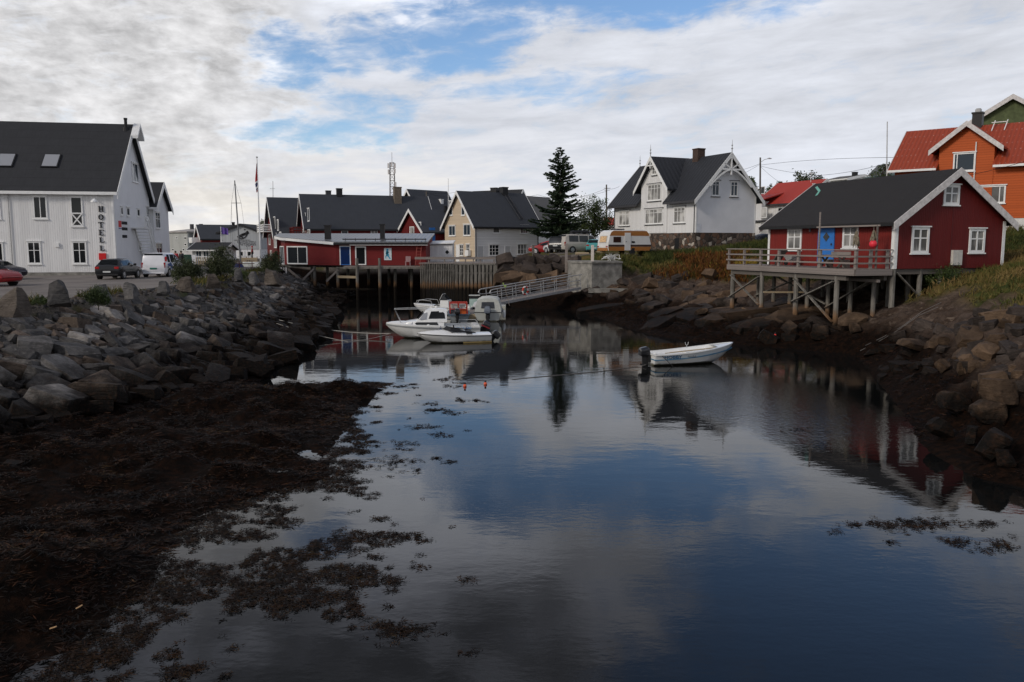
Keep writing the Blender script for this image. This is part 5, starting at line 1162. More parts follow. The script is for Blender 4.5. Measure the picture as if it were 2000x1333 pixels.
# ---- red wharf house on piles and the tall red houses behind
def wharf_house():
    zf = 3.42; Y = 82.5
    P = [at(557, 500, 86.3), at(656, 500, Y), at(832, 500, Y)]; ze, sl = 5.72, 0.122
    zr = lambda y: ze + (y - Y) * sl; yb = 89.3
    t = thing('wharf_house', 'long low red wharf house with pale metal roof on piles', 'house', (P[1].x, P[1].y, zf)); o = Vector((P[1].x, P[1].y, zf))
    pts = [(P[0].x, P[0].y), (P[1].x, P[1].y), (P[2].x, P[2].y), (P[2].x, yb), (P[0].x - 1.0, yb), (P[0].x - .75, 87.6)]
    m = MB(); n = len(pts); vs = [(x - o.x, y - o.y, 0) for x, y in pts] + [(x - o.x, y - o.y, zr(y) - zf) for x, y in pts]
    m.add(vs, [(i, (i + 1) % n, n + (i + 1) % n, n + i) for i in range(n)]); m.build('wall', RED_FLAT, t)
    rp = [(P[0].x - .35, P[0].y - .35), (P[1].x - .1, P[1].y - .5), (P[2].x + .25, P[2].y - .5), (P[2].x + .25, yb + .2), (P[0].x - 1.5, yb + .2), (P[0].x - 1.35, 87.3)]
    m = MB(); lo = [(x - o.x, y - o.y, zr(y) - zf + .004) for x, y in rp]; hi = [(x, y, z + .12) for x, y, z in lo]
    m.add(lo + hi, [tuple(range(n))[::-1], tuple(range(n, 2 * n))] + [(i, (i + 1) % n, n + (i + 1) % n, n + i) for i in range(n)]); roof = m.build('roof', ROOF_METAL, t)
    m = MB(); q = [Vector(v) for v in lo]
    for a, b, w, mt in ((0, 1, .26, 0), (5, 0, .26, 0), (4, 5, .26, 0)): m.bar(q[a] + Vector((0, -.03, -.06)), q[b] + Vector((0, -.03, -.06)), .05, w)
    m.build('bargeboard', TRIM, t)
    m = MB(); m.bar(q[1] + Vector((0, -.05, -.1)), q[2] + Vector((0, -.05, -.1)), .1, .16); m.build('fascia', BLACK, t); m = MB(); m.bar(q[1] + Vector((1.6, -.08, -.22)), q[2] + Vector((0, -.08, -.22)), .05, .05); m.build('gutter', TRIM_OLD, t)
    m = MB()                                                            # snow guard along the eave
    for i in range(9): x = q[2].x - .3 - i * 1.0; m.bar((x, .1, ze - zf + .12), (x, .1, ze - zf + .4), .05, .05)
    m.bar((q[2].x - 8.6, .1, ze - zf + .3), (q[2].x - .2, .1, ze - zf + .3), .05, .12); m.build('snow_guard', DKGREY, roof)
    # windows: wall frames of the angled and the straight front
    def frame(a, b):
        a3, b3 = Vector((a[0] - o.x, a[1] - o.y, 0)), Vector((b[0] - o.x, b[1] - o.y, 0)); u = (b3 - a3).normalized(); return (a3, u, Vector((u.y, -u.x, 0)))
    class S: pass
    s = S(); s.o = t; s.w = {'a': frame(pts[0], pts[1]), 'f': frame(pts[1], pts[2]), 'e': frame(pts[5], pts[0])}; s.Mi = Matrix.Translation(o).inverted()
    for nm in ('px', 'rect', 'window', 'door'): setattr(s, nm, getattr(House, nm).__get__(s))
    s.window('a', (560.5, 481, 601.5, 517), (.53,), (), GLASS, cas=.13, head=False); s.window('e', (547.3, 481, 556, 517), (.5,), (), GLASS_B, cas=.1, head=False)
    s.door('f', (663, 480.5, 685.5, 518), BLUE, TRIM, (.12, .04, .88, .93), glass('blue_door_glass', (.012, .03, .11))); s.door('f', (693.5, 481.5, 715.5, 518), TRIM, TRIM, (.12, .06, .88, .93))
    W = s.w['f']; u0, z0, u1, z1 = s.rect('f', (750, 485, 765, 508.5)); pn = MB(); pn.wbox(W, u0, z0, u1, z1, .004, .05, 0)
    w, h = u1 - u0, z1 - z0; O, u, nn = W; pt = lambda a, b: O + u * (u0 + a * w) + ZV * (z0 + b * h) + nn * .055
    for a, b, k in (((.5, .95), (.35, .62), .16), ((.35, .62), (.55, .35), .22), ((.55, .35), (.82, .1), .10), ((.45, .5), (.2, .28), .08), ((.2, .28), (.25, .12), .06), ((.3, .55), (.62, .7), .14)): pn.bar(pt(*a), pt(*b), k * w * 1.6, .012, 1, up=nn)
    pn.build('wall_picture', [plain('pale_panel', (.62, .68, .70), .5, .05), plain('turquoise_figure', (.03, .28, .44), .5, .2)], t)
    for (px0, px1, yt, yy) in [(634.5, 645.5, 442, 84.4), (742.5, 751, 440, 84.4)]:
        a, b = at(px0, yt, yy), at(px1, yt, yy); m = MB(); m.box(a.x - o.x, yy - o.y - .25, zr(yy) - zf - .1, b.x - o.x, yy - o.y + .25, a.z - zf); m.box(a.x - o.x - .06, yy - o.y - .31, a.z - zf + .002, b.x - o.x + .06, yy - o.y + .31, a.z - zf + .1); m.build('chimney', BLACK, roof)
    # walkway, piles, braces
    x0, x1 = P[1].x - o.x, P[2].x - o.x; m = MB(); m.box(x0 + 1.0, -1.3, -.16, x1 + .2, -.01, -.04); m.build('walkway', WOOD, t)
    m = MB(); m.box(P[0].x - o.x, -.0 + 3.75, -.3, x0, 3.9, -.003); m.box(x0, .05, -.3, x1, .2, -.17); m.box(x0 + 1.0, -1.32, -.3, x1 + .2, -1.2, -.165); m.box(x0 - 5.0, -.1, -2.5, x0 + 4, 0.1, -2.3); m.build('beam', PILE, t)
    fl = MB(); fl.add([(x - o.x, y - o.y, -.02) for x, y in pts], [tuple(range(n))[::-1]]); fl.build('floor', WOOD_DK, t)
    for px, yy in [(615, 84.2), (660, 82.7), (698, 81.4), (742, 81.3), (772, 82.7), (804, 82.8), (828, 82.7), (565, 86.5), (680, 86), (720, 86.5), (760, 86), (800, 86.5), (640, 87), (610, 88)]:
        a = at(px, 550, yy); MB().tube([(a.x - o.x, yy - o.y, -4.2), (a.x - o.x, yy - o.y, -.16)], [.17, .15], 8).build('pile', PILE, t)
    for px in (698, 742):                                               # piles that stand on above the walkway
        a = at(px, 550, 81.1); MB().tube([(a.x - o.x, 81.1 - o.y, -4.2), (a.x - o.x, 81.1 - o.y, .75)], .14, 8).build('pile', PILE, t)
    m = MB(); lc = lambda px, py, yy: (at(px, py, yy) - o)
    for a, b in (((564, 527, 86.2), (590, 549, 84.6)), ((590, 549, 84.6), (613, 526, 84.0)), ((638, 550, 83), (661, 527, 82.6))): MB().bar(lc(*a), lc(*b), .14, .2).build('brace', WOOD, t)
    m = MB(); m.bar(lc(660, 541, 82.4), lc(700, 542, 81.4), .12, .24); m.build('crossbeam', WOOD_PALE, t)
    m = MB(); 
    for i in range(4): m.box(P[0].x - o.x - .7 + i * .25, 3.5, -1.4, P[0].x - o.x - .55 + i * .25, 3.56, -.31)
    m.build('skirting_board', TRIM_OLD, t)
    # chair, pot and ladder at the right end of the walkway
    a = at(797, 513, 82.0); c = thing('terrace_chair', 'pale garden chair on the wharf walkway near the right end', 'chair', (a.x, 81.9, zf - .04)); gp = plain('worn_pink_plastic', (.35, .22, .22), .5, .1)
    MB().box(-.25, -.25, .4, .25, .25, .46).build('seat', gp, c); MB().box(-.25, .2, .46, .25, .26, .95).build('backrest', gp, c)
    for x in (-.22, .22):
        for y in (-.22, .22): MB().box(x - .025, y - .025, 0, x + .025, y + .025, .398).build('leg', gp, c)
    a = at(818, 500, 81.6); l = thing('ladder', 'red ladder leaning on the right end of the wharf house', 'ladder', (a.x, 81.5, zf - .04)); rd = plain('dull_red_paint', (.22, .04, .03), .6, .15)
    for x in (-.22, .22): MB().bar((x - .1, -.3, 0), (x, .85, 2.3), .06, .06).build('side_rail', rd, l)
    for i in range(7): f = (i + .6) / 7.4; p = Vector((-.1 * (1 - f), -.3 + 1.15 * f, 2.3 * f)); MB().bar(p - Vector((.22, 0, 0)), p + Vector((.22, 0, 0)), .04, .04).build('rung', rd, l)
wharf_house()

def red_house(name, label, apexpx, ridge_px2, Y, yaw, W, ztop, zeave, z0=3.2, L=None, roofm=ROOF_BLUE):
    """tall red house whose left gable faces the camera's left; apexpx = picture column of the gable peak"""
    m_ = (apexpx - 1000) / F; ux, uy = math.cos(yaw), math.sin(yaw); nx_, ny_ = -uy, ux
    ap = Vector((m_ * Y, Y)); A = ap - Vector((nx_, ny_)) * W / 2; B = A + Vector((ux, uy)) * L
    H = House(name, label, 'house', A, B, W, z0, zeave - z0, ztop - zeave); return H
def red_row():
    # middle one
    H = red_house('red_house', 'tall red house with the longest dark roof, behind the wharf house', 597, 822, 112, R(20), 9.0, 12.1, 7.75, 3.2, 16.8)
    H.walls(RED_FLAT, 0, side_mat=RED_SIDE); H.roof(ROOF_BLUE, .4, .5, .18, TRIM, .26, BLACK); br = plain('tan_brick', (.16, .13, .10), .9, .2, 6)
    H.chimney(H.L * .29, H.yr, .75, .9, BLACK); H.chimney(H.L * .76, H.yr - .7, 1.0, 1.9, br)
    H.window('front', (666, 450, 680, 458), (), (), GLASS, cas=.1); H.window('front', (724, 450, 738, 458), (.5,), (), GLASS_C, cas=.1)
    H.window('left', (594, 418, 598, 438), (), (), GLASS_B, cas=.1); H.window('left', (601, 408, 605, 432), (), (), GLASS_B, cas=.1)
    H.window('left', (591, 449, 597, 458), (), (), GLASS_W, cas=.1, head=False); H.window('left', (600, 449, 606, 458), (), (), GLASS_W, cas=.1, head=False)
    b = MB(); y0, y1 = 1.0, H.W - 2.0; b.box(-1.7, y0, 3.3, -.02, y1, 3.45)
    for z in (3.7, 4.1, 4.5): b.box(-1.72, y0, z, -1.66, y1, z + .1); b.box(-1.7, y0 - .03, z, -.02, y0 + .03, z + .1); b.box(-1.7, y1 - .03, z, -.02, y1 + .03, z + .1)
    for i in range(14): yy = y0 + (y1 - y0) * i / 13; b.box(-1.66, yy - .05, 3.45, -1.6, yy + .05, 4.5)
    for i in range(5): x = -1.66 + 1.6 * i / 5; b.box(x, y0 - .0, 3.45, x + .08, y0 + .05, 4.5)
    b.build('balcony', RED_SIDE, H.o)
    # left one
    H = red_house('red_house', 'leftmost tall red house with a white railed balcony', 534, 590, 118, R(24), 9.6, 12.0, 6.9, 3.2, 11)
    H.walls(RED_FLAT, 0, side_mat=RED_SIDE); H.roof(ROOF_BLUE, .4, .5, .18, TRIM, .28, BLACK); H.chimney(H.L * .75, H.yr, .7, 1.2, DKGREY)
    for r in [(528.5, 428, 532, 447), (533.5, 424, 538.5, 447), (541.5, 429, 545, 451), (525, 458, 529, 479), (535, 455, 541, 485), (528, 489, 531.5, 501), (546, 453, 550, 468)]: H.window('left', r, (), (), GLASS_W, cas=.12, head=False)
    b = MB(); y0, y1 = 1.6, H.W - .9; b.box(-1.5, y0, 4.05, -.02, y1, 4.2)
    for z in (4.35, 4.65, 4.95): b.box(-1.52, y0, z, -1.47, y1, z + .14); b.box(-1.5, y0 - .03, z, -.02, y0 + .03, z + .14)
    for i in range(7): yy = y0 + (y1 - y0) * i / 6; b.box(-1.47, yy - .04, 4.2, -1.42, yy + .04, 5.1)
    b.build('balcony', TRIM, H.o); MB().box(-.25, H.yr - .6, H.h + 2.4, -.03, H.yr + 1.0, H.h + 3.2).build('green_sign', plain('dull_green_box', (.05, .075, .05), .7, .1), H.o)
    # small red house with the blue patch
    H = red_house('red_house', 'small red house with blue painted panel beside the cream gable', 805.5, 870, 109, R(33), 7.2, 10.0, 7.2, 3.3, 9.5)
    H.walls(RED_FLAT, 0, side_mat=RED_SIDE); H.roof(ROOF_BLUE, .35, .4, .15, TRIM, .24, BLACK); H.chimney(H.L * .52, H.yr - .5, .45, .9, BLACK)
    H.window('left', (800.5, 443, 809.5, 459), (), (), GLASS_C, cas=.12, head=False); H.window('left', (816, 434, 823, 442.5), (), (), GLASS_W, cas=.12, head=False)
    W = H.w['front']; a = H.rect('front', (838, 445, 850, 472)); MB().wbox(W, a[0], a[1], a[2], a[3], .003, .03).build('blue_panel', BLUE, H.o)
red_row()

def far_left():
    # warehouse gable with the painted sign
    A, B = at(432, 510, 134), at(511, 510, 134); w = B.x - A.x
    t = thing('wharf_hall', 'pale grey gabled hall with a looping black logo painted on it', 'hall', (A.x, A.y, 3.2)); grey = boards('pale_grey_panels', (.42, .44, .455), .5, True, .12, .08)
    zb = zat(487, 134) - 3.2; zc = zat(455, 134) - 3.2; zt = zat(441, 134) - 3.2; xc = at(471, 480, 134).x - A.x; zl = zat(455.5, 134) - 3.2
    m = MB(); dp = 22; m.prism([(0, zb), (w, zb), (w, zc), (xc, zt), (0, zl)], 0, dp, lambda p, q, u: (p, u, q)); m.build('wall', grey, t, fix=True)
    m = MB(); m.box(.2, .1, -.2, w - .1, dp, zb - .003); m.build('lower_wall', WHITE_PLAIN, t)
    m = MB(); P = [(-.6, zl - .25), (xc, zt), (w + .5, zc - .18), (w + .5, zc + .12), (xc, zt + .32), (-.6, zl + .05)]; m.prism(P, -.4, dp + .3, lambda p, q, u: (p, u, q + .01)); m.build('roof', ROOF, t, fix=True)
    ink = plain('black_ink', (.03, .03, .034), .6, .1); lp = lambda px, py: Vector((at(px, py, 134).x - A.x, -.03, at(px, py, 134).z - 3.2)); m = MB()
    fish = [(464.5, 464.5), (467, 462.5), (470, 461), (473, 459.5), (476, 458.5), (479, 457.5), (482, 456), (484.5, 453.5)]
    for a, b in zip(fish, fish[1:]): m.bar(lp(*a), lp(*b), .05, .42, up=(0, 0, 1))
    for a, b in zip([(464.5, 464.5), (467, 466), (471, 467), (475, 466), (479, 464), (481.5, 461), (483, 458)], [(467, 466), (471, 467), (475, 466), (479, 464), (481.5, 461), (483, 458), (484, 456)]): m.bar(lp(*a), lp(*b), .05, .18)
    for a, b in (((484.5, 453), (481.5, 452)), ((484.5, 453.5), (485, 457)), ((478, 450), (478, 448)), ((470, 463), (475, 464)), ((473, 460), (474, 456.5)), ((476, 459), (477.5, 455.5)), ((479, 458), (480, 455))): m.bar(lp(*a), lp(*b), .05, .2)
    m.bar(lp(457, 469.5), lp(488, 469.2), .04, .06); m.build('painted_logo', ink, t)
    text3d('Artypen', t, lp(466, 480), Vector((1, 0, 0)), ZV, .85, plain('faded_ink', (.15, .15, .16), .6, .1), 1.0, 'lettering', .02); text3d('LOFOTEN', t, lp(463, 474.5), Vector((1, 0, 0)), ZV, .42, MATS['faded_ink'], 1.6, 'lettering', .02)
    for (x0, y0, x1, y1) in [(464, 491, 478, 501), (481, 491, 492, 501)]:
        a, b = lp(x0, y0), lp(x1, y1); m = MB(); m.box(a.x, .02, b.z, b.x, .085, a.z); d = m.build('hall_door', TRIM, t); c = (a + b) / 2; MB().box(c.x - .25, -.0, c.z - .3, c.x + .25, .018, c.z + .3).build('door_pane', GLASS, d)
    # red house with balconies left of it
    A = at(396, 500, 152); B, _ = front_line((A.x, A.y), (.883, .469), 474); B = Vector((*B, 0))
    H = House('red_balcony_house', 'far red house with white balconies left of the pale hall', 'house', (A.x, A.y), (B.x, B.y), 9, 3.2, 3.35, 2.5)
    H.walls(RED_FLAT, 0, side_mat=RED_SIDE); H.roof(ROOF_BLUE, .4, .4, .2, TRIM, .28, BLACK); H.chimney(H.L * .93, H.yr, .5, .6, BLACK)
    for z0, y0, y1 in ((.3, .6, 8.4), (2.6, 2.2, 6.8)):
        b = MB(); b.box(-1.5, y0, z0, -.02, y1, z0 + .15); b.box(-1.52, y0, z0 + .15, -1.46, y1, z0 + 1.0); b.box(-1.5, y0 - .04, z0 + .15, -.02, y0 + .02, z0 + 1.0); b.build('balcony', TRIM, H.o)
    for z0, y0 in ((.5, 2), (.5, 5.6), (2.9, 3.6)): H.window('left', None, (), (), GLASS_C, cas=.14, head=False, uz=(y0, z0, y0 + 1.5, z0 + 1.7))
    # three storey grey house
    A, B = at(329, 500, 205), at(368, 500, 200)
    t = House('grey_storehouse', 'far grey three storey storehouse with hipped pale roof beside the hotel', 'house', (A.x, A.y), (B.x + .0, B.y), 14, 3.2, zat(454.5, 200) - 3.2, .01); t.walls(boards('grey_render', (.40, .41, .39), 1.2, True, .06, .25))
    L, Wd, h = t.L, t.W, t.h; m = MB(); e = .4; rz_ = zat(447.5, 205) - 3.2
    v = [(-e, -e, h), (L + e, -e, h), (L + e, Wd + e, h), (-e, Wd + e, h), (L * .35, Wd / 2, rz_), (L * .65, Wd / 2, rz_)]; v2 = [(x, y, z + .3) for x, y, z in v]
    m.add(v2, [(0, 1, 5, 4), (1, 2, 5), (2, 3, 4, 5), (3, 0, 4)]); m.add(v[:4] + v2[:4], [(0, 1, 5, 4), (1, 2, 6, 5), (2, 3, 7, 6), (3, 0, 4, 7), (3, 2, 1, 0)]); r_ = m.build('roof', plain('pale_hip_roof', (.36, .34, .32), .7, .2, .4), t.o)
    for x in (L * .45, L * .9): MB().box(x - .35, 4, h + .8, x + .35, 4.7, rz_ + 1.2).build('chimney', DKGREY, r_)
    for r in [(359.5, 463, 365, 468), (360, 475.5, 365, 480.5), (336, 485.5, 340, 490.5), (356.5, 485.5, 360.5, 490.5), (343, 463, 347, 467)]: t.window('front', r, (), (), GLASS, cas=.1, head=False)
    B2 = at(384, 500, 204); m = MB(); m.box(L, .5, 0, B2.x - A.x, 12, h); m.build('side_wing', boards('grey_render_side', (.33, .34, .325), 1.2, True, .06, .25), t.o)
    # low white buildings on the quay
    A, B = at(376, 505, 118), at(434, 505, 118)
    H = House('quay_cafe', 'low white quay building with slatted windows behind the bushes', 'house', (A.x, A.y), (B.x, B.y), 6, 3.1, zat(488, 118) - 3.1, .9)
    H.walls(WHITE); H.roof(ROOF, .5, .6, .15, TRIM, .2, TRIM)
    for k in range(4): u = .5 + k * 1.05; H.window('front', None, (.5,), (), GLASS_B, cas=.08, head=False, uz=(u, .3, u + .85, 1.7))
    A, B = at(332, 512, 150), at(392, 512, 150); o = MB().box(0, 0, 0, B.x - A.x, .3, zat(490.5, 150) - 3.1).build('quay_wall', plain('white_quay_wall', (.60, .58, .55), .7, .2, .8)); o.location = (A.x, A.y, 3.1); tag(o, 'long low white wall on the far quay beside the hotel', 'wall')
    A, B = at(519, 510, 150), at(549, 510, 150)
    H = House('red_shed', 'far dark red shed seen between hall and red houses', 'shed', (A.x, A.y), (B.x, B.y), 8, 3.2, zat(463, 150) - 3.2, 2.2); H.walls(RED_FLAT); H.roof(ROOF, .4, .4, .2, TRIM, .2, BLACK)
    # pale houses over the cabin roof on the right
    A, B = at(1612, 420, 170), at(1652, 420, 165)
    H = House('white_hill_house', 'far white house with flat roof above the red cabin ridge', 'house', (A.x, A.y), (B.x, B.y), 8, 8, zat(352, 168) - 8, .8); H.walls(WHITE); H.roof(GREY_TILE, .4, .4, .2, TRIM, .3, TRIM); H.chimney(H.L * .8, 3, .8, .8, BLACK)
    A, B = at(1655, 420, 160), at(1720, 420, 150)
    H = House('green_roofed_house', 'far house with a green roof above the red cabin ridge', 'house', (A.x, A.y), (B.x, B.y), 8, 8, zat(356, 155) - 8, 1.2); H.walls(WHITE); H.roof(plain('green_roof', (.045, .085, .06), .6, .2), .4, .4, .2, TRIM, .3, TRIM)
    A, B = at(1690, 420, 185), at(1790, 420, 175)
    H = House('pale_roofed_house', 'far house with a pale slanting roof behind the green roof', 'house', (A.x, A.y), (B.x, B.y), 9, 8, zat(345, 180) - 8, 3.0); H.walls(WHITE); H.roof(ROOF_METAL, .4, .4, .2, TRIM, .3, TRIM)
    A, B = at(1190, 470, 150), at(1200, 470, 150)
    H = House('red_roofed_cottage', 'tiny white cottage with red roof between the tree and the villa', 'cottage', (A.x - .5, A.y), (B.x + 2, B.y), 6, 4.6, zat(441, 150) - 4.6, 1.4); H.walls(WHITE); H.roof(ROOF_RED, .3, .3, .15, TRIM, .2, TRIM)
far_left()
# ---------------------------------------------------------------- quay works
def quay():
    Y = 80.0; zt = 3.66; a, b, c = at(820, 515, Y).x, at(888, 515, Y).x, at(967, 515, Y).x
    t = thing('slatted_quay', 'timber quay front of vertical slats with a rail, below the cream house', 'quay', (a, Y, 0)); n = 20; w = b - a
    for i in range(n):
        x = (i + .5) * w / n; MB().box(x - .045, -.06 - rnd.uniform(0, .03), -.6, x + .045, .06, zt - .02 - rnd.uniform(0, .05)).build('slat', PILE, t)
    for i in range(11):
        x = w + (i + .45) * (c - b) / 10.6; MB().box(x - .13, -.06 - rnd.uniform(0, .04), -.6, x + .13, .06, zt - .16).build('slat', PILE, t)
    m = MB(); m.box(w, .065, 2.62, c - a, .2, 2.82); m.box(w, .065, 1.35, c - a, .2, 1.62); m.box(0, .065, 2.9, w, .2, 3.1); m.box(w, -.09, zt - .14, c - a, .2, zt - .02); m.build('beam', PILE, t)
    m = MB(); m.box(-.1, -.02, zt - .015, c - a + .1, 7.0, zt + .06); m.build('deck', WOOD, t)
    m = MB()
    for px in (837, 868, 888, 909, 924.5, 938, 965): x = at(px, 510, Y).x - a; m.box(x - .06, .12, zt + .062, x + .06, .24, 4.22)
    m.box(-.5, .06, 4.06, c - a, .118, 4.26); m.box(-.5, .05, 4.262, c - a, .26, 4.30); m.build('railing', WOOD, t)
    e = at(982, 520, Y).x - a; m = MB(); m.box(c - a + .02, -.15, -.5, e, 1.2, zt - .1); m.build('end_wall', PILE, t)
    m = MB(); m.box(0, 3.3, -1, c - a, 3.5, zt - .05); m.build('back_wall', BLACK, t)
    # concrete block with the ledge and the posts by the parked cars
    L_, C_, R_ = at(1113, 513, 73.2), at(1156, 513, 71.2), at(1215, 513, 72.4); o = Vector((C_.x, C_.y, 0)); t = thing('concrete_block', 'weathered concrete quay block with an angled corner beside the gangway', 'quay block', o)
    q = [Vector((p.x - o.x, p.y - o.y, 0)) for p in (L_, C_, R_)] + [Vector((R_.x - o.x, 6, 0)), Vector((L_.x - o.x, 6, 0))]
    zt2 = zat(515, 71.2); m = MB(); n = len(q); m.add([v + ZV * 1.2 for v in q] + [v + ZV * zt2 for v in q], [(i, (i + 1) % n, n + (i + 1) % n, n + i) for i in range(n)] + [tuple(range(n, 2 * n))]); m.build('wall', CONCRETE, t)
    q2 = [v * 1.02 + Vector((0, -.12, 0)) for v in q]; m = MB(); m.add([v + ZV * (zt2 + .003) for v in q2] + [v + ZV * (zt2 + .16) for v in q2], [(i, (i + 1) % n, n + (i + 1) % n, n + i) for i in range(n)] + [tuple(range(n, 2 * n)), tuple(range(n))[::-1]]); m.build('coping', CONCRETE, t)
    m = MB(); m.box(-.3, -.5, 1.35, R_.x - o.x + .3, .6, 1.72); m.build('ledge', CONCRETE, t)
    zt3 = zt2 + .16
    g = 'posts along the parking edge'
    for px, y0, y1, yy, mt, lb in [(1041.5, 480, 514, 78, WOOD_DK, 'short grey timber post at the left of the parking edge'), (1106, 476, 525, 76, WOOD, 'thick grey timber post between the silver van and the gangway'), (1157, 479, 513, 72.6, plain('pale_post', (.62, .56, .50), .7, .1), 'pale square post standing on the concrete block')]:
        a0, a1 = at(px, y1, yy), at(px, y0, yy); o_ = MB().box(-.12, -.12, -.4, .12, .12, a1.z - a0.z).build('post', mt, bevel=.015); o_.location = a0; tag(o_, lb, 'post', g)
    r = MB(); rr = random.Random(5); c0 = at(1193, 514, 72.8); pts = [Vector((rr.gauss(0, .34), rr.gauss(0, .2), abs(rr.gauss(.25, .18)))) for _ in range(46)]
    sm = []
    for i in range(len(pts) - 1):
        for f in (0, .33, .66): sm.append(pts[i].lerp(pts[i + 1], f) + Vector((0, 0, .1 * math.sin(f * 3.1))))
    r.tube(sm, .022, 5); o_ = r.build('rope_coil', plain('white_rope', (.66, .66, .64), .7, .1)); o_.location = (c0.x, c0.y, zt3 + .02); tag(o_, 'tangled white rope heaped on the concrete block', 'rope')
    # logs laid as wheel stops
    for x0, x1, py, yy, lb in [(1043, 1072, 499.5, 81, 'short brown log lying before the red car on the upper parking'), (1124, 1150, 499.5, 82, 'pale log lying under the silver van'), (1164, 1182, 500.5, 82, 'pale log lying under the caravan tow end')]:
        p, q_ = at(x0, py, yy), at(x1, py, yy); z_ = float(height(np.array([p.x]), np.array([p.y]))[0][0]) + .12; o_ = MB().tube([(0, 0, 0), (q_.x - p.x, .1, 0)], [.16, .14], 9).build('log', WOOD_PALE); o_.location = (p.x, p.y, z_); tag(o_, lb, 'log')
    # gangway
    A, B = at(960, 592, 64.0), at(1124, 561.5, 71.6); d = (B - A); Lg = d.length; rz = math.atan2(d.y, d.x); pit = math.asin(d.z / Lg)
    t = thing('gangway', 'sloping aluminium gangway from the concrete block down to the pontoon', 'gangway', A, 0); t.rotation_euler = (0, -pit, rz)
    m = MB(); m.box(0, -.55, -.05, Lg, .55, .0); m.build('walkway', WOOD, t)
    for y in (-.62, .62):
        m = MB(); m.box(-.1, y - .03, -.16, Lg, y + .03, .05)
        m.tube([(-.55, y, .75), (-.75, y, .9), (-.62, y, 1.08), (-.35, y, 1.12), (Lg + .2, y, 1.12)], .045, 7); m.tube([(-.55, y, .75), (-.1, y, .70), (Lg, y, .66)], .03, 6); m.tube([(0, y, .35), (Lg, y, .35)], .025, 6)
        for i in range(7): x = .1 + i * (Lg - .2) / 6; m.tube([(x, y, .0), (x, y, 1.12)], .032, 6)
        m.build('railing', GALV, t)
    Mg = Matrix.Translation(A) @ Matrix.Rotation(rz, 4, 'Z') @ Matrix.Rotation(-pit, 4, 'Y')
    rv = []; 
    ring = thing('life_ring', 'red and white life ring hanging on the gangway railing', 'life ring', Mg @ Vector((3.1, -.80, .62)), rz); redm = plain('ring_red', (.62, .06, .03), .5, .1); wm = plain('ring_white', (.75, .72, .68), .5, .1)
    for k in range(8):
        pts = [Vector((.30 * math.cos(t_), 0, .30 * math.sin(t_))) for t_ in [2 * math.pi * (k + f / 4) / 8 for f in range(5)]]; rv.append(MB().tube(pts, .075, 8).build('red_segment' if k % 2 else 'white_segment', redm if k % 2 else wm, ring, smooth=50))
    m = MB(); gr = plain('ring_green', (.08, .25, .2), .6, .1); m.bar((-.22, 0, 0), (.22, 0, 0), .03, .05); m.bar((0, 0, -.22), (0, 0, .22), .03, .05); m.build('cross_strap', gr, ring)
    bu = MB(); p = Mg @ Vector((1.0, -.9, .6)); bu.tube([(0, 0, 0), (-.35, 0, 1.4)], .025, 6); bo = thing('marker_pole', 'boathook pole with yellow green flag beside the gangway foot', 'marker pole', p - Vector((-.1, .1, .9))); bu.build('pole', WOOD, bo)
    m = MB(); m.add([(-.35, 0, 1.4), (-.56, 0, 1.78), (-.45, .0, 1.8), (-.42, 0, 1.62), (-.22, 0, 1.6), (-.28, 0, 1.46)], [(0, 1, 2, 3), (0, 3, 4, 5)]); m.add([(-.35, .02, 1.4), (-.56, .02, 1.78), (-.45, .02, 1.8), (-.42, .02, 1.62), (-.22, .02, 1.6), (-.28, .02, 1.46)], [(3, 2, 1, 0), (5, 4, 3, 0)]); m.build('flag', plain('lime_flag', (.26, .36, .10), .6, .1), bo)
    # pontoon
    p0 = at(903, 628, 59.0); t = thing('pontoon', 'grey floating pontoon between the moored boats', 'pontoon', (p0.x, 59, 0)); m = MB(); m.box(0, 0, -.2, 1.9, 7.0, .42); m.build('float', plain('dark_float', (.05, .05, .052), .7, .2), t)
    m = MB()
    for i in range(46): m.box(-.04, .0 + i * .152, .425, 1.94, .14 + i * .152, .48)
    m.build('deck', WOOD, t); m = MB(); m.box(-.08, -.06, .12, 1.98, -.003, .5); m.box(-.08, 0, .12, -.003, 7, .5); m.build('rubbing_strake', WOOD_PALE, t)
    p1 = at(906, 597, 66.5); m = MB(); m.box(p1.x - p0.x - .3, 7.1, -.2, p1.x - p0.x + 3.4, 9.0, .55); m.build('cross_pontoon', GEL_DIRTY, t)
    p2 = at(927, 597, 65.2); t2 = thing('pump_box', 'pale turquoise box with dark hatch standing on the pontoon', 'box', (p2.x, 65.2, .48)); m = MB(); m.box(-.4, -.3, 0, .4, .3, .75); m.build('body', plain('pale_turquoise', (.38, .50, .46), .5, .1), t2); m = MB(); m.box(-.42, -.32, .753, .42, .32, .98); m.build('hatch', BLACK, t2); MB().box(-.44, -.34, .983, .44, .34, 1.03).build('lid', GEL_DIRTY, t2)
quay()

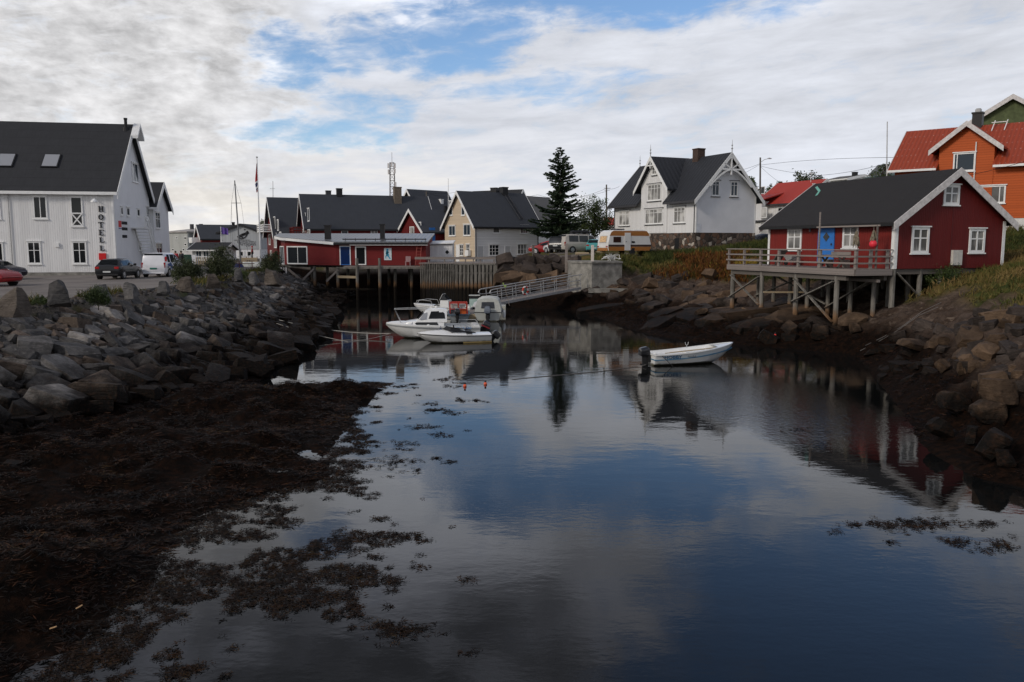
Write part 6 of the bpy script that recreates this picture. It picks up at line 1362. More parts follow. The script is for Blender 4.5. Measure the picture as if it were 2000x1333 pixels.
# ---------------------------------------------------------------- boats
def hull_rings(L, B, stern, bow, sheer0, sheer1, N=18, vee=.5, fine=1.9, draft=.22, chine=.74):
    rings = []
    for i in range(N + 1):
        s = i / N; x = -L / 2 + L * s; q = max(0, 1 - s ** (fine * 2.2)) ** .75 if s > .0 else 1
        b = B / 2 * (stern + (1 - stern) * min(1, s * 2.2)) * q if s < .999 else .012
        z1 = sheer0 + (sheer1 - sheer0) * s ** 2.2; rake = max(0, (s - .62) / .38); zk = -draft + (z1 + draft) * rake ** 2.0 * .86
        zc = zk + (z1 - zk) * (.34 + .12 * rake) * (1 - .0); bc = b * (chine + (1 - chine) * .15 * (1 - rake))
        xx = x - rake * 0
        rings.append([(xx, -b, z1), (xx, -b * .985, z1 - .10), (xx, -bc, zc), (xx, -bc * .5, (zk * .55 + zc * .45)), (xx, 0, zk), (xx, bc * .5, (zk * .55 + zc * .45)), (xx, bc, zc), (xx, b * .985, z1 - .10), (xx, b, z1)])
    return rings
def hull_mesh(t, rings, mat, name='hull', deck=None, inset=.0):
    m = MB(); m.loft(rings, False, False); n = len(rings[0]); m.add(rings[0], [tuple(range(n))]); o = m.build(name, mat, t, fix=True, smooth=38); return o
def sheer_strip(t, rings, mat, w, h, name='gunwale', drop=0.0):
    m = MB()
    for sgn, k in ((-1, 0), (1, len(rings[0]) - 1)):
        pts = [Vector(r[k]) + Vector((0, sgn * .012, -drop)) for r in rings]
        for a, b in zip(pts, pts[1:]): m.bar(a, b, w, h)
    m.bar(Vector(rings[0][0]) + Vector((0, 0, -drop)), Vector(rings[0][-1]) + Vector((0, 0, -drop)), w, h); return m.build(name, mat, t)
def deck_fill(rings, i0, i1, dz=0.0, crown=.0, ins=.0):
    m = MB(); rows = []
    for r in rings[i0:i1 + 1]:
        a, b = Vector(r[0]), Vector(r[-1]); c = (a + b) / 2; w = (b - a).length / 2
        rows.append([a.lerp(c, ins) + ZV * dz, a.lerp(c, .5) + ZV * (dz + crown * min(1, w * 1.5) * .75), c + ZV * (dz + crown * min(1, w * 1.5)), b.lerp(c, .5) + ZV * (dz + crown * min(1, w * 1.5) * .75), b.lerp(c, ins) + ZV * dz])
    m.loft(rows, False, False); return m
COWL = plain('black_engine_cowl', (.014, .014, .016), .3, .1, 3, .5, coat=.3); COWL_G = plain('grey_engine_cowl', (.13, .15, .18), .35, .1, 3, .5)
def outboard(t, x, z, tilt=0.0, mat=None, s=1.0, y=0.0, red=False):
    M = Matrix.Translation((x, y, z)) @ Matrix.Rotation(tilt, 4, 'Y') @ Matrix.Scale(s, 4); e = MB()
    prof = [[(-.32 - .0, -.15, .62), (-.32, .15, .62), (.10, .15, .62), (.10, -.15, .62)], [(-.36, -.19, .70), (-.36, .19, .70), (.15, .19, .70), (.15, -.19, .70)], [(-.35, -.18, .92), (-.35, .18, .92), (.12, .18, .95), (.12, -.18, .95)], [(-.28, -.12, 1.02), (-.28, .12, 1.02), (.02, .12, 1.06), (.02, -.12, 1.06)]]
    e.loft([[M @ Vector((p[0], p[1], p[2] - .55)) for p in r] for r in prof], True, True); o = e.build('outboard_engine', mat or COWL, t, fix=True, smooth=50, bevel=.03 * s)
    l = MB(); 
    def bx(x0, y0, z0, x1, y1, z1): l.obox(M @ Vector(((x0 + x1) / 2, (y0 + y1) / 2, (z0 + z1) / 2)), M.to_3x3() @ Vector(((x1 - x0) / 2, 0, 0)), M.to_3x3() @ Vector((0, (y1 - y0) / 2, 0)), M.to_3x3() @ Vector((0, 0, (z1 - z0) / 2)))
    bx(-.22, -.08, -.62, .04, .08, .08); bx(-.30, -.13, -.36, .02, .13, -.33); bx(-.34, -.05, -.72, .10, .05, -.58); bx(-.16, -.025, -.9, -.02, .025, -.72); bx(.02, -.12, -.25, .22, .12, .05)
    l.build('engine_leg', RUBBER, o)
    p = MB(); c = M @ Vector((-.38, 0, -.65))
    for k in range(3): a = k * 2.094; p.obox(c + M.to_3x3() @ Vector((0, math.cos(a) * .09, math.sin(a) * .09)), M.to_3x3() @ Vector((.02, 0, 0)), M.to_3x3() @ Vector((0, math.cos(a) * .08, math.sin(a) * .08)), M.to_3x3() @ Vector((.03, -math.sin(a) * .045, math.cos(a) * .045)))
    p.build('propeller', GALV, o)
    if red: q = MB(); q.loft([[M @ Vector(v) for v in ((-.365, -.195, .2), (-.365, .195, .2), (.155, .195, .2), (.155, -.195, .2))], [M @ Vector(v) for v in ((-.37, -.2, .12), (-.37, .2, .12), (.16, .2, .12), (.16, -.2, .12))]]); q.build('engine_band', plain('dark_red_band', (.25, .02, .025), .4, .1), o, fix=True)
    return o
def boats():
    tint = glass('boat_window', (.014, .015, .015))
    # cabin cruiser
    c = at(846, 664, 48.6); t = thing('cabin_cruiser', 'white motor cruiser with dark cabin windows moored at the front', 'boat', (c.x, 48.6, 0), math.pi + R(7)); L = 5.5; rg = hull_rings(L, 2.1, .88, 0, .72, .92, 22)
    hull_mesh(t, rg, HULL_W); sheer_strip(t, rg, plain('grey_rubrail', (.30, .31, .31), .5, .1), .05, .06, 'rubrail', .10)
    deck_fill(rg, 12, 22, .0, .17).build('foredeck', GEL, t, smooth=40)
    m = MB()                                                            # trunk cabin and wheelhouse
    cab = [(-.62, .84, .72, 1.02, .80), (.30, .84, .74, 1.06, .78), (1.05, .78, .76, 1.05, .68), (1.55, .62, .80, .98, .48), (1.72, .5, .82, .90, .38)]
    m.loft([[(x, -w, z0), (x, -w * .98, z0 + .12), (x, -wt, z1), (x, 0, z1 + .05), (x, wt, z1), (x, w * .98, z0 + .12), (x, w, z0)] for x, w, z0, z1, wt in cab], False, True); m.build('cabin', GEL, t, fix=True, smooth=40)
    wh = [(-.80, .83, 1.70, .60), (-.55, .83, 1.74, .62), (.20, .82, 1.72, .60), (.42, .80, 1.62, .56), (.98, .76, 1.06, .66)]
    m = MB(); m.loft([[(x, -w, .98), (x, -w * .97, 1.14 if z > 1.2 else 1.02), (x, -wt, z - .03), (x, -wt * .86, z), (x, 0, z + .03), (x, wt * .86, z), (x, wt, z - .03), (x, w * .97, 1.14 if z > 1.2 else 1.02), (x, w, .98)] for x, w, z, wt in wh], False, True); m.build('wheelhouse', GEL, t, fix=True, smooth=38)
    for sg in (-1, 1):
        m = MB(); m.add([(-.70, sg * .805, 1.18), (.28, sg * .80, 1.18), (.12, sg * .65, 1.60), (-.52, sg * .645, 1.62), (-.66, sg * .70, 1.48)], [(0, 1, 2, 3, 4)[::sg]]); m.build('side_window', tint, t)
        m = MB(); m.add([(.40, sg * .815, 1.16), (.84, sg * .79, 1.12), (.54, sg * .66, 1.48), (.34, sg * .655, 1.56)], [(0, 1, 2, 3)[::sg]]); m.build('quarter_window', GLASS_S, t)
        m = MB(); m.add([(-.30, sg * .848, .80), (.98, sg * .80, .83), (1.08, sg * .765, .90), (.98, sg * .765, .98), (-.22, sg * .835, .98)], [(0, 1, 2, 3, 4)[::sg]]); m.build('cabin_window', tint, t)
        m = MB(); m.add([(1.20, sg * .745, .87), (1.52, sg * .63, .87), (1.48, sg * .56, .96), (1.20, sg * .665, 1.0)], [(0, 1, 2, 3)[::sg]]); m.build('bow_window', GLASS_S, t)
    m = MB(); m.add([(.56, -.60, 1.53), (.56, .60, 1.53), (.92, .68, 1.15), (.92, -.68, 1.15)], [(3, 2, 1, 0), (0, 1, 2, 3)]); m2 = [(x + .02, y, z + .02) for x, y, z in m.v]; m.v = m2; m.build('windscreen', tint, t)
    for sg in (-1, 1): MB().tube([(1.9, sg * .40, .95), (2.25, sg * .38, 1.72), (.3, sg * .62, 1.76)], .022, 6).build('bow_rail', GALV, t)
    MB().tube([(2.25, -.38, 1.72), (2.25, .38, 1.72)], .022, 6).build('bow_rail', GALV, t); m = MB(); m.tube([(-1.6, -.92, .70), (-1.6, -.92, .95), (-2.6, -.85, .95), (-2.6, .85, .95), (-1.6, .92, .95), (-1.6, .92, .70)], .018, 5); m.build('stern_rail', GALV, t)
    m = MB(); m.lathe([(.10, 0), (.10, .06), (.04, .12)], 10, Matrix.Translation((-.2, 0, 1.76))); m.box(.05, -.06, 1.75, .2, .06, 1.84); m.build('mast_light', GEL, t)
    deck_fill(rg, 0, 8, -.42).build('cockpit_floor', GEL_DIRTY, t); m = MB(); m.box(-2.7, -.9, .58, -2.35, .9, .80); m.build('transom_seat', GEL, t)
    blue = plain('blue_lettering', (.06, .22, .50), .5, .1); text3d('SANDVIK 550', t, Vector((-.95, .985, .58)), Vector((-1, 0.03, 0)).normalized(), ZV, .17, blue, 1.25, 'lettering', .004)
    for x in (-.4, -1.9): fd = MB(); fd.lathe([(.02, .24), (.085, .16), (.10, 0), (.085, -.16), (.02, -.24)], 10, Matrix.Translation((x, 1.14, .42))); fd.tube([(x, 1.12, .64), (x, 1.0, .78)], .012, 5); fd.build('fender', plain('navy_fender', (.03, .04, .09), .5, .1), t, smooth=50)
    outboard(t, -2.98, .50, -.42, None, 1.0, red=True)
    # low speedboat
    c = at(886, 668, 46.2); t = thing('speedboat', 'low white speedboat with a dark windscreen in front of the cruiser', 'boat', (c.x, 46.2, 0), math.pi + R(14)); L = 4.1; rg = hull_rings(L, 1.75, .92, 0, .44, .56, 20, draft=.15, fine=1.35)
    hull_mesh(t, rg, HULL_G); sheer_strip(t, rg, BLACK, .03, .035, 'rubrail', .03); deck_fill(rg, 7, 20, .0, .24).build('foredeck', GEL, t, smooth=50); deck_fill(rg, 0, 7, .0, .10, 0).build('stern_deck', GEL, t, smooth=50)
    m = MB(); m.add([(.62, -.02, .76), (.30, -.62, .66), (-1.15, -.70, .55), (-1.15, -.62, .60), (.24, -.52, .84), (.40, 0, .94), (.24, .52, .84), (-1.15, .62, .60), (-1.15, .70, .55), (.30, .62, .66)], [(1, 0, 5, 4), (0, 9, 6, 5), (2, 1, 4, 3), (9, 8, 7, 6), (4, 5, 0, 1), (5, 6, 9, 0), (3, 4, 1, 2), (6, 7, 8, 9)]); m.build('windscreen', BLACK, t)
    m = MB(); m.box(-1.0, -.5, .53, .2, .5, .62); m.build('cockpit', BLACK, t); MB().tube([(0, .1, .7), (.02, .1, .98)], .04, 6).build('mirror_post', BLACK, t); outboard(t, -2.22, .25, -.75, None, .95)
    yl = plain('waterline_yellow', (.26, .19, .07), .5, .2); sheer_strip(t, [[(x, y * .93 if abs(y) > .0 else y, .05) for (x, y, z) in r] for r in rg[:9]], yl, .012, .07, 'waterline_stripe')
    # open dinghy with outboard
    c = at(1350, 711, 37.9); t = thing('open_dinghy', 'open white dinghy with blue stripe and black outboard moored alone', 'boat', (c.x, 37.9, .0), R(13)); L = 4.1; rg = hull_rings(L, 1.62, .80, 0, .56, .86, 22, draft=.12, fine=1.5); t.rotation_euler = (0, R(-1.5), R(13))
    hull_mesh(t, rg, HULL_W); sheer_strip(t, rg, plain('blue_rubrail', (.05, .16, .27), .5, .1), .04, .045, 'rubrail', .23); sheer_strip(t, rg, GEL, .12, .045, 'gunwale', .0)
    m = MB(); rows = []
    for r in rg: a, b = Vector(r[0]), Vector(r[-1]); cc = (a + b) / 2; rows.append([a, a.lerp(cc, .16) + ZV * .0, a.lerp(cc, .24) - ZV * .10, b.lerp(cc, .24) - ZV * .10, b.lerp(cc, .16), b])
    m.loft(rows, False, False); m.build('liner', GEL, t, smooth=30); deck_fill(rg, 17, 22, .01, .05).build('foredeck', GEL, t, smooth=50)
    for x0, x1 in ((-1.6, -1.25), (-.35, .0), (.85, 1.1)):
        i = int((x0 + L / 2) / L * 22); b_ = abs(rg[i][0][1]) * .8; z_ = rg[i][0][2] - .09; MB().box(x0, -b_, z_, x1, b_, z_ + .035).build('thwart', GEL, t)
    for y, x0 in ((-.45, -1.5), (-.30, -1.2)): m = MB(); m.tube([(x0, y, .60), (x0 + 2.0, y + .06, .68)], .022, 6); m.obox((x0 + 2.2, y + .07, .69), (.25, 0, .01), (0, .06, 0), (0, 0, .01)); m.build('oar', WOOD_PALE, t)
    m = MB(); m.tube([(.1, .70, .62), (.1, .70, .76)], .018, 5); m.tube([(.02, .70, .90), (.04, .70, .78), (.1, .70, .76), (.16, .70, .78), (.18, .70, .90)], .016, 5); m.build('rowlock', GALV, t)
    text3d('HOBBY', t, Vector((-1.66, -.735, .375)), Vector((1, -.055, .006)).normalized(), ZV, .19, plain('navy_lettering', (.02, .08, .16), .5, .1), 1.35, 'lettering', .004, bold=.004)
    text3d('Fjordfisk', t, Vector((-.55, -.815, .40)), Vector((1, -.02, .02)).normalized(), ZV, .11, DKGREY, 1.1, 'lettering', .003)
    outboard(t, -2.22, .42, -.04, None, .95); MB().tube([(-1.75, -.70, .52), (-1.5, -.80, .25), (-1.25, -.82, .0)], .014, 5).build('line', DKGREY, t)
    # cuddy boat, stern towards us, with white canopy
    c = at(955.5, 627, 59.3); t = thing('canopy_boat', 'white boat with closed canvas canopy showing its stern at the gangway', 'boat', (c.x, 60.9, 0), R(88)); L = 4.6; rg = hull_rings(L, 2.05, .95, 0, .66, .80, 18)
    hull_mesh(t, rg, hull_paint('dull_hull_paint', (.42, .43, .40))); sheer_strip(t, rg, DKGREY, .06, .05, 'gunwale'); deck_fill(rg, 9, 18, 0, .15).build('foredeck', GEL_DIRTY, t)
    m = MB(); m.loft([[(x, -w, .68), (x, -w * .93, 1.15), (x, -w * .78, z - .12), (x, -w * .55, z), (x, 0, z + .04), (x, w * .55, z), (x, w * .78, z - .12), (x, w * .93, 1.15), (x, w, .68)] for x, w, z in ((-2.2, .96, 1.62), (-1.9, .97, 1.72), (-.4, .95, 1.72), (.4, .85, 1.55), (1.0, .7, .95))], False, True); m.build('canopy', plain('canvas_canopy', (.50, .51, .47), .7, .1, 4), t, fix=True, smooth=40)
    m = MB(); m.add([(-2.23, -.48, .95), (-2.23, .48, .95), (-2.215, .44, 1.40), (-2.215, -.44, 1.40)], [(3, 2, 1, 0), (0, 1, 2, 3)]); m.build('canopy_window', glass('cloudy_plastic', (.12, .13, .15), rough=.2), t)
    outboard(t, -2.52, .52, .05, COWL_G, 1.2)
    fd = MB(); fd.lathe([(.03, .3), (.11, .2), (.13, 0), (.11, -.2), (.03, -.3)], 10, Matrix.Translation((-1.2, -1.12, .45))); fd.build('fender', TRIM, t)
    # console boat behind
    c = at(866, 604, 64.5); t = thing('console_boat', 'white centre console boat with square screen behind the cruiser', 'boat', (c.x, 64.5, 0), math.pi - R(12)); L = 4.8; rg = hull_rings(L, 1.9, .9, 0, .62, .85, 16)
    hull_mesh(t, rg, GEL); sheer_strip(t, rg, GEL, .08, .07, 'gunwale'); deck_fill(rg, 10, 16, .0, .1).build('foredeck', GEL, t); deck_fill(rg, 0, 10, -.3).build('floor', GEL_DIRTY, t)
    m = MB(); m.box(-.55, -.42, .35, .15, .42, 1.18); m.build('console', GEL, t, bevel=.04); m = MB(); m.add([(.16, -.46, 1.18), (.16, .46, 1.18), (-.06, .42, 1.62), (-.06, -.42, 1.62), (-.5, -.46, 1.18), (-.5, .46, 1.18)], [(0, 1, 2, 3), (3, 2, 1, 0), (0, 3, 4), (4, 3, 0), (1, 5, 2), (2, 5, 1)]); m.build('screen', glass('grey_screen', (.08, .085, .09), rough=.1), t)
    m = MB(); m.tube([(.16, -.47, 1.18), (-.06, -.43, 1.64), (-.06, .43, 1.64), (.16, .47, 1.18)], .025, 6); m.build('screen_frame', GALV, t)
    for sg in (-1, 1): MB().tube([(.6, sg * .88, .75), (.75, sg * .86, 1.12), (1.5, sg * .66, 1.18), (2.1, sg * .3, 1.1), (2.2, sg * .2, .85)], .022, 6).build('bow_rail', GALV, t)
    outboard(t, -2.55, .55, -.3, plain('white_cowl', (.6, .6, .62), .35, .08), 1.1)
    # workboat with the red frame
    c = at(892, 627, 58.2); t = thing('red_framed_boat', 'grey workboat with a red frame of boxes and a black outboard at the pontoon', 'boat', (c.x, 60.0, 0), R(96)); L = 3.6; rg = hull_rings(L, 1.5, .95, 0, .52, .7, 14)
    hull_mesh(t, rg, plain('grey_hull', (.22, .24, .25), .5, .15), 'hull'); sheer_strip(t, rg, plain('blue_grey_tube', (.10, .14, .18), .6, .1), .12, .12, 'gunwale'); deck_fill(rg, 0, 14, -.15).build('floor', WOOD_DK, t)
    rd = plain('red_frame_paint', (.42, .04, .025), .5, .12); m = MB()
    for x in (-.7, .5):
        for y in (-.62, 0, .62): m.bar((x, y, .4), (x, y, 1.28), .06, .06)
        m.bar((x, -.65, 1.28), (x, .65, 1.28), .06, .08); m.bar((x, -.65, .85), (x, .65, .85), .05, .06)
    for y in (-.62, .62): m.bar((-.7, y, 1.28), (.5, y, 1.28), .06, .06)
    m.build('frame', rd, t); m = MB(); m.box(-.6, -.55, .45, .2, -.06, .80); m.build('crate', plain('orange_crate', (.50, .10, .02), .5, .1), t); m = MB(); m.box(-.55, .08, .9, .3, .55, 1.2); m.build('crate', plain('pale_crate', (.52, .48, .42), .5, .1), t); m = MB(); m.box(-.55, -.5, .9, .3, -.1, 1.18); m.build('crate', plain('grey_crate', (.4, .38, .36), .5, .1), t)
    outboard(t, -1.98, .52, .0, None, 1.0, y=.15)
boats()

# ropes and buoys
def rope(name, label, pts, r, mat, sag=0.0):
    P = []; pts = [Vector(p) for p in pts]
    for a, b in zip(pts, pts[1:]):
        for i in range(10): f = i / 10; P.append(a.lerp(b, f) - ZV * sag * 4 * f * (1 - f))
    P.append(pts[-1]); o = MB().tube(P, r, 5).build(name, mat); return tag(o, label, 'rope')
ROPE = plain('pale_mooring_rope', (.40, .38, .34), .8, .1); ROPE_DK = plain('grey_rope', (.17, .16, .15), .8, .1)
rope('mooring_rope', 'pale mooring rope from the left rocks to the cruiser bow', [onz(500, 612, 1.2), at(762, 652, 48.3)], .022, ROPE, .35)
rope('mooring_rope', 'thin second rope dipping into the water left of the cruiser', [onz(540, 632, .9), onz(680, 668, .02), at(764, 651, 48.25)], .014, ROPE, .08)
rope('mooring_rope', 'pale floating line trailing on the water left of the dinghy', [onz(1000, 741, .012), onz(1090, 733, .012), onz(1170, 726, .012), onz(1245, 716, .02), onz(1262, 713, .1)], .012, ROPE_DK)
rope('mooring_rope', 'upper rope running down the bedrock slab below the cabin', [*[onground(*p, .06) for p in [(1838, 597), (1800, 621), (1760, 645), (1722, 664)]], onground(1690, 683, .06)], .011, ROPE_DK)
rope('mooring_rope', 'lower rope running beside the other down the bedrock slab', [*[onground(*p, .06) for p in [(1832, 606), (1795, 629), (1756, 652), (1718, 671)]], onground(1680, 690, .06)], .011, ROPE_DK)
def small_buoy(px, py, z, lab, col=(.75, .12, .05), r=.07):
    p = onz(px, py, z); t = thing('buoy', lab, 'buoy', (p.x, p.y, z)); MB().lathe([(.02, r), (r * .6, r * .8), (r, r * .2), (r * .95, -r * .3), (r * .5, -r * .8)], 12).build('float', plain('buoy_paint', col, .5, .1), t, smooth=60); MB().lathe([(.03, 0), (.045, .05), (.02, .07)], 8, Matrix.Translation((0, 0, r))).build('eye', DKGREY, t)
small_buoy(908, 754, .03, 'small orange buoy floating left in the reflection of the cream house'); small_buoy(948, 750, .03, 'small orange buoy floating just right of the other orange one'); small_buoy(1514, 655, .55, 'tiny red buoy lying on the dark shore under the cabin', (.7, .04, .03))

# ---------------------------------------------------------------- vehicles
def car_paint(name, col, rough=.25): return plain(name, col, rough, .04, 2, .4, coat=.5 if max(col) > .04 else .12)
CARGLASS = glass('car_glass', (.016, .02, .022), rough=.03); REDL = plain('tail_light_red', (.35, .012, .012), .25, .1); PLATE = plain('number_plate', (.55, .56, .55), .4, .05); CHROME = plain('alloy_rim', (.42, .42, .43), .3, .1, 3, .5, .6)
HATCH = dict(L=4.25, W=1.79, st=[(0, .42, .70, .74, .86, .84), (.05, .30, .90, .95, .86, .93), (.18, .24, .96, 1.03, .84, .97), (.62, .20, .97, 1.38, .70, 1), (1.0, .20, .97, 1.45, .71, 1), (2.1, .20, .95, 1.46, .72, 1), (2.75, .20, .93, 1.28, .72, 1), (3.22, .20, .92, .97, .86, 1), (3.95, .24, .80, .84, .84, .96), (4.2, .32, .62, .66, .78, .88), (4.25, .4, .55, .58, .7, .8)],
             side=[(.55, 1.55), (1.60, 2.95)], rear=(2, 3), front=(6, 7), wh=(.78, 3.38), wr=.32)
VAN = dict(L=4.4, W=1.85, st=[(0, .35, .95, .98, .90, .90), (.04, .28, 1.06, 1.12, .90, .95), (.10, .26, 1.08, 1.62, .84, .97), (.22, .24, 1.10, 1.78, .80, 1), (.5, .22, 1.10, 1.84, .80, 1), (2.4, .22, 1.06, 1.83, .80, 1), (2.9, .22, 1.05, 1.70, .79, 1), (3.55, .22, 1.04, 1.10, .86, 1), (4.15, .24, .90, .94, .84, .95), (4.36, .30, .65, .70, .78, .88), (4.4, .36, .6, .64, .7, .8)],
           side=[(.62, 1.15), (1.3, 2.15), (2.25, 3.2)], rear=(2, 3), front=(6, 7), wh=(.75, 3.45), wr=.32)
BUSV = dict(L=4.9, W=1.9, st=[(0, .38, 1.0, 1.03, .92, .92), (.04, .30, 1.12, 1.2, .92, .96), (.14, .28, 1.14, 1.70, .86, .98), (.3, .26, 1.15, 1.90, .82, 1), (.6, .24, 1.15, 1.96, .82, 1), (3.2, .24, 1.12, 1.95, .82, 1), (3.6, .24, 1.11, 1.85, .82, 1), (4.25, .24, 1.10, 1.22, .88, 1), (4.7, .28, .95, 1.0, .86, .96), (4.9, .38, .7, .74, .8, .88)],
            side=[(.55, 1.7), (1.8, 2.9), (3.0, 3.95)], rear=(2, 3), front=(6, 7), wh=(.95, 3.95), wr=.34)
SUV = dict(L=4.4, W=1.8, st=[(0, .5, 1.0, 1.03, .92, .94), (.05, .42, 1.05, 1.1, .92, .97), (.14, .40, 1.06, 1.65, .84, .99), (.3, .38, 1.06, 1.78, .82, 1), (2.2, .38, 1.05, 1.78, .82, 1), (2.6, .38, 1.05, 1.65, .82, 1), (3.0, .38, 1.05, 1.10, .9, 1), (4.1, .42, .98, 1.02, .9, .97), (4.4, .5, .75, .8, .85, .92)], side=[(.35, 1.2), (1.3, 2.75)], rear=(2, 3), front=(5, 6), wh=(.8, 3.5), wr=.37)
def car(name, label, spec, loc, rz, paint, cat='car', plate=PLATE, lights=True, pale=None):
    t = thing(name, label, cat, loc, rz); L, W, st = spec['L'], spec['W'], spec['st']; xo = -L / 2
    def prm(x):
        for a, b in zip(st, st[1:]):
            if a[0] <= x <= b[0]: f = (x - a[0]) / (b[0] - a[0] + 1e-9); return [a[i] + (b[i] - a[i]) * f for i in range(6)]
        return list(st[-1])
    def ring(p):
        x, zl, zb, zt, wr, wf = p; w = W / 2 * wf; r = W / 2 * wr
        half = [(0, zl), (w * .86, zl), (w * .985, zl + .14), (w, (zl + zb) / 2 + .04), (w * .985, zb - .06), (w * .955, zb), (r + (w * .955 - r) * .12, zt - .09 if zt - zb > .15 else zt - .02), (r * .9, zt - .015), (0, zt + .015)]
        return [(x + xo, y, z) for y, z in half] + [(x + xo, -y, z) for y, z in half[-2:0:-1]]
    m = MB(); m.loft([ring(p) for p in st], True, True); body = m.build('body', paint, t, fix=True, smooth=42)
    def yat(x, z): x_, zl, zb, zt, wr, wf = prm(x); w = W / 2 * wf * .955; r = W / 2 * wr; f = (z - zb) / max(zt - .09 - zb, .05); return w + (r + (w - r) * .12 - w) * max(0, min(1, f)) + .008
    for (xa, xb) in spec['side']:
        for sg in (-1, 1):
            n = 5; lo = [(xa + (xb - xa) * i / n) for i in range(n + 1)]; vs = []; fs = []
            for x in lo: p = prm(x); z0, z1 = p[2] + .035, max(p[3] - .13, p[2] + .05); vs += [(x + xo, sg * yat(x, z0), z0), (x + xo, sg * yat(x, z1), z1)]
            for i in range(n): q = (2 * i, 2 * i + 2, 2 * i + 3, 2 * i + 1); fs.append(q[::-1] if sg > 0 else q)
            MB().add(vs, fs).build('side_window', CARGLASS, t)
    for nm, (ia, ib), g in (('rear_window', spec['rear'], CARGLASS), ('windscreen', spec['front'], CARGLASS)):
        a, b = st[ia], st[ib]; vs = []
        for f in (.12, .92):
            x = a[0] + (b[0] - a[0]) * f; za = a[3] + (b[3] - a[3]) * f
            if nm == 'windscreen': pass
            wy = W / 2 * (a[4] + (b[4] - a[4]) * f) * .90; d = Vector((b[0] - a[0], 0, b[3] - a[3])).normalized(); nrm = Vector((-d.z, 0, d.x)) * .022
            vs += [(x + xo + nrm.x, -wy, za + nrm.z + .012), (x + xo + nrm.x, wy, za + nrm.z + .012)]
        MB().add(vs, [(0, 1, 3, 2), (2, 3, 1, 0)]).build(nm, g, t)
    R_ = spec['wr']
    for xw in spec['wh']:
        for sg in (-1, 1):
            Mw = Matrix.Translation((xw + xo, sg * (W / 2 - .10), R_)) @ Matrix.Rotation(sg * math.pi / 2, 4, 'X') @ Matrix.Rotation(math.pi, 4, 'X')
            wl = MB().lathe([(R_ * .62, -.11), (R_ * .94, -.10), (R_, -.05), (R_, .06), (R_ * .94, .105), (R_ * .66, .112)], 20, Mw).build('wheel', RUBBER, t, smooth=40)
            MB().lathe([(R_ * .64, .113), (R_ * .60, .118), (R_ * .5, .105), (R_ * .16, .118), (R_ * .1, .125)], 14, Mw).build('rim', CHROME, wl)
            ar = MB(); Ma = Matrix.Translation((xw + xo, sg * (W / 2 - .12), R_)) @ Matrix.Rotation(sg * math.pi / 2, 4, 'X') @ Matrix.Rotation(math.pi, 4, 'X'); ar.lathe([(R_ * 1.15, -.04), (R_ * 1.15, .124)], 20, Ma); ar.build('wheel_arch', BLACK, t)
    p = st[1]; w = W / 2 * p[5]
    if lights:
        for sg in (-1, 1):
            z0 = p[2] - .05; m = MB(); m.box(xo - .005, sg * w * .62 if sg > 0 else -w * .98, z0 - .10 if spec is HATCH else z0 - .32, xo + .22, w * .98 if sg > 0 else sg * w * .62, z0 + .06) if spec is HATCH else m.box(xo - .0, sg * w * .86 if sg > 0 else -w * 1.0, z0 - .30, xo + .16, w * 1.0 if sg > 0 else sg * w * .86, z0 + .10)
            m.build('tail_light', REDL, t, bevel=.02)
            q = prm(L - .35); m = MB(); m.box(L - .45 + xo, (q[5] * W / 2 - .34) if sg > 0 else -(q[5] * W / 2 - .0), q[2] - .16, L - .22 + xo, (q[5] * W / 2 - .0) if sg > 0 else -(q[5] * W / 2 - .34), q[2] - .03); m.build('headlight', GLASS_S, t, bevel=.02)
        MB().box(xo - .03, -.26, p[1] + (.20 if spec is HATCH else .32), xo + .02, .26, p[1] + (.31 if spec is HATCH else .44)).build('number_plate', plate, t)
        MB().box(xo - .02, -w * .9, p[1] - .02, xo + .12, w * .9, p[1] + .10).build('bumper', BLACK if spec is not VAN else paint, t, bevel=.02)
    for sg in (-1, 1):
        x = spec['side'][-1][1] - .35; MB().box(x + xo - .06, sg * (W / 2 - .02) if sg > 0 else -(W / 2 + .18), prm(x)[2] + .0, x + xo + .06, (W / 2 + .18) if sg > 0 else -(W / 2 - .02), prm(x)[2] + .16).build('mirror', BLACK if spec is not VAN else paint, t, bevel=.03)
    return t
def gz0(x, y): return float(height(np.array([x]), np.array([y]))[0][0])
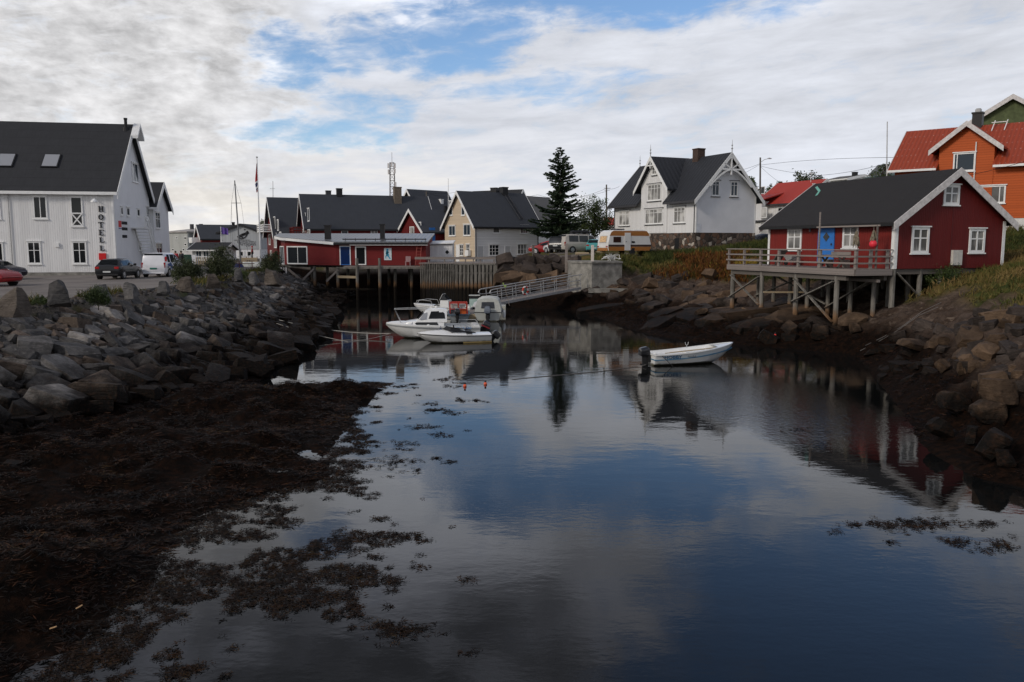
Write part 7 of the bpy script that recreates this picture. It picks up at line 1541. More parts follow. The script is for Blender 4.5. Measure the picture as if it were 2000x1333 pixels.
def vehicles():
    z = 3.03
    p = onz(229, 546.5, z); car('black_hatchback', 'black hatchback seen from behind in front of the hotel corner', HATCH, (p.x - .75, p.y + 1.9, z), R(94), car_paint('black_car_paint', (.012, .013, .015)))
    p = onz(305, 541, z); v = car('white_van', 'small white van with blue and red side pictures beside the hotel', VAN, (p.x + .1, p.y + 1.2, z), R(94), car_paint('white_car_paint', (.74, .74, .76)), 'van', plain('green_plate', (.03, .16, .12), .4, .1))
    m = MB(); rr = random.Random(2); bl = plain('blue_decal', (.05, .12, .33), .4, .2); dg = plain('grey_decal', (.12, .13, .14), .4, .2)
    for i in range(26): x, zz, s_ = rr.uniform(-1.75, .0), rr.uniform(.55, 1.02), rr.uniform(.05, .16); m.box(x - s_, -.94 - .003 - i * .0004, zz - s_ * .6, x + s_, -.934, zz + s_ * .6, 0 if x < -.7 else 1)
    m.build('side_decal', [bl, dg], v); MB().box(-2.05, -.90, 1.2, -1.8, -.84, 1.55).build('red_decal', REDSIGN, v)
    p = onz(-10, 559, z); car('red_car', 'red car at the left edge in front of the hotel', HATCH, (p.x - .75, p.y + .2, z), R(-14), car_paint('red_car_paint', (.30, .014, .018)))
    p = onz(-12, 548, z); car('dark_car', 'dark purple car half hidden behind the red car at the left edge', HATCH, (p.x - 1.0, p.y + 1.6, z), R(-8), car_paint('dark_purple_paint', (.018, .016, .03)))
    # upper parking
    def up(px, Y, base=None): q = at(px, 497, Y); return (q.x, q.y, gz0(q.x, q.y) + .03)
    car('red_car', 'red hatchback parked behind the stone wall next to the cream house', HATCH, up(1070, 93), R(168), car_paint('red_car_paint_two', (.32, .02, .02)))
    car('pale_car', 'small pale car mostly hidden between the red car and dark jeep', HATCH, up(1092, 90), R(120), car_paint('silver_white', (.60, .62, .62)))
    car('dark_jeep', 'dark boxy off road car left of the silver van', SUV, up(1101, 89.5), R(62), car_paint('dark_grey_car', (.022, .023, .025)))
    v = car('silver_van', 'silver beige van with a black roof box on the upper parking', BUSV, up(1133, 88.5), R(27), car_paint('champagne_paint', (.42, .39, .34)), 'van')
    m = MB(); m.loft([[(x, -w, 2.12), (x, -w * 1.1, 2.22), (x, -w * .8, 2.12 + h), (x, w * .8, 2.12 + h), (x, w * 1.1, 2.22), (x, w, 2.12)] for x, w, h in ((-1.2, .25, .12), (-.9, .34, .26), (.6, .36, .30), (1.0, .3, .2), (1.25, .1, .08))], True, True); m.build('roof_box', BLACK, v, fix=True, smooth=40)
    MB().box(-.8, -.8, 1.97, -.72, .8, 2.11).build('roof_bar', DKGREY, v); MB().box(.5, -.8, 1.97, .58, .8, 2.11).build('roof_bar', DKGREY, v)
    car('turquoise_car', 'small turquoise car tucked between silver van and caravan', HATCH, up(1163, 87.5), R(80), car_paint('turquoise_paint', (.06, .30, .30)))
    q = at(1487, 478, 92); car('blue_black_car', 'dark blue car parked between the villa and red cabin', HATCH, (q.x, q.y, zat(482, 92) - .05), R(200), car_paint('dark_blue_paint', (.02, .024, .035)))
    # caravan
    q = at(1219, 497, 82.5); zc = gz0(q.x, q.y); t = thing('caravan', 'old white caravan with orange brown bands parked below the villa', 'caravan', (q.x, q.y, zc), R(24)); Lc, Wc = 5.0, 2.1
    prof = [(-2.42, .45), (-2.50, .80), (-2.46, 1.3), (-2.30, 2.05), (-2.12, 2.33), (-1.8, 2.46), (1.5, 2.50), (1.95, 2.40), (2.2, 2.15), (2.52, .95), (2.45, .75), (2.3, .45)]
    wp, br, dk_ = car_paint('caravan_white', (.70, .69, .66), .4), car_paint('caravan_orange', (.36, .14, .030), .4), car_paint('caravan_stripe', (.05, .03, .025), .4)
    m = MB(); m.prism(prof[::-1], -Wc / 2, Wc / 2, lambda p, q_, u: (p, u, q_)); m.build('body', wp, t, fix=True, bevel=.06)
    lo = lambda z: np.interp(z, [.45, .80, 1.3, 2.05, 2.33, 2.46], [-2.42, -2.5, -2.46, -2.30, -2.12, -1.8]); hi = lambda z: np.interp(z, [.45, .75, .95, 2.15, 2.40, 2.50], [2.3, 2.45, 2.52, 2.2, 1.95, 1.5])
    def band(z0, z1, mat, nm):
        zs = np.linspace(z0, z1, 6); poly = [(lo(z) + .03, z) for z in zs] + [(hi(z) - .03, z) for z in zs[::-1]]
        for sg in (-1, 1): MB().prism(poly if sg > 0 else poly, sg * (Wc / 2 + .004), sg * (Wc / 2 + .012), lambda p, q_, u: (p, u, q_)).build(nm, mat, t, fix=True)
    band(1.92, 2.40, br, 'upper_band'); band(.86, 1.06, dk_, 'stripe'); band(.47, .85, br, 'lower_band')
    MB().box(-2.53, -Wc / 2 + .1, .46, -2.40, Wc / 2 - .1, .74).build('end_band', br, t)
    c_ = plain('yellow_curtain_glass', (.62, .40, .20), .3, .3, 6)
    d = Vector((.16, 0, .75)).normalized(); nrm = Vector((-d.z, 0, d.x)); MB().obox(Vector((-2.40, 0, 1.58)) + nrm * .03, d * .30, (0, .62, 0), nrm * .02).build('end_window', c_, t, bevel=.01); MB().obox(Vector((-2.40, 0, 1.58)) + nrm * .015, d * .36, (0, .68, 0), nrm * .015).build('window_frame', GALV, t)
    for y in (-.85, .85): MB().box(-2.56, y - .13, .82, -2.47, y + .13, .92).build('tail_light', REDL, t)
    ys = -Wc / 2; MB().box(-1.9, ys - .03, 1.28, -1.05, ys - .003, 1.82).build('side_window', plain('brown_curtained_window', (.035, .015, .012), .15, .3), t)
    m = MB(); m.box(-.62, ys - .05, .50, .05, ys - .014, 2.22); m.build('door', wp, t); MB().box(-.50, ys - .056, 1.3, -.42, ys - .051, 1.4).build('door_handle', BLACK, t)
    MB().box(.18, ys - .03, 1.22, .55, ys - .014, 1.40).build('vent', BLACK, t); MB().box(.22, ys - .03, .55, .55, ys - .014, .72).build('vent', BLACK, t); m = MB(); m.box(-1.2, -.5, 2.5, -.3, .5, 2.62); m.build('roof_hatch', DKGREY, t)
    for y in (-.98, .98): wl = MB().lathe([(.2, -.1), (.3, -.09), (.32, 0), (.3, .09), (.2, .1)], 16, Matrix.Translation((.3, y, .32)) @ Matrix.Rotation(math.pi / 2, 4, 'X')).build('wheel', RUBBER, t)
    MB().bar((2.3, 0, .5), (3.5, 0, .5), .1, .1).tube([(3.2, 0, .5), (3.2, 0, .02)], .04, 6).build('drawbar', DKGREY, t)
vehicles()
# ---------------------------------------------------------------- poles, masts, wires
def pole_things():
    z = 3.03; a = at(509, 511, 84); top = zat(309, 84)
    t = thing('flagpole', 'tall white flagpole with a limp red flag before the red houses', 'flagpole', (a.x, 84, z)); MB().tube([(0, 0, 0), (0, 0, top - z)], [.085, .045], 10).build('pole', TRIM, t); MB().lathe([(.02, -.02), (.1, .05), (.1, .1), (.02, .17)], 10, Matrix.Translation((0, 0, top - z))).build('knob', GALV, t)
    fr, fb = plain('flag_red', (.42, .03, .035), .7, .15), plain('flag_navy', (.03, .04, .12), .7, .1); h0 = zat(374, 84) - z; h1 = zat(318, 84) - z; vs = []; n = 16; k = 7
    for i in range(n + 1):
        f = i / n; zz = h1 + (h0 - h1) * f; wd = .30 * math.sin(min(1, f * 1.5) * 1.57) * (1 - .55 * max(0, f - .7) / .3)
        for j in range(k + 1): g = j / k; vs.append((-.03 - .0 + .10 * math.sin(g * 9 + f * 2) * wd * 1.2 - wd * g * .75, -.05 + .09 * math.cos(g * 11 + f * 3) * g, zz - .15 * g))
    fs = [(i * (k + 1) + j, i * (k + 1) + j + 1, (i + 1) * (k + 1) + j + 1, (i + 1) * (k + 1) + j) for i in range(n) for j in range(k)]
    m = MB(); 
    for f_ in fs: m.f.append(list(f_)); m.m.append(1 if (f_[0] // (k + 1)) in (11, 12, 14) else (2 if (f_[0] // (k + 1)) in (10, 13) else 0))
    m.v = vs; m.build('flag', [fr, fb, TRIM], t)
    a = at(471, 512, 104); t = thing('sailboat_mast', 'bare grey sailing boat mast with stays standing behind the bushes', 'mast', (a.x, 104, 1.0)); top = zat(353, 104) - 1.0; MB().tube([(0, 0, 0), (-.42, 0, top)], [.12, .07], 8).build('pole', plain('mast_grey', (.16, .165, .17), .5, .1), t)
    m = MB(); zs = zat(397, 104) - 1; x = -.42 * zs / top; m.tube([(x - .62, 0, zs), (x + .62, 0, zs)], .03, 5); m.build('spreader', DKGREY, t); m = MB()
    for e in (-1.6, -1.1, 1.2): m.tube([(-.42, 0, top - .1), (x + .6 * (1 if e > 0 else -1), .0, zs), (e, 0, .5)], .014, 4)
    m.build('stay', DKGREY, t)
    a = at(434, 512, 124); t = thing('purple_flag', 'purple flag on a thin white pole beside the pale hall', 'flag', (a.x, 124, 3.1)); top = zat(443, 124) - 3.1; MB().tube([(0, 0, 0), (0, 0, top)], .05, 6).build('pole', TRIM, t); fl = plain('purple_cloth', (.12, .07, .30), .7, .2)
    m = MB(); n = 8; z0, z1 = zat(457, 124) - 3.1, top - .05; rows = [[(.06 + 1.05 * i / n, .12 * math.sin(i * 1.3), z0 - .2 * i / n), (.06 + 1.05 * i / n, .12 * math.sin(i * 1.3 + .5), z1 - .25 * i / n)] for i in range(n + 1)]; m.loft(rows, False, False); m.build('cloth', fl, t)
    # lattice telecom tower
    Y = 250; a, b = at(767, 400, Y), at(767, 318, Y); t = thing('telecom_tower', 'slim lattice telecom tower rising behind the long dark roof', 'tower', (a.x, Y, 3.6)); H_ = b.z - 3.6; mt = plain('tower_steel', (.20, .18, .175), .6, .2); m = MB(); w0, w1 = 1.0, .6
    cr = lambda f: [Vector((sx * (w0 + (w1 - w0) * f), sy * (w0 + (w1 - w0) * f), H_ * f)) for sx, sy in ((-1, -1), (1, -1), (1, 1), (-1, 1))]
    for c in range(4): m.tube([cr(0)[c], cr(1)[c]], .09, 5)
    for i in range(15):
        A, B = cr(i / 15), cr((i + 1) / 15)
        for c in range(4): d = (c + 1) % 4; m.tube([A[c], B[d]], .05, 4); m.tube([B[c], B[d]], .045, 4)
    m.build('lattice', mt, t)
    for i, (x, zz) in enumerate([(-1.0, H_ * .97), (1.0, H_ * .97), (0, H_ * .98), (-.95, H_ * .90), (.95, H_ * .91), (1.1, H_ * .76)]): MB().box(x - .22, -1.0, zz - .9, x + .22, -.75, zz + .5).build('antenna_panel', TRIM_OLD, t)
    MB().tube([(0, 0, H_), (0, 0, H_ + 3)], .06, 5).build('lightning_rod', mt, t)
    def mast(px, y0, y1, Y, lab, arms=(), r=.05, mat=GALV, lean=0.0, name='antenna_mast', cat='antenna'):
        a, b = at(px, y1, Y), at(px + lean, y0, Y); t = thing(name, lab, cat, a); MB().tube([(0, 0, -1), (b.x - a.x, 0, b.z - a.z)], [r, r * .8], 6).build('pole', mat, t)
        for (py, wd) in arms: zz = zat(py, Y) - a.z; MB().bar((-wd, 0, zz), (wd, 0, zz), .05, .05).build('crossarm', mat, t)
        return Vector((b.x, b.y, b.z))
    mast(533, 354, 400, 121, 'thin antenna above the leftmost red house roof', ((369, .35),)); mast(875.5, 349, 400, 108, 'thin white antenna pole in front of the dark round chimney', (), .045, TRIM)
    mast(1733, 238, 330, 72, 'tall thin steel mast left of the orange house roof', (), .05, GALV); mast(1584, 337, 350, 103, 'short white aerial on the red tiled roof', ((339, .3),), .03, TRIM)
    P1 = mast(1184.5, 361, 470, 112, 'dark utility pole standing left of the white villa', ((368, .45), (372, .35)), .13, WOOD_DK, 0, 'utility_pole', 'utility pole'); P0 = mast(833, 374, 420, 124, 'dark wooden utility pole behind the long red roof', ((377, .35),), .13, WOOD_DK, 0, 'utility_pole', 'utility pole')
    P2 = mast(1485, 308, 380, 100, 'street lamp pole right of the white villa gable', (), .12, WOOD_DK, 0, 'lamp_post', 'street lamp'); o = [x for x in COL.objects if x.get('label', '').startswith('street lamp pole')][0]
    hh = zat(308, 100) - zat(380, 100); MB().tube([(0, 0, hh - .5), (.35, 0, hh - .25), (.9, 0, hh - .12)], .035, 6).build('lamp_arm', GALV, o); MB().lathe([(.02, .12), (.14, .05), (.2, -.02), (.05, -.05)], 10, Matrix.Translation((.95, 0, hh - .14)) @ Matrix.Scale(1.6, 4, (1, 0, 0))).build('lamp_head', GALV, o)
    def wire(lab, pts, sag, r=.016):
        P = []
        for a, b in zip(pts, pts[1:]):
            for i in range(13): f = i / 12; P.append(Vector(a).lerp(Vector(b), f) - ZV * sag * 4 * f * (1 - f))
        tag(MB().tube(P, r, 4).build('power_line', BLACK), lab, 'wire')
    q = P1 - ZV * .5
    wire('wire from the dark utility pole left across the spruce', [q, at(1050, 381, 122), P0 - ZV * .3], .9); wire('lower wire from the dark utility pole towards the cream house', [q - ZV * .4, at(1040, 384, 118)], .6); wire('wire from the dark utility pole to the villa eave', [q, at(1210, 364, 101)], .2)
    wire('wire from the villa gable to the street lamp pole', [at(1368, 374, 86), P2 - ZV * .8], .25); wire('upper wire crossing the sky from lamp pole to orange house', [P2 - ZV * .9, at(1745, 308, 70)], -.2); wire('lower wire crossing the sky above the red tiled roof', [P2 - ZV * 1.0, at(1600, 343, 90), at(1728, 321, 72)], .15)
    wire('thin wire running from lamp pole behind the villa', [P2 - ZV * .7, at(1440, 334, 104)], .1); wire('wire falling from the lamp pole to the red tiled house', [P2 - ZV * 1.0, at(1522, 356, 103)], .1); wire('wire from cream house ridge to the pole behind the red roof', [P0 - ZV * .2, at(898, 374, 122)], .25); wire('wire in front of the orange house wall', [at(1877, 345, 58.5), at(2030, 307, 52)], .1)
pole_things()

# ---------------------------------------------------------------- trees and bushes
BARK = plain('tree_bark', (.055, .042, .032), .9, .3, 6)
NEEDLE = leaf_mat('spruce_needles', [(.012, .022, .011), (.022, .037, .018), (.038, .058, .027), (.056, .078, .037)], .6, .25)
LEAF = leaf_mat('birch_leaves', [(.016, .027, .008), (.036, .056, .015), (.062, .088, .023), (.10, .125, .038), (.14, .155, .055)], .55, .3)
LEAF_D = leaf_mat('willow_leaves', [(.013, .018, .008), (.028, .038, .014), (.048, .060, .023), (.075, .09, .037), (.12, .13, .06)], .55, .3)
def spruce(px, Y, ybase, ytop, label):
    b = at(px, ybase, Y); Hh = zat(ytop, Y) - b.z; t = thing('spruce_tree', label, 'tree', (b.x, b.y, b.z)); MB().tube([(0, 0, -.3), (.05, 0, Hh * .5), (0, 0, Hh)], [.24, .13, .015], 9).build('trunk', BARK, t)
    r = np.random.default_rng(4); P, D, Ln, Wd, tone = [], [], [], [], []
    zz = .115
    while zz < .985:
        nb = int(r.integers(5, 9)) if zz < .9 else 5
        for k in range(nb):
            a = r.random() * 6.283; ln = (1 - zz) ** .80 * 4.3 * (.42 + .70 * r.random()) + .12
            if math.cos(a) < -.55 and .42 < zz < .62: ln *= .55
            if zz < .18: ln *= .75
            up = .55 * (zz - .25) + r.normal() * .10; c, s = math.cos(a), math.sin(a); ns = max(4, int(ln * 12))
            for i in range(ns):
                f = (i + .7) / ns; dr = -ln * (.30 * f - .34 * f * f) * (1.25 - zz); x, y, z = c * ln * f, s * ln * f, Hh * zz + up * ln * f + dr
                for sd in (-1, 1, 0, 0):
                    sp = ln * .34 * (1 - f * .72) * (.5 + .7 * r.random()) if sd else .22 + .2 * r.random()
                    d = np.array([c * .75 - s * sd * .8, s * .75 + c * sd * .8, -.20 + .18 * r.normal() if sd else -.55 + .5 * r.random()]) + r.normal(size=3) * .14
                    P.append((x, y, z)); D.append(d); Ln.append(max(.16, sp)); Wd.append(.10 + .09 * r.random()); tone.append(.15 + .5 * r.random() * (.4 + .6 * f) + .15 * f)
        zz += .017 + .015 * r.random()
    leaves('crown', np.array(P), np.array(D), np.array(Ln), np.array(Wd), NEEDLE, np.array(tone), t)
spruce(1094, 98, 478, 287, 'tall dark pointed spruce between the cream house and villa')
def tree(name, label, cat, base, Hh, crown, n, size, mat, seed, group=None, trunk_r=.16, limbs=7, low=.25, gaps=.42):
    """crown: list of (x,y,z,rx,ry,rz) lobes relative to base"""
    r = np.random.default_rng(seed); t = thing(name, label, cat, base, 0, group); m = MB(); m.tube([(0, 0, -.2), (.04 * Hh * r.normal() * .3, 0, Hh * .35), (0, 0, Hh * .7)], [trunk_r, trunk_r * .7, trunk_r * .25], 8)
    tips = []
    for (x, y, z, a, b, c) in crown:
        for _ in range(limbs): q = r.normal(size=3) * .45; e = Vector((x + q[0] * a, y + q[1] * b, z + q[2] * c)); s0 = Vector((0, 0, Hh * r.uniform(low, .5))); mid = s0.lerp(e, .5) + Vector((0, 0, .06 * Hh)); m.tube([s0, mid, e], [trunk_r * .35, trunk_r * .2, trunk_r * .06], 5); tips.append(e)
    m.build('trunk', BARK, t); P = []
    for (x, y, z, a, b, c) in crown:
        k = int(n * a * b * c / sum(q[3] * q[4] * q[5] for q in crown)); ncl = max(14, k // 26); d = r.normal(size=(ncl, 3)); d /= np.linalg.norm(d, axis=1)[:, None]; rad = r.random((ncl, 1)) ** .42 * (.72 + .4 * r.random((ncl, 1)))
        cen = np.array([x, y, z]) + d * rad * np.array([a, b, c]); keep = r.random(ncl) > gaps * .5; cen = cen[keep]; idx = r.integers(0, len(cen), k); sp = .16 * min(a, c) * (.6 + .8 * r.random(len(cen)))
        P.append(cen[idx] + r.normal(size=(k, 3)) * sp[idx][:, None])
    P = np.concatenate(P); n_ = len(P); D = r.normal(size=(n_, 3)); cl = fbm(P[:, 0] * 2.2 / max(1, Hh * .2) + 9, P[:, 2] * 2.2 / max(1, Hh * .2) + P[:, 1], 3, seed)
    leaves('crown', P, D, size * (.6 + .8 * r.random(n_)), size * (.35 + .4 * r.random(n_)), mat, .10 + .35 * r.random(n_) + (cl - .5) * 1.0 + .15, t); return t
def gpos(px, py, Y): a = at(px, py, Y); return (a.x, a.y, gz0(a.x, a.y))
tree('leafy_tree', 'bushy green leafy tree between the spruce and the villa', 'tree', (at(1160, 470, 106).x, 106, 4.6), 7.6, [(-.3, 0, 4.2, 2.3, 1.9, 2.5), (1.3, .2, 3.4, 1.7, 1.6, 2.0), (-1.9, 0, 3.0, 1.7, 1.5, 1.9), (.5, 0, 5.9, 1.1, 1.0, 1.2)], 11000, .20, LEAF, 5)
tree('round_tree', 'wide round crowned tree far behind the red tiled roof', 'tree', (at(1580, 400, 150).x, 150, 8), 11.5, [(0, 0, 8.2, 2.8, 2.2, 2.4), (-2.2, 0, 7.2, 1.9, 1.6, 1.5), (2.0, 0, 7.6, 1.7, 1.6, 1.9)], 5200, .36, LEAF_D, 6, gaps=.8)
tree('round_tree', 'small dark tree peeping up just right of the villa gable', 'tree', (at(1464, 380, 130).x, 130, 8.5), 8, [(0, 0, 6.6, .9, .9, 1.1), (.4, 0, 5.4, 1.0, 1, 1)], 2200, .28, LEAF, 7)
tree('round_tree', 'small round tree right of the street lamp pole', 'tree', (at(1523, 380, 140).x, 140, 9), 7.6, [(0, 0, 6.3, .95, .9, .8), (-.5, 0, 5.2, .9, .9, 1)], 1800, .30, LEAF, 8)
tree('round_tree', 'wispy shrub tree left of the small round tree over the red roof', 'tree', (at(1502, 380, 138).x, 138, 9), 7, [(0, 0, 5.6, .7, .7, .7), (-.3, 0, 4.6, .7, .7, .7)], 500, .25, LEAF, 12)
tree('round_tree', 'bright green tree squeezed against the left end of the orange house', 'tree', (at(1716, 370, 76).x, 76, 7.5), 5.0, [(0, 0, 3.9, 1.0, 1, 1.0), (.55, 0, 4.9, .5, .5, .7), (-.3, 0, 2.6, 1, 1, 1)], 3600, .16, LEAF, 9)
tree('round_tree', 'dark green bush tree left of the far red houses', 'tree', (at(518, 480, 140).x, 140, 3.2), 8.0, [(0, 0, 5.6, .8, .8, 1.0), (-.3, 0, 3.2, .9, .9, 1.6)], 1600, .3, LEAF, 10)
GBU = 'bushes at the edge of the hotel parking lot'
tree('bush', 'low round willow bush just right of the white van', 'bush', (at(366, 552, 54.5).x, 54.5, 3.0), 1.75, [(0, 0, .85, 1.0, .8, .75), (-.45, 0, .6, .7, .7, .5), (.5, 0, .65, .6, .6, .55)], 9000, .085, LEAF_D, 21, GBU, .05, 6, .05, .25)
tree('bush', 'tallest loose willow bush in front of the pale hall', 'bush', (at(432, 552, 56).x, 56, 2.95), 2.7, [(0, 0, 1.35, .95, .8, 1.05), (-.55, 0, .95, .65, .7, .8), (.55, 0, 1.0, .62, .6, .8), (.1, 0, 2.15, .5, .5, .45)], 9500, .09, LEAF_D, 22, GBU, .05, 7, .05, .55)
tree('bush', 'tangled bush at the left foot of the red wharf house', 'bush', (at(531, 546, 69).x, 69, 3.0), 2.0, [(0, 0, .95, .85, .7, .9), (-.5, 0, .6, .6, .6, .5), (.3, 0, 1.5, .4, .4, .5)], 6000, .10, LEAF_D, 23, GBU, .05, 6, .05, .5)
tree('bush', 'small low green bush beside the rounded dark boulder', 'bush', (at(192, 599, 34.5).x, 34.5, 2.95), .85, [(0, 0, .40, .50, .45, .40), (-.25, 0, .3, .32, .3, .28), (.28, 0, .26, .3, .3, .25)], 6000, .055, LEAF, 24, GBU, .02, 5, .05, .3)
tree('bush', 'grassy green tuft at the left foot of the tallest boulder', 'bush', (at(78, 598, 34).x, 34, 3.0), .4, [(0, 0, .18, .34, .3, .2)], 1500, .05, LEAF, 25, GBU, .01, 3, .05, .2)
tree('bush', 'green weedy bush below the upright grey boulder near the wharf house', 'bush', (at(470, 562, 61).x, 61, 2.9), .8, [(0, 0, .4, .75, .6, .4)], 2600, .08, LEAF, 26, GBU, .02, 3, .05, .3)
tree('bush', 'dark green bush under the right end of the red cabin', 'bush', (at(1828, 575, 45.2).x, 45.2, gz0(at(1828, 575, 45.2).x, 45.2)), 1.6, [(0, 0, .7, .9, .7, .7), (.6, 0, .9, .6, .6, .6)], 4500, .09, LEAF, 27, None, .04, 4, .05, .3)
tree('bush', 'yellow flowering bush beside the terrace railing of the cabin', 'bush', (at(1462, 505, 66).x, 66, gz0(at(1462, 505, 66).x, 66)), 1.6, [(0, 0, .9, 1.3, .8, .6)], 2600, .09, leaf_mat('tansy', [(.04, .04, .01), (.06, .06, .015), (.30, .20, .02), (.38, .26, .02)], .6, .2), 28, None, .04, 4, .05, .5)

# ---------------------------------------------------------------- people and quay clutter on the far left
SKIN = plain('skin', (.45, .28, .20), .6, .08); HAIR = plain('brown_hair', (.05, .03, .02), .7, .2)
def person(label, loc, rz, coat, legs, seed=0, pose=0.0, hat=None):
    """one continuous skinned body with coat and trousers as clothing over it"""
    t = thing('person', label, 'person', loc, rz)
    J = {'pel': (0, 0, .92), 'chest': (0, 0, 1.28), 'neck': (0, .0, 1.47), 'head': (.02, 0, 1.60), 'top': (.0, 0, 1.72), 'hl': (0, .10, .88), 'kl': (.05 + pose * .1, .11, .49), 'al': (-.02 - pose * .1, .11, .08), 'tl': (.16, .12, .03), 'hr': (0, -.10, .88), 'kr': (.03 - pose * .1, -.11, .49), 'ar': (-.02 - pose * .3, -.11, .08), 'tr': (.16 - pose * .3, -.12, .03),
         'sl': (0, .19, 1.41), 'el': (-.03, .25, 1.13), 'wl': (.10, .25, .90), 'sr': (0, -.19, 1.41), 'er': (-.03, -.25, 1.13), 'wr': (.12, -.24, .91)}
    E = [('pel', 'chest'), ('chest', 'neck'), ('neck', 'head'), ('head', 'top'), ('pel', 'hl'), ('hl', 'kl'), ('kl', 'al'), ('al', 'tl'), ('pel', 'hr'), ('hr', 'kr'), ('kr', 'ar'), ('ar', 'tr'), ('chest', 'sl'), ('sl', 'el'), ('el', 'wl'), ('chest', 'sr'), ('sr', 'er'), ('er', 'wr')]
    Rr = {'pel': .13, 'chest': .15, 'neck': .055, 'head': .095, 'top': .075, 'hl': .09, 'hr': .09, 'kl': .06, 'kr': .06, 'al': .045, 'ar': .045, 'tl': .035, 'tr': .035, 'sl': .06, 'sr': .06, 'el': .045, 'er': .045, 'wl': .032, 'wr': .032}
    for sd in (1, -1):
        w = 'wl' if sd > 0 else 'wr'; x, y, z = J[w]
        J[w + 'p'] = (x + .02, y, z - .07); E.append((w, w + 'p')); Rr[w + 'p'] = .034
        for k, (dx, dl) in enumerate([(.03, .07), (.01, .085), (-.01, .08), (-.03, .065)]):
            J[f'{w}f{k}'] = (x + .03 + dx, y - sd * .01, z - .09 - dl); E.append((w + 'p', f'{w}f{k}')); Rr[f'{w}f{k}'] = .009
        J[w + 't'] = (x + .075, y - sd * .01, z - .09); E.append((w, w + 't')); Rr[w + 't'] = .011
    def skin(name, edges, grow, mat, root):
        names = []; [names.append(n) for e in edges for n in e if n not in names]; me = bpy.data.meshes.new(name); me.from_pydata([J[n] for n in names], [(names.index(a), names.index(b)) for a, b in edges], []); me.materials.append(mat); o = put(name, me, t)
        md = o.modifiers.new('skin', 'SKIN'); 
        for i, n in enumerate(names): v = me.skin_vertices[0].data[i]; v.radius = (Rr[n] + grow, Rr[n] + grow); v.use_root = (n == root)
        md.use_smooth_shade = True; s = o.modifiers.new('sub', 'SUBSURF'); s.levels = s.render_levels = 1; return o
    if not t.children: me_probe = None
    skin('body', E, 0, SKIN, 'pel')
    skin('coat', [e for e in E if e in [('pel', 'chest'), ('chest', 'sl'), ('sl', 'el'), ('el', 'wl'), ('chest', 'sr'), ('sr', 'er'), ('er', 'wr')]], .03, coat, 'pel')
    skin('trousers', [e for e in E if e in [('pel', 'hl'), ('hl', 'kl'), ('kl', 'al'), ('pel', 'hr'), ('hr', 'kr'), ('kr', 'ar')]], .025, legs, 'pel')
    MB().lathe([(.02, .135), (.08, .11), (.108, .05), (.112, -.02), (.10, -.07)], 12, Matrix.Translation((-.015, 0, 1.645))).build('hair' if hat is None else 'cap', hat or HAIR, t, smooth=60)
    return t
jk = plain('red_jacket', (.42, .025, .035), .7, .12); dkj = plain('dark_jacket', (.03, .03, .035), .7, .12); jeans = plain('dark_jeans', (.025, .03, .045), .8, .15)
def people():
    a = at(343, 500, 92); person('person in a red jacket standing behind the white van', (a.x, 92, 3.03), R(100), jk, jeans, 1, .2)
    a = at(354, 500, 93); person('person in a dark jacket standing right of the red jacket', (a.x, 93, 3.03), R(80), dkj, jeans, 2, -.2)
    a = at(493, 505, 108); person('person in dark red leaning by the wooden screen before the pale hall', (a.x, 108, 3.55), R(200), plain('maroon_jacket', (.20, .03, .035), .7, .1), jeans, 3, .1, plain('red_cap', (.4, .02, .03), .7, .1))
people()
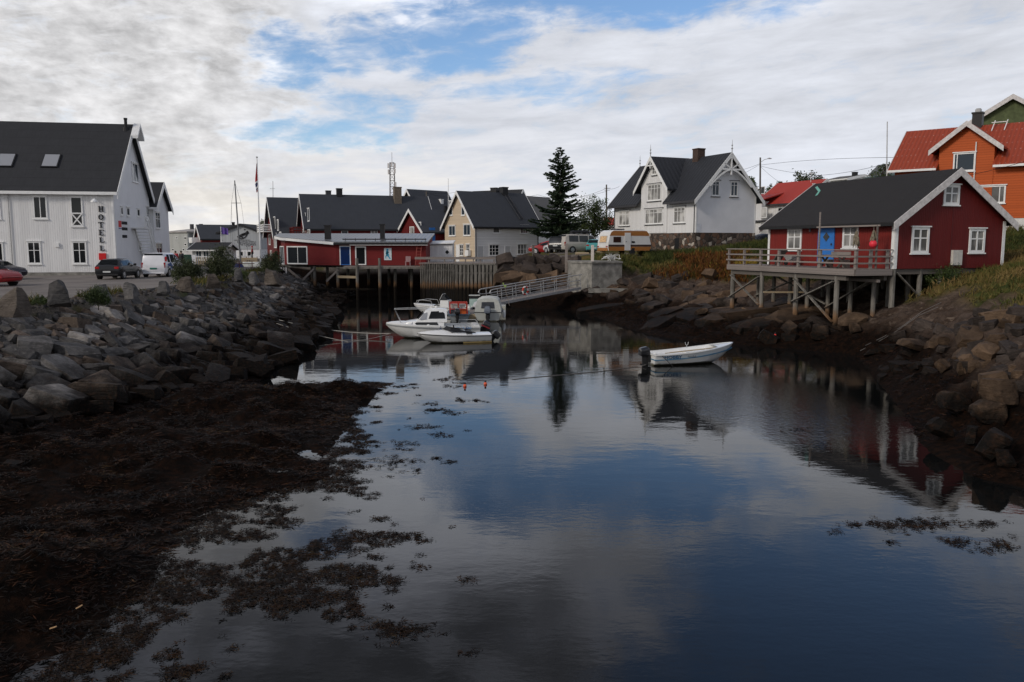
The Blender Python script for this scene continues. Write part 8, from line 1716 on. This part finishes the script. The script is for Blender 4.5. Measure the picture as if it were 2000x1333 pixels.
def clutter():
    z = 3.03
    a, b = at(470, 512, 104), at(503, 512, 104); t = thing('wooden_screen', 'pale plank screen standing before the pale hall doors', 'fence', (a.x, 104, z)); w = b.x - a.x; zt = zat(502.5, 104) - z
    for i in range(4): MB().box(0, -.03, .25 + i * (zt - .3) / 4, w, .0, .25 + (i + .86) * (zt - .3) / 4).build('plank', WOOD_PALE, t)
    for i in range(4): MB().box(i * (w - .1) / 3, .003, 0, i * (w - .1) / 3 + .1, .09, zt + .05).build('post', WOOD_DK, t)
    def picnic(px, Y, lab, mat, rz=0):
        a = at(px, 520, Y); t = thing('picnic_table', lab, 'picnic table', (a.x, Y, z), rz)
        m = MB(); [m.box(-.9, -.36 + i * .15, .70, .9, -.23 + i * .15, .74) for i in range(5)]; m.build('tabletop', mat, t)
        for s in (-1, 1): MB().box(-.9, s * .72 - .12, .42, .9, s * .72 + .12, .46).build('seat', mat, t)
        for x in (-.65, .65): m = MB(); m.bar((x, -.75, 0), (x, -.2, .7), .08, .05); m.bar((x, .75, 0), (x, .2, .7), .08, .05); m.bar((x, -.8, .38), (x, .8, .38), .05, .08); m.build('leg', mat, t)
    picnic(480, 88, 'red brown picnic table before the plank screen', plain('red_brown_stain', (.13, .045, .03), .7, .2), .3); picnic(496, 93, 'dark picnic table right of the red brown one', WOOD_DK, -.2)
    a = at(466, 516, 90); t = thing('tarpaulin', 'blue tarpaulin over a low heap beside the picnic tables', 'tarpaulin', (a.x, 90, z)); t.scale = (.6, .6, .75); r = random.Random(4); m = MB(); rows = []
    for i in range(9): rows.append([(-.9 + 1.8 * i / 8, -.5 + 1.0 * j / 6, max(0, .62 * math.sin(math.pi * i / 8) ** .5 * math.sin(math.pi * j / 6) ** .5 + r.uniform(-.06, .06)) if 0 < i < 8 and 0 < j < 6 else 0) for j in range(7)])
    m.loft(rows, False, False); m.build('sheet', plain('blue_tarp', (.02, .025, .11), .5, .15), t, smooth=40)
    a = at(507, 514, 92); t = thing('upturned_boat', 'grey upturned rowing boat lying by the flagpole foot', 'boat', (a.x, 92, z), .2); rg = hull_rings(3.6, 1.4, .6, 0, .0, .0, 12, draft=.55); m = MB(); m.loft([[(x, y, -zz * 1.0) for x, y, zz in r_] for r_ in rg], False, False); m.build('hull', GEL_DIRTY, t, fix=True, smooth=40)
    a = at(366, 505, 98); t = thing('green_container', 'dark green covered stall behind the persons', 'stall', (a.x, 98, z)); t.scale = (.55, .6, .8); m = MB(); m.prism([(-1.1, 0), (1.1, 0), (1.1, 1.1), (.6, 1.6), (-.6, 1.6), (-1.1, 1.1)], -.6, .6, lambda p, q, u: (p, u, q)); m.build('cover', plain('dark_green_tarp', (.02, .06, .04), .7, .2), t, fix=True); MB().box(1.13, -.5, 0, 2.0, .5, 1.5).build('side_box', WHITE_PLAIN, t)
    a, b = at(383, 512, 96), at(420, 512, 96); t = thing('picket_rail', 'low railing with upright balusters left of the tallest bush', 'railing', (a.x, 96, z)); w = b.x - a.x; m = MB(); m.box(0, -.05, 1.0, w, .05, 1.1); m.build('rail', TRIM, t)
    for i in range(9): MB().box(i * w / 8.5, -.04, 0, i * w / 8.5 + .08, .04, .995).build('baluster', WOOD_PALE, t)
    # driftwood chips on the weed
    for px, py, lab, rz in [(154, 1175, 'short splinter of pale wood standing out on the dark weed', .8), (103, 1213, 'thin orange brown wood chip lying near the lower left', .1)]:
        p = onz(px, py, .25); zz = gz0(p.x, p.y); o = MB().box(-.05, -.012, -.006, .05, .012, .008).build('driftwood', plain('driftwood', (.42, .26, .13), .7, .2), bevel=.004); o.location = (p.x, p.y, zz + .06); o.rotation_euler = (.2, -.3, rz); tag(o, lab, 'driftwood')
    p = onz(26, 912, .3); me = rock_mesh('loose_rock', ROCKS[0], .22, .16, .1, 777, 14); o = put('loose_rock', me); o.location = (p.x, p.y, gz0(p.x, p.y) + .03); tag(o, 'single pale rounded stone lying on the weed at the left edge', 'rock')
clutter()
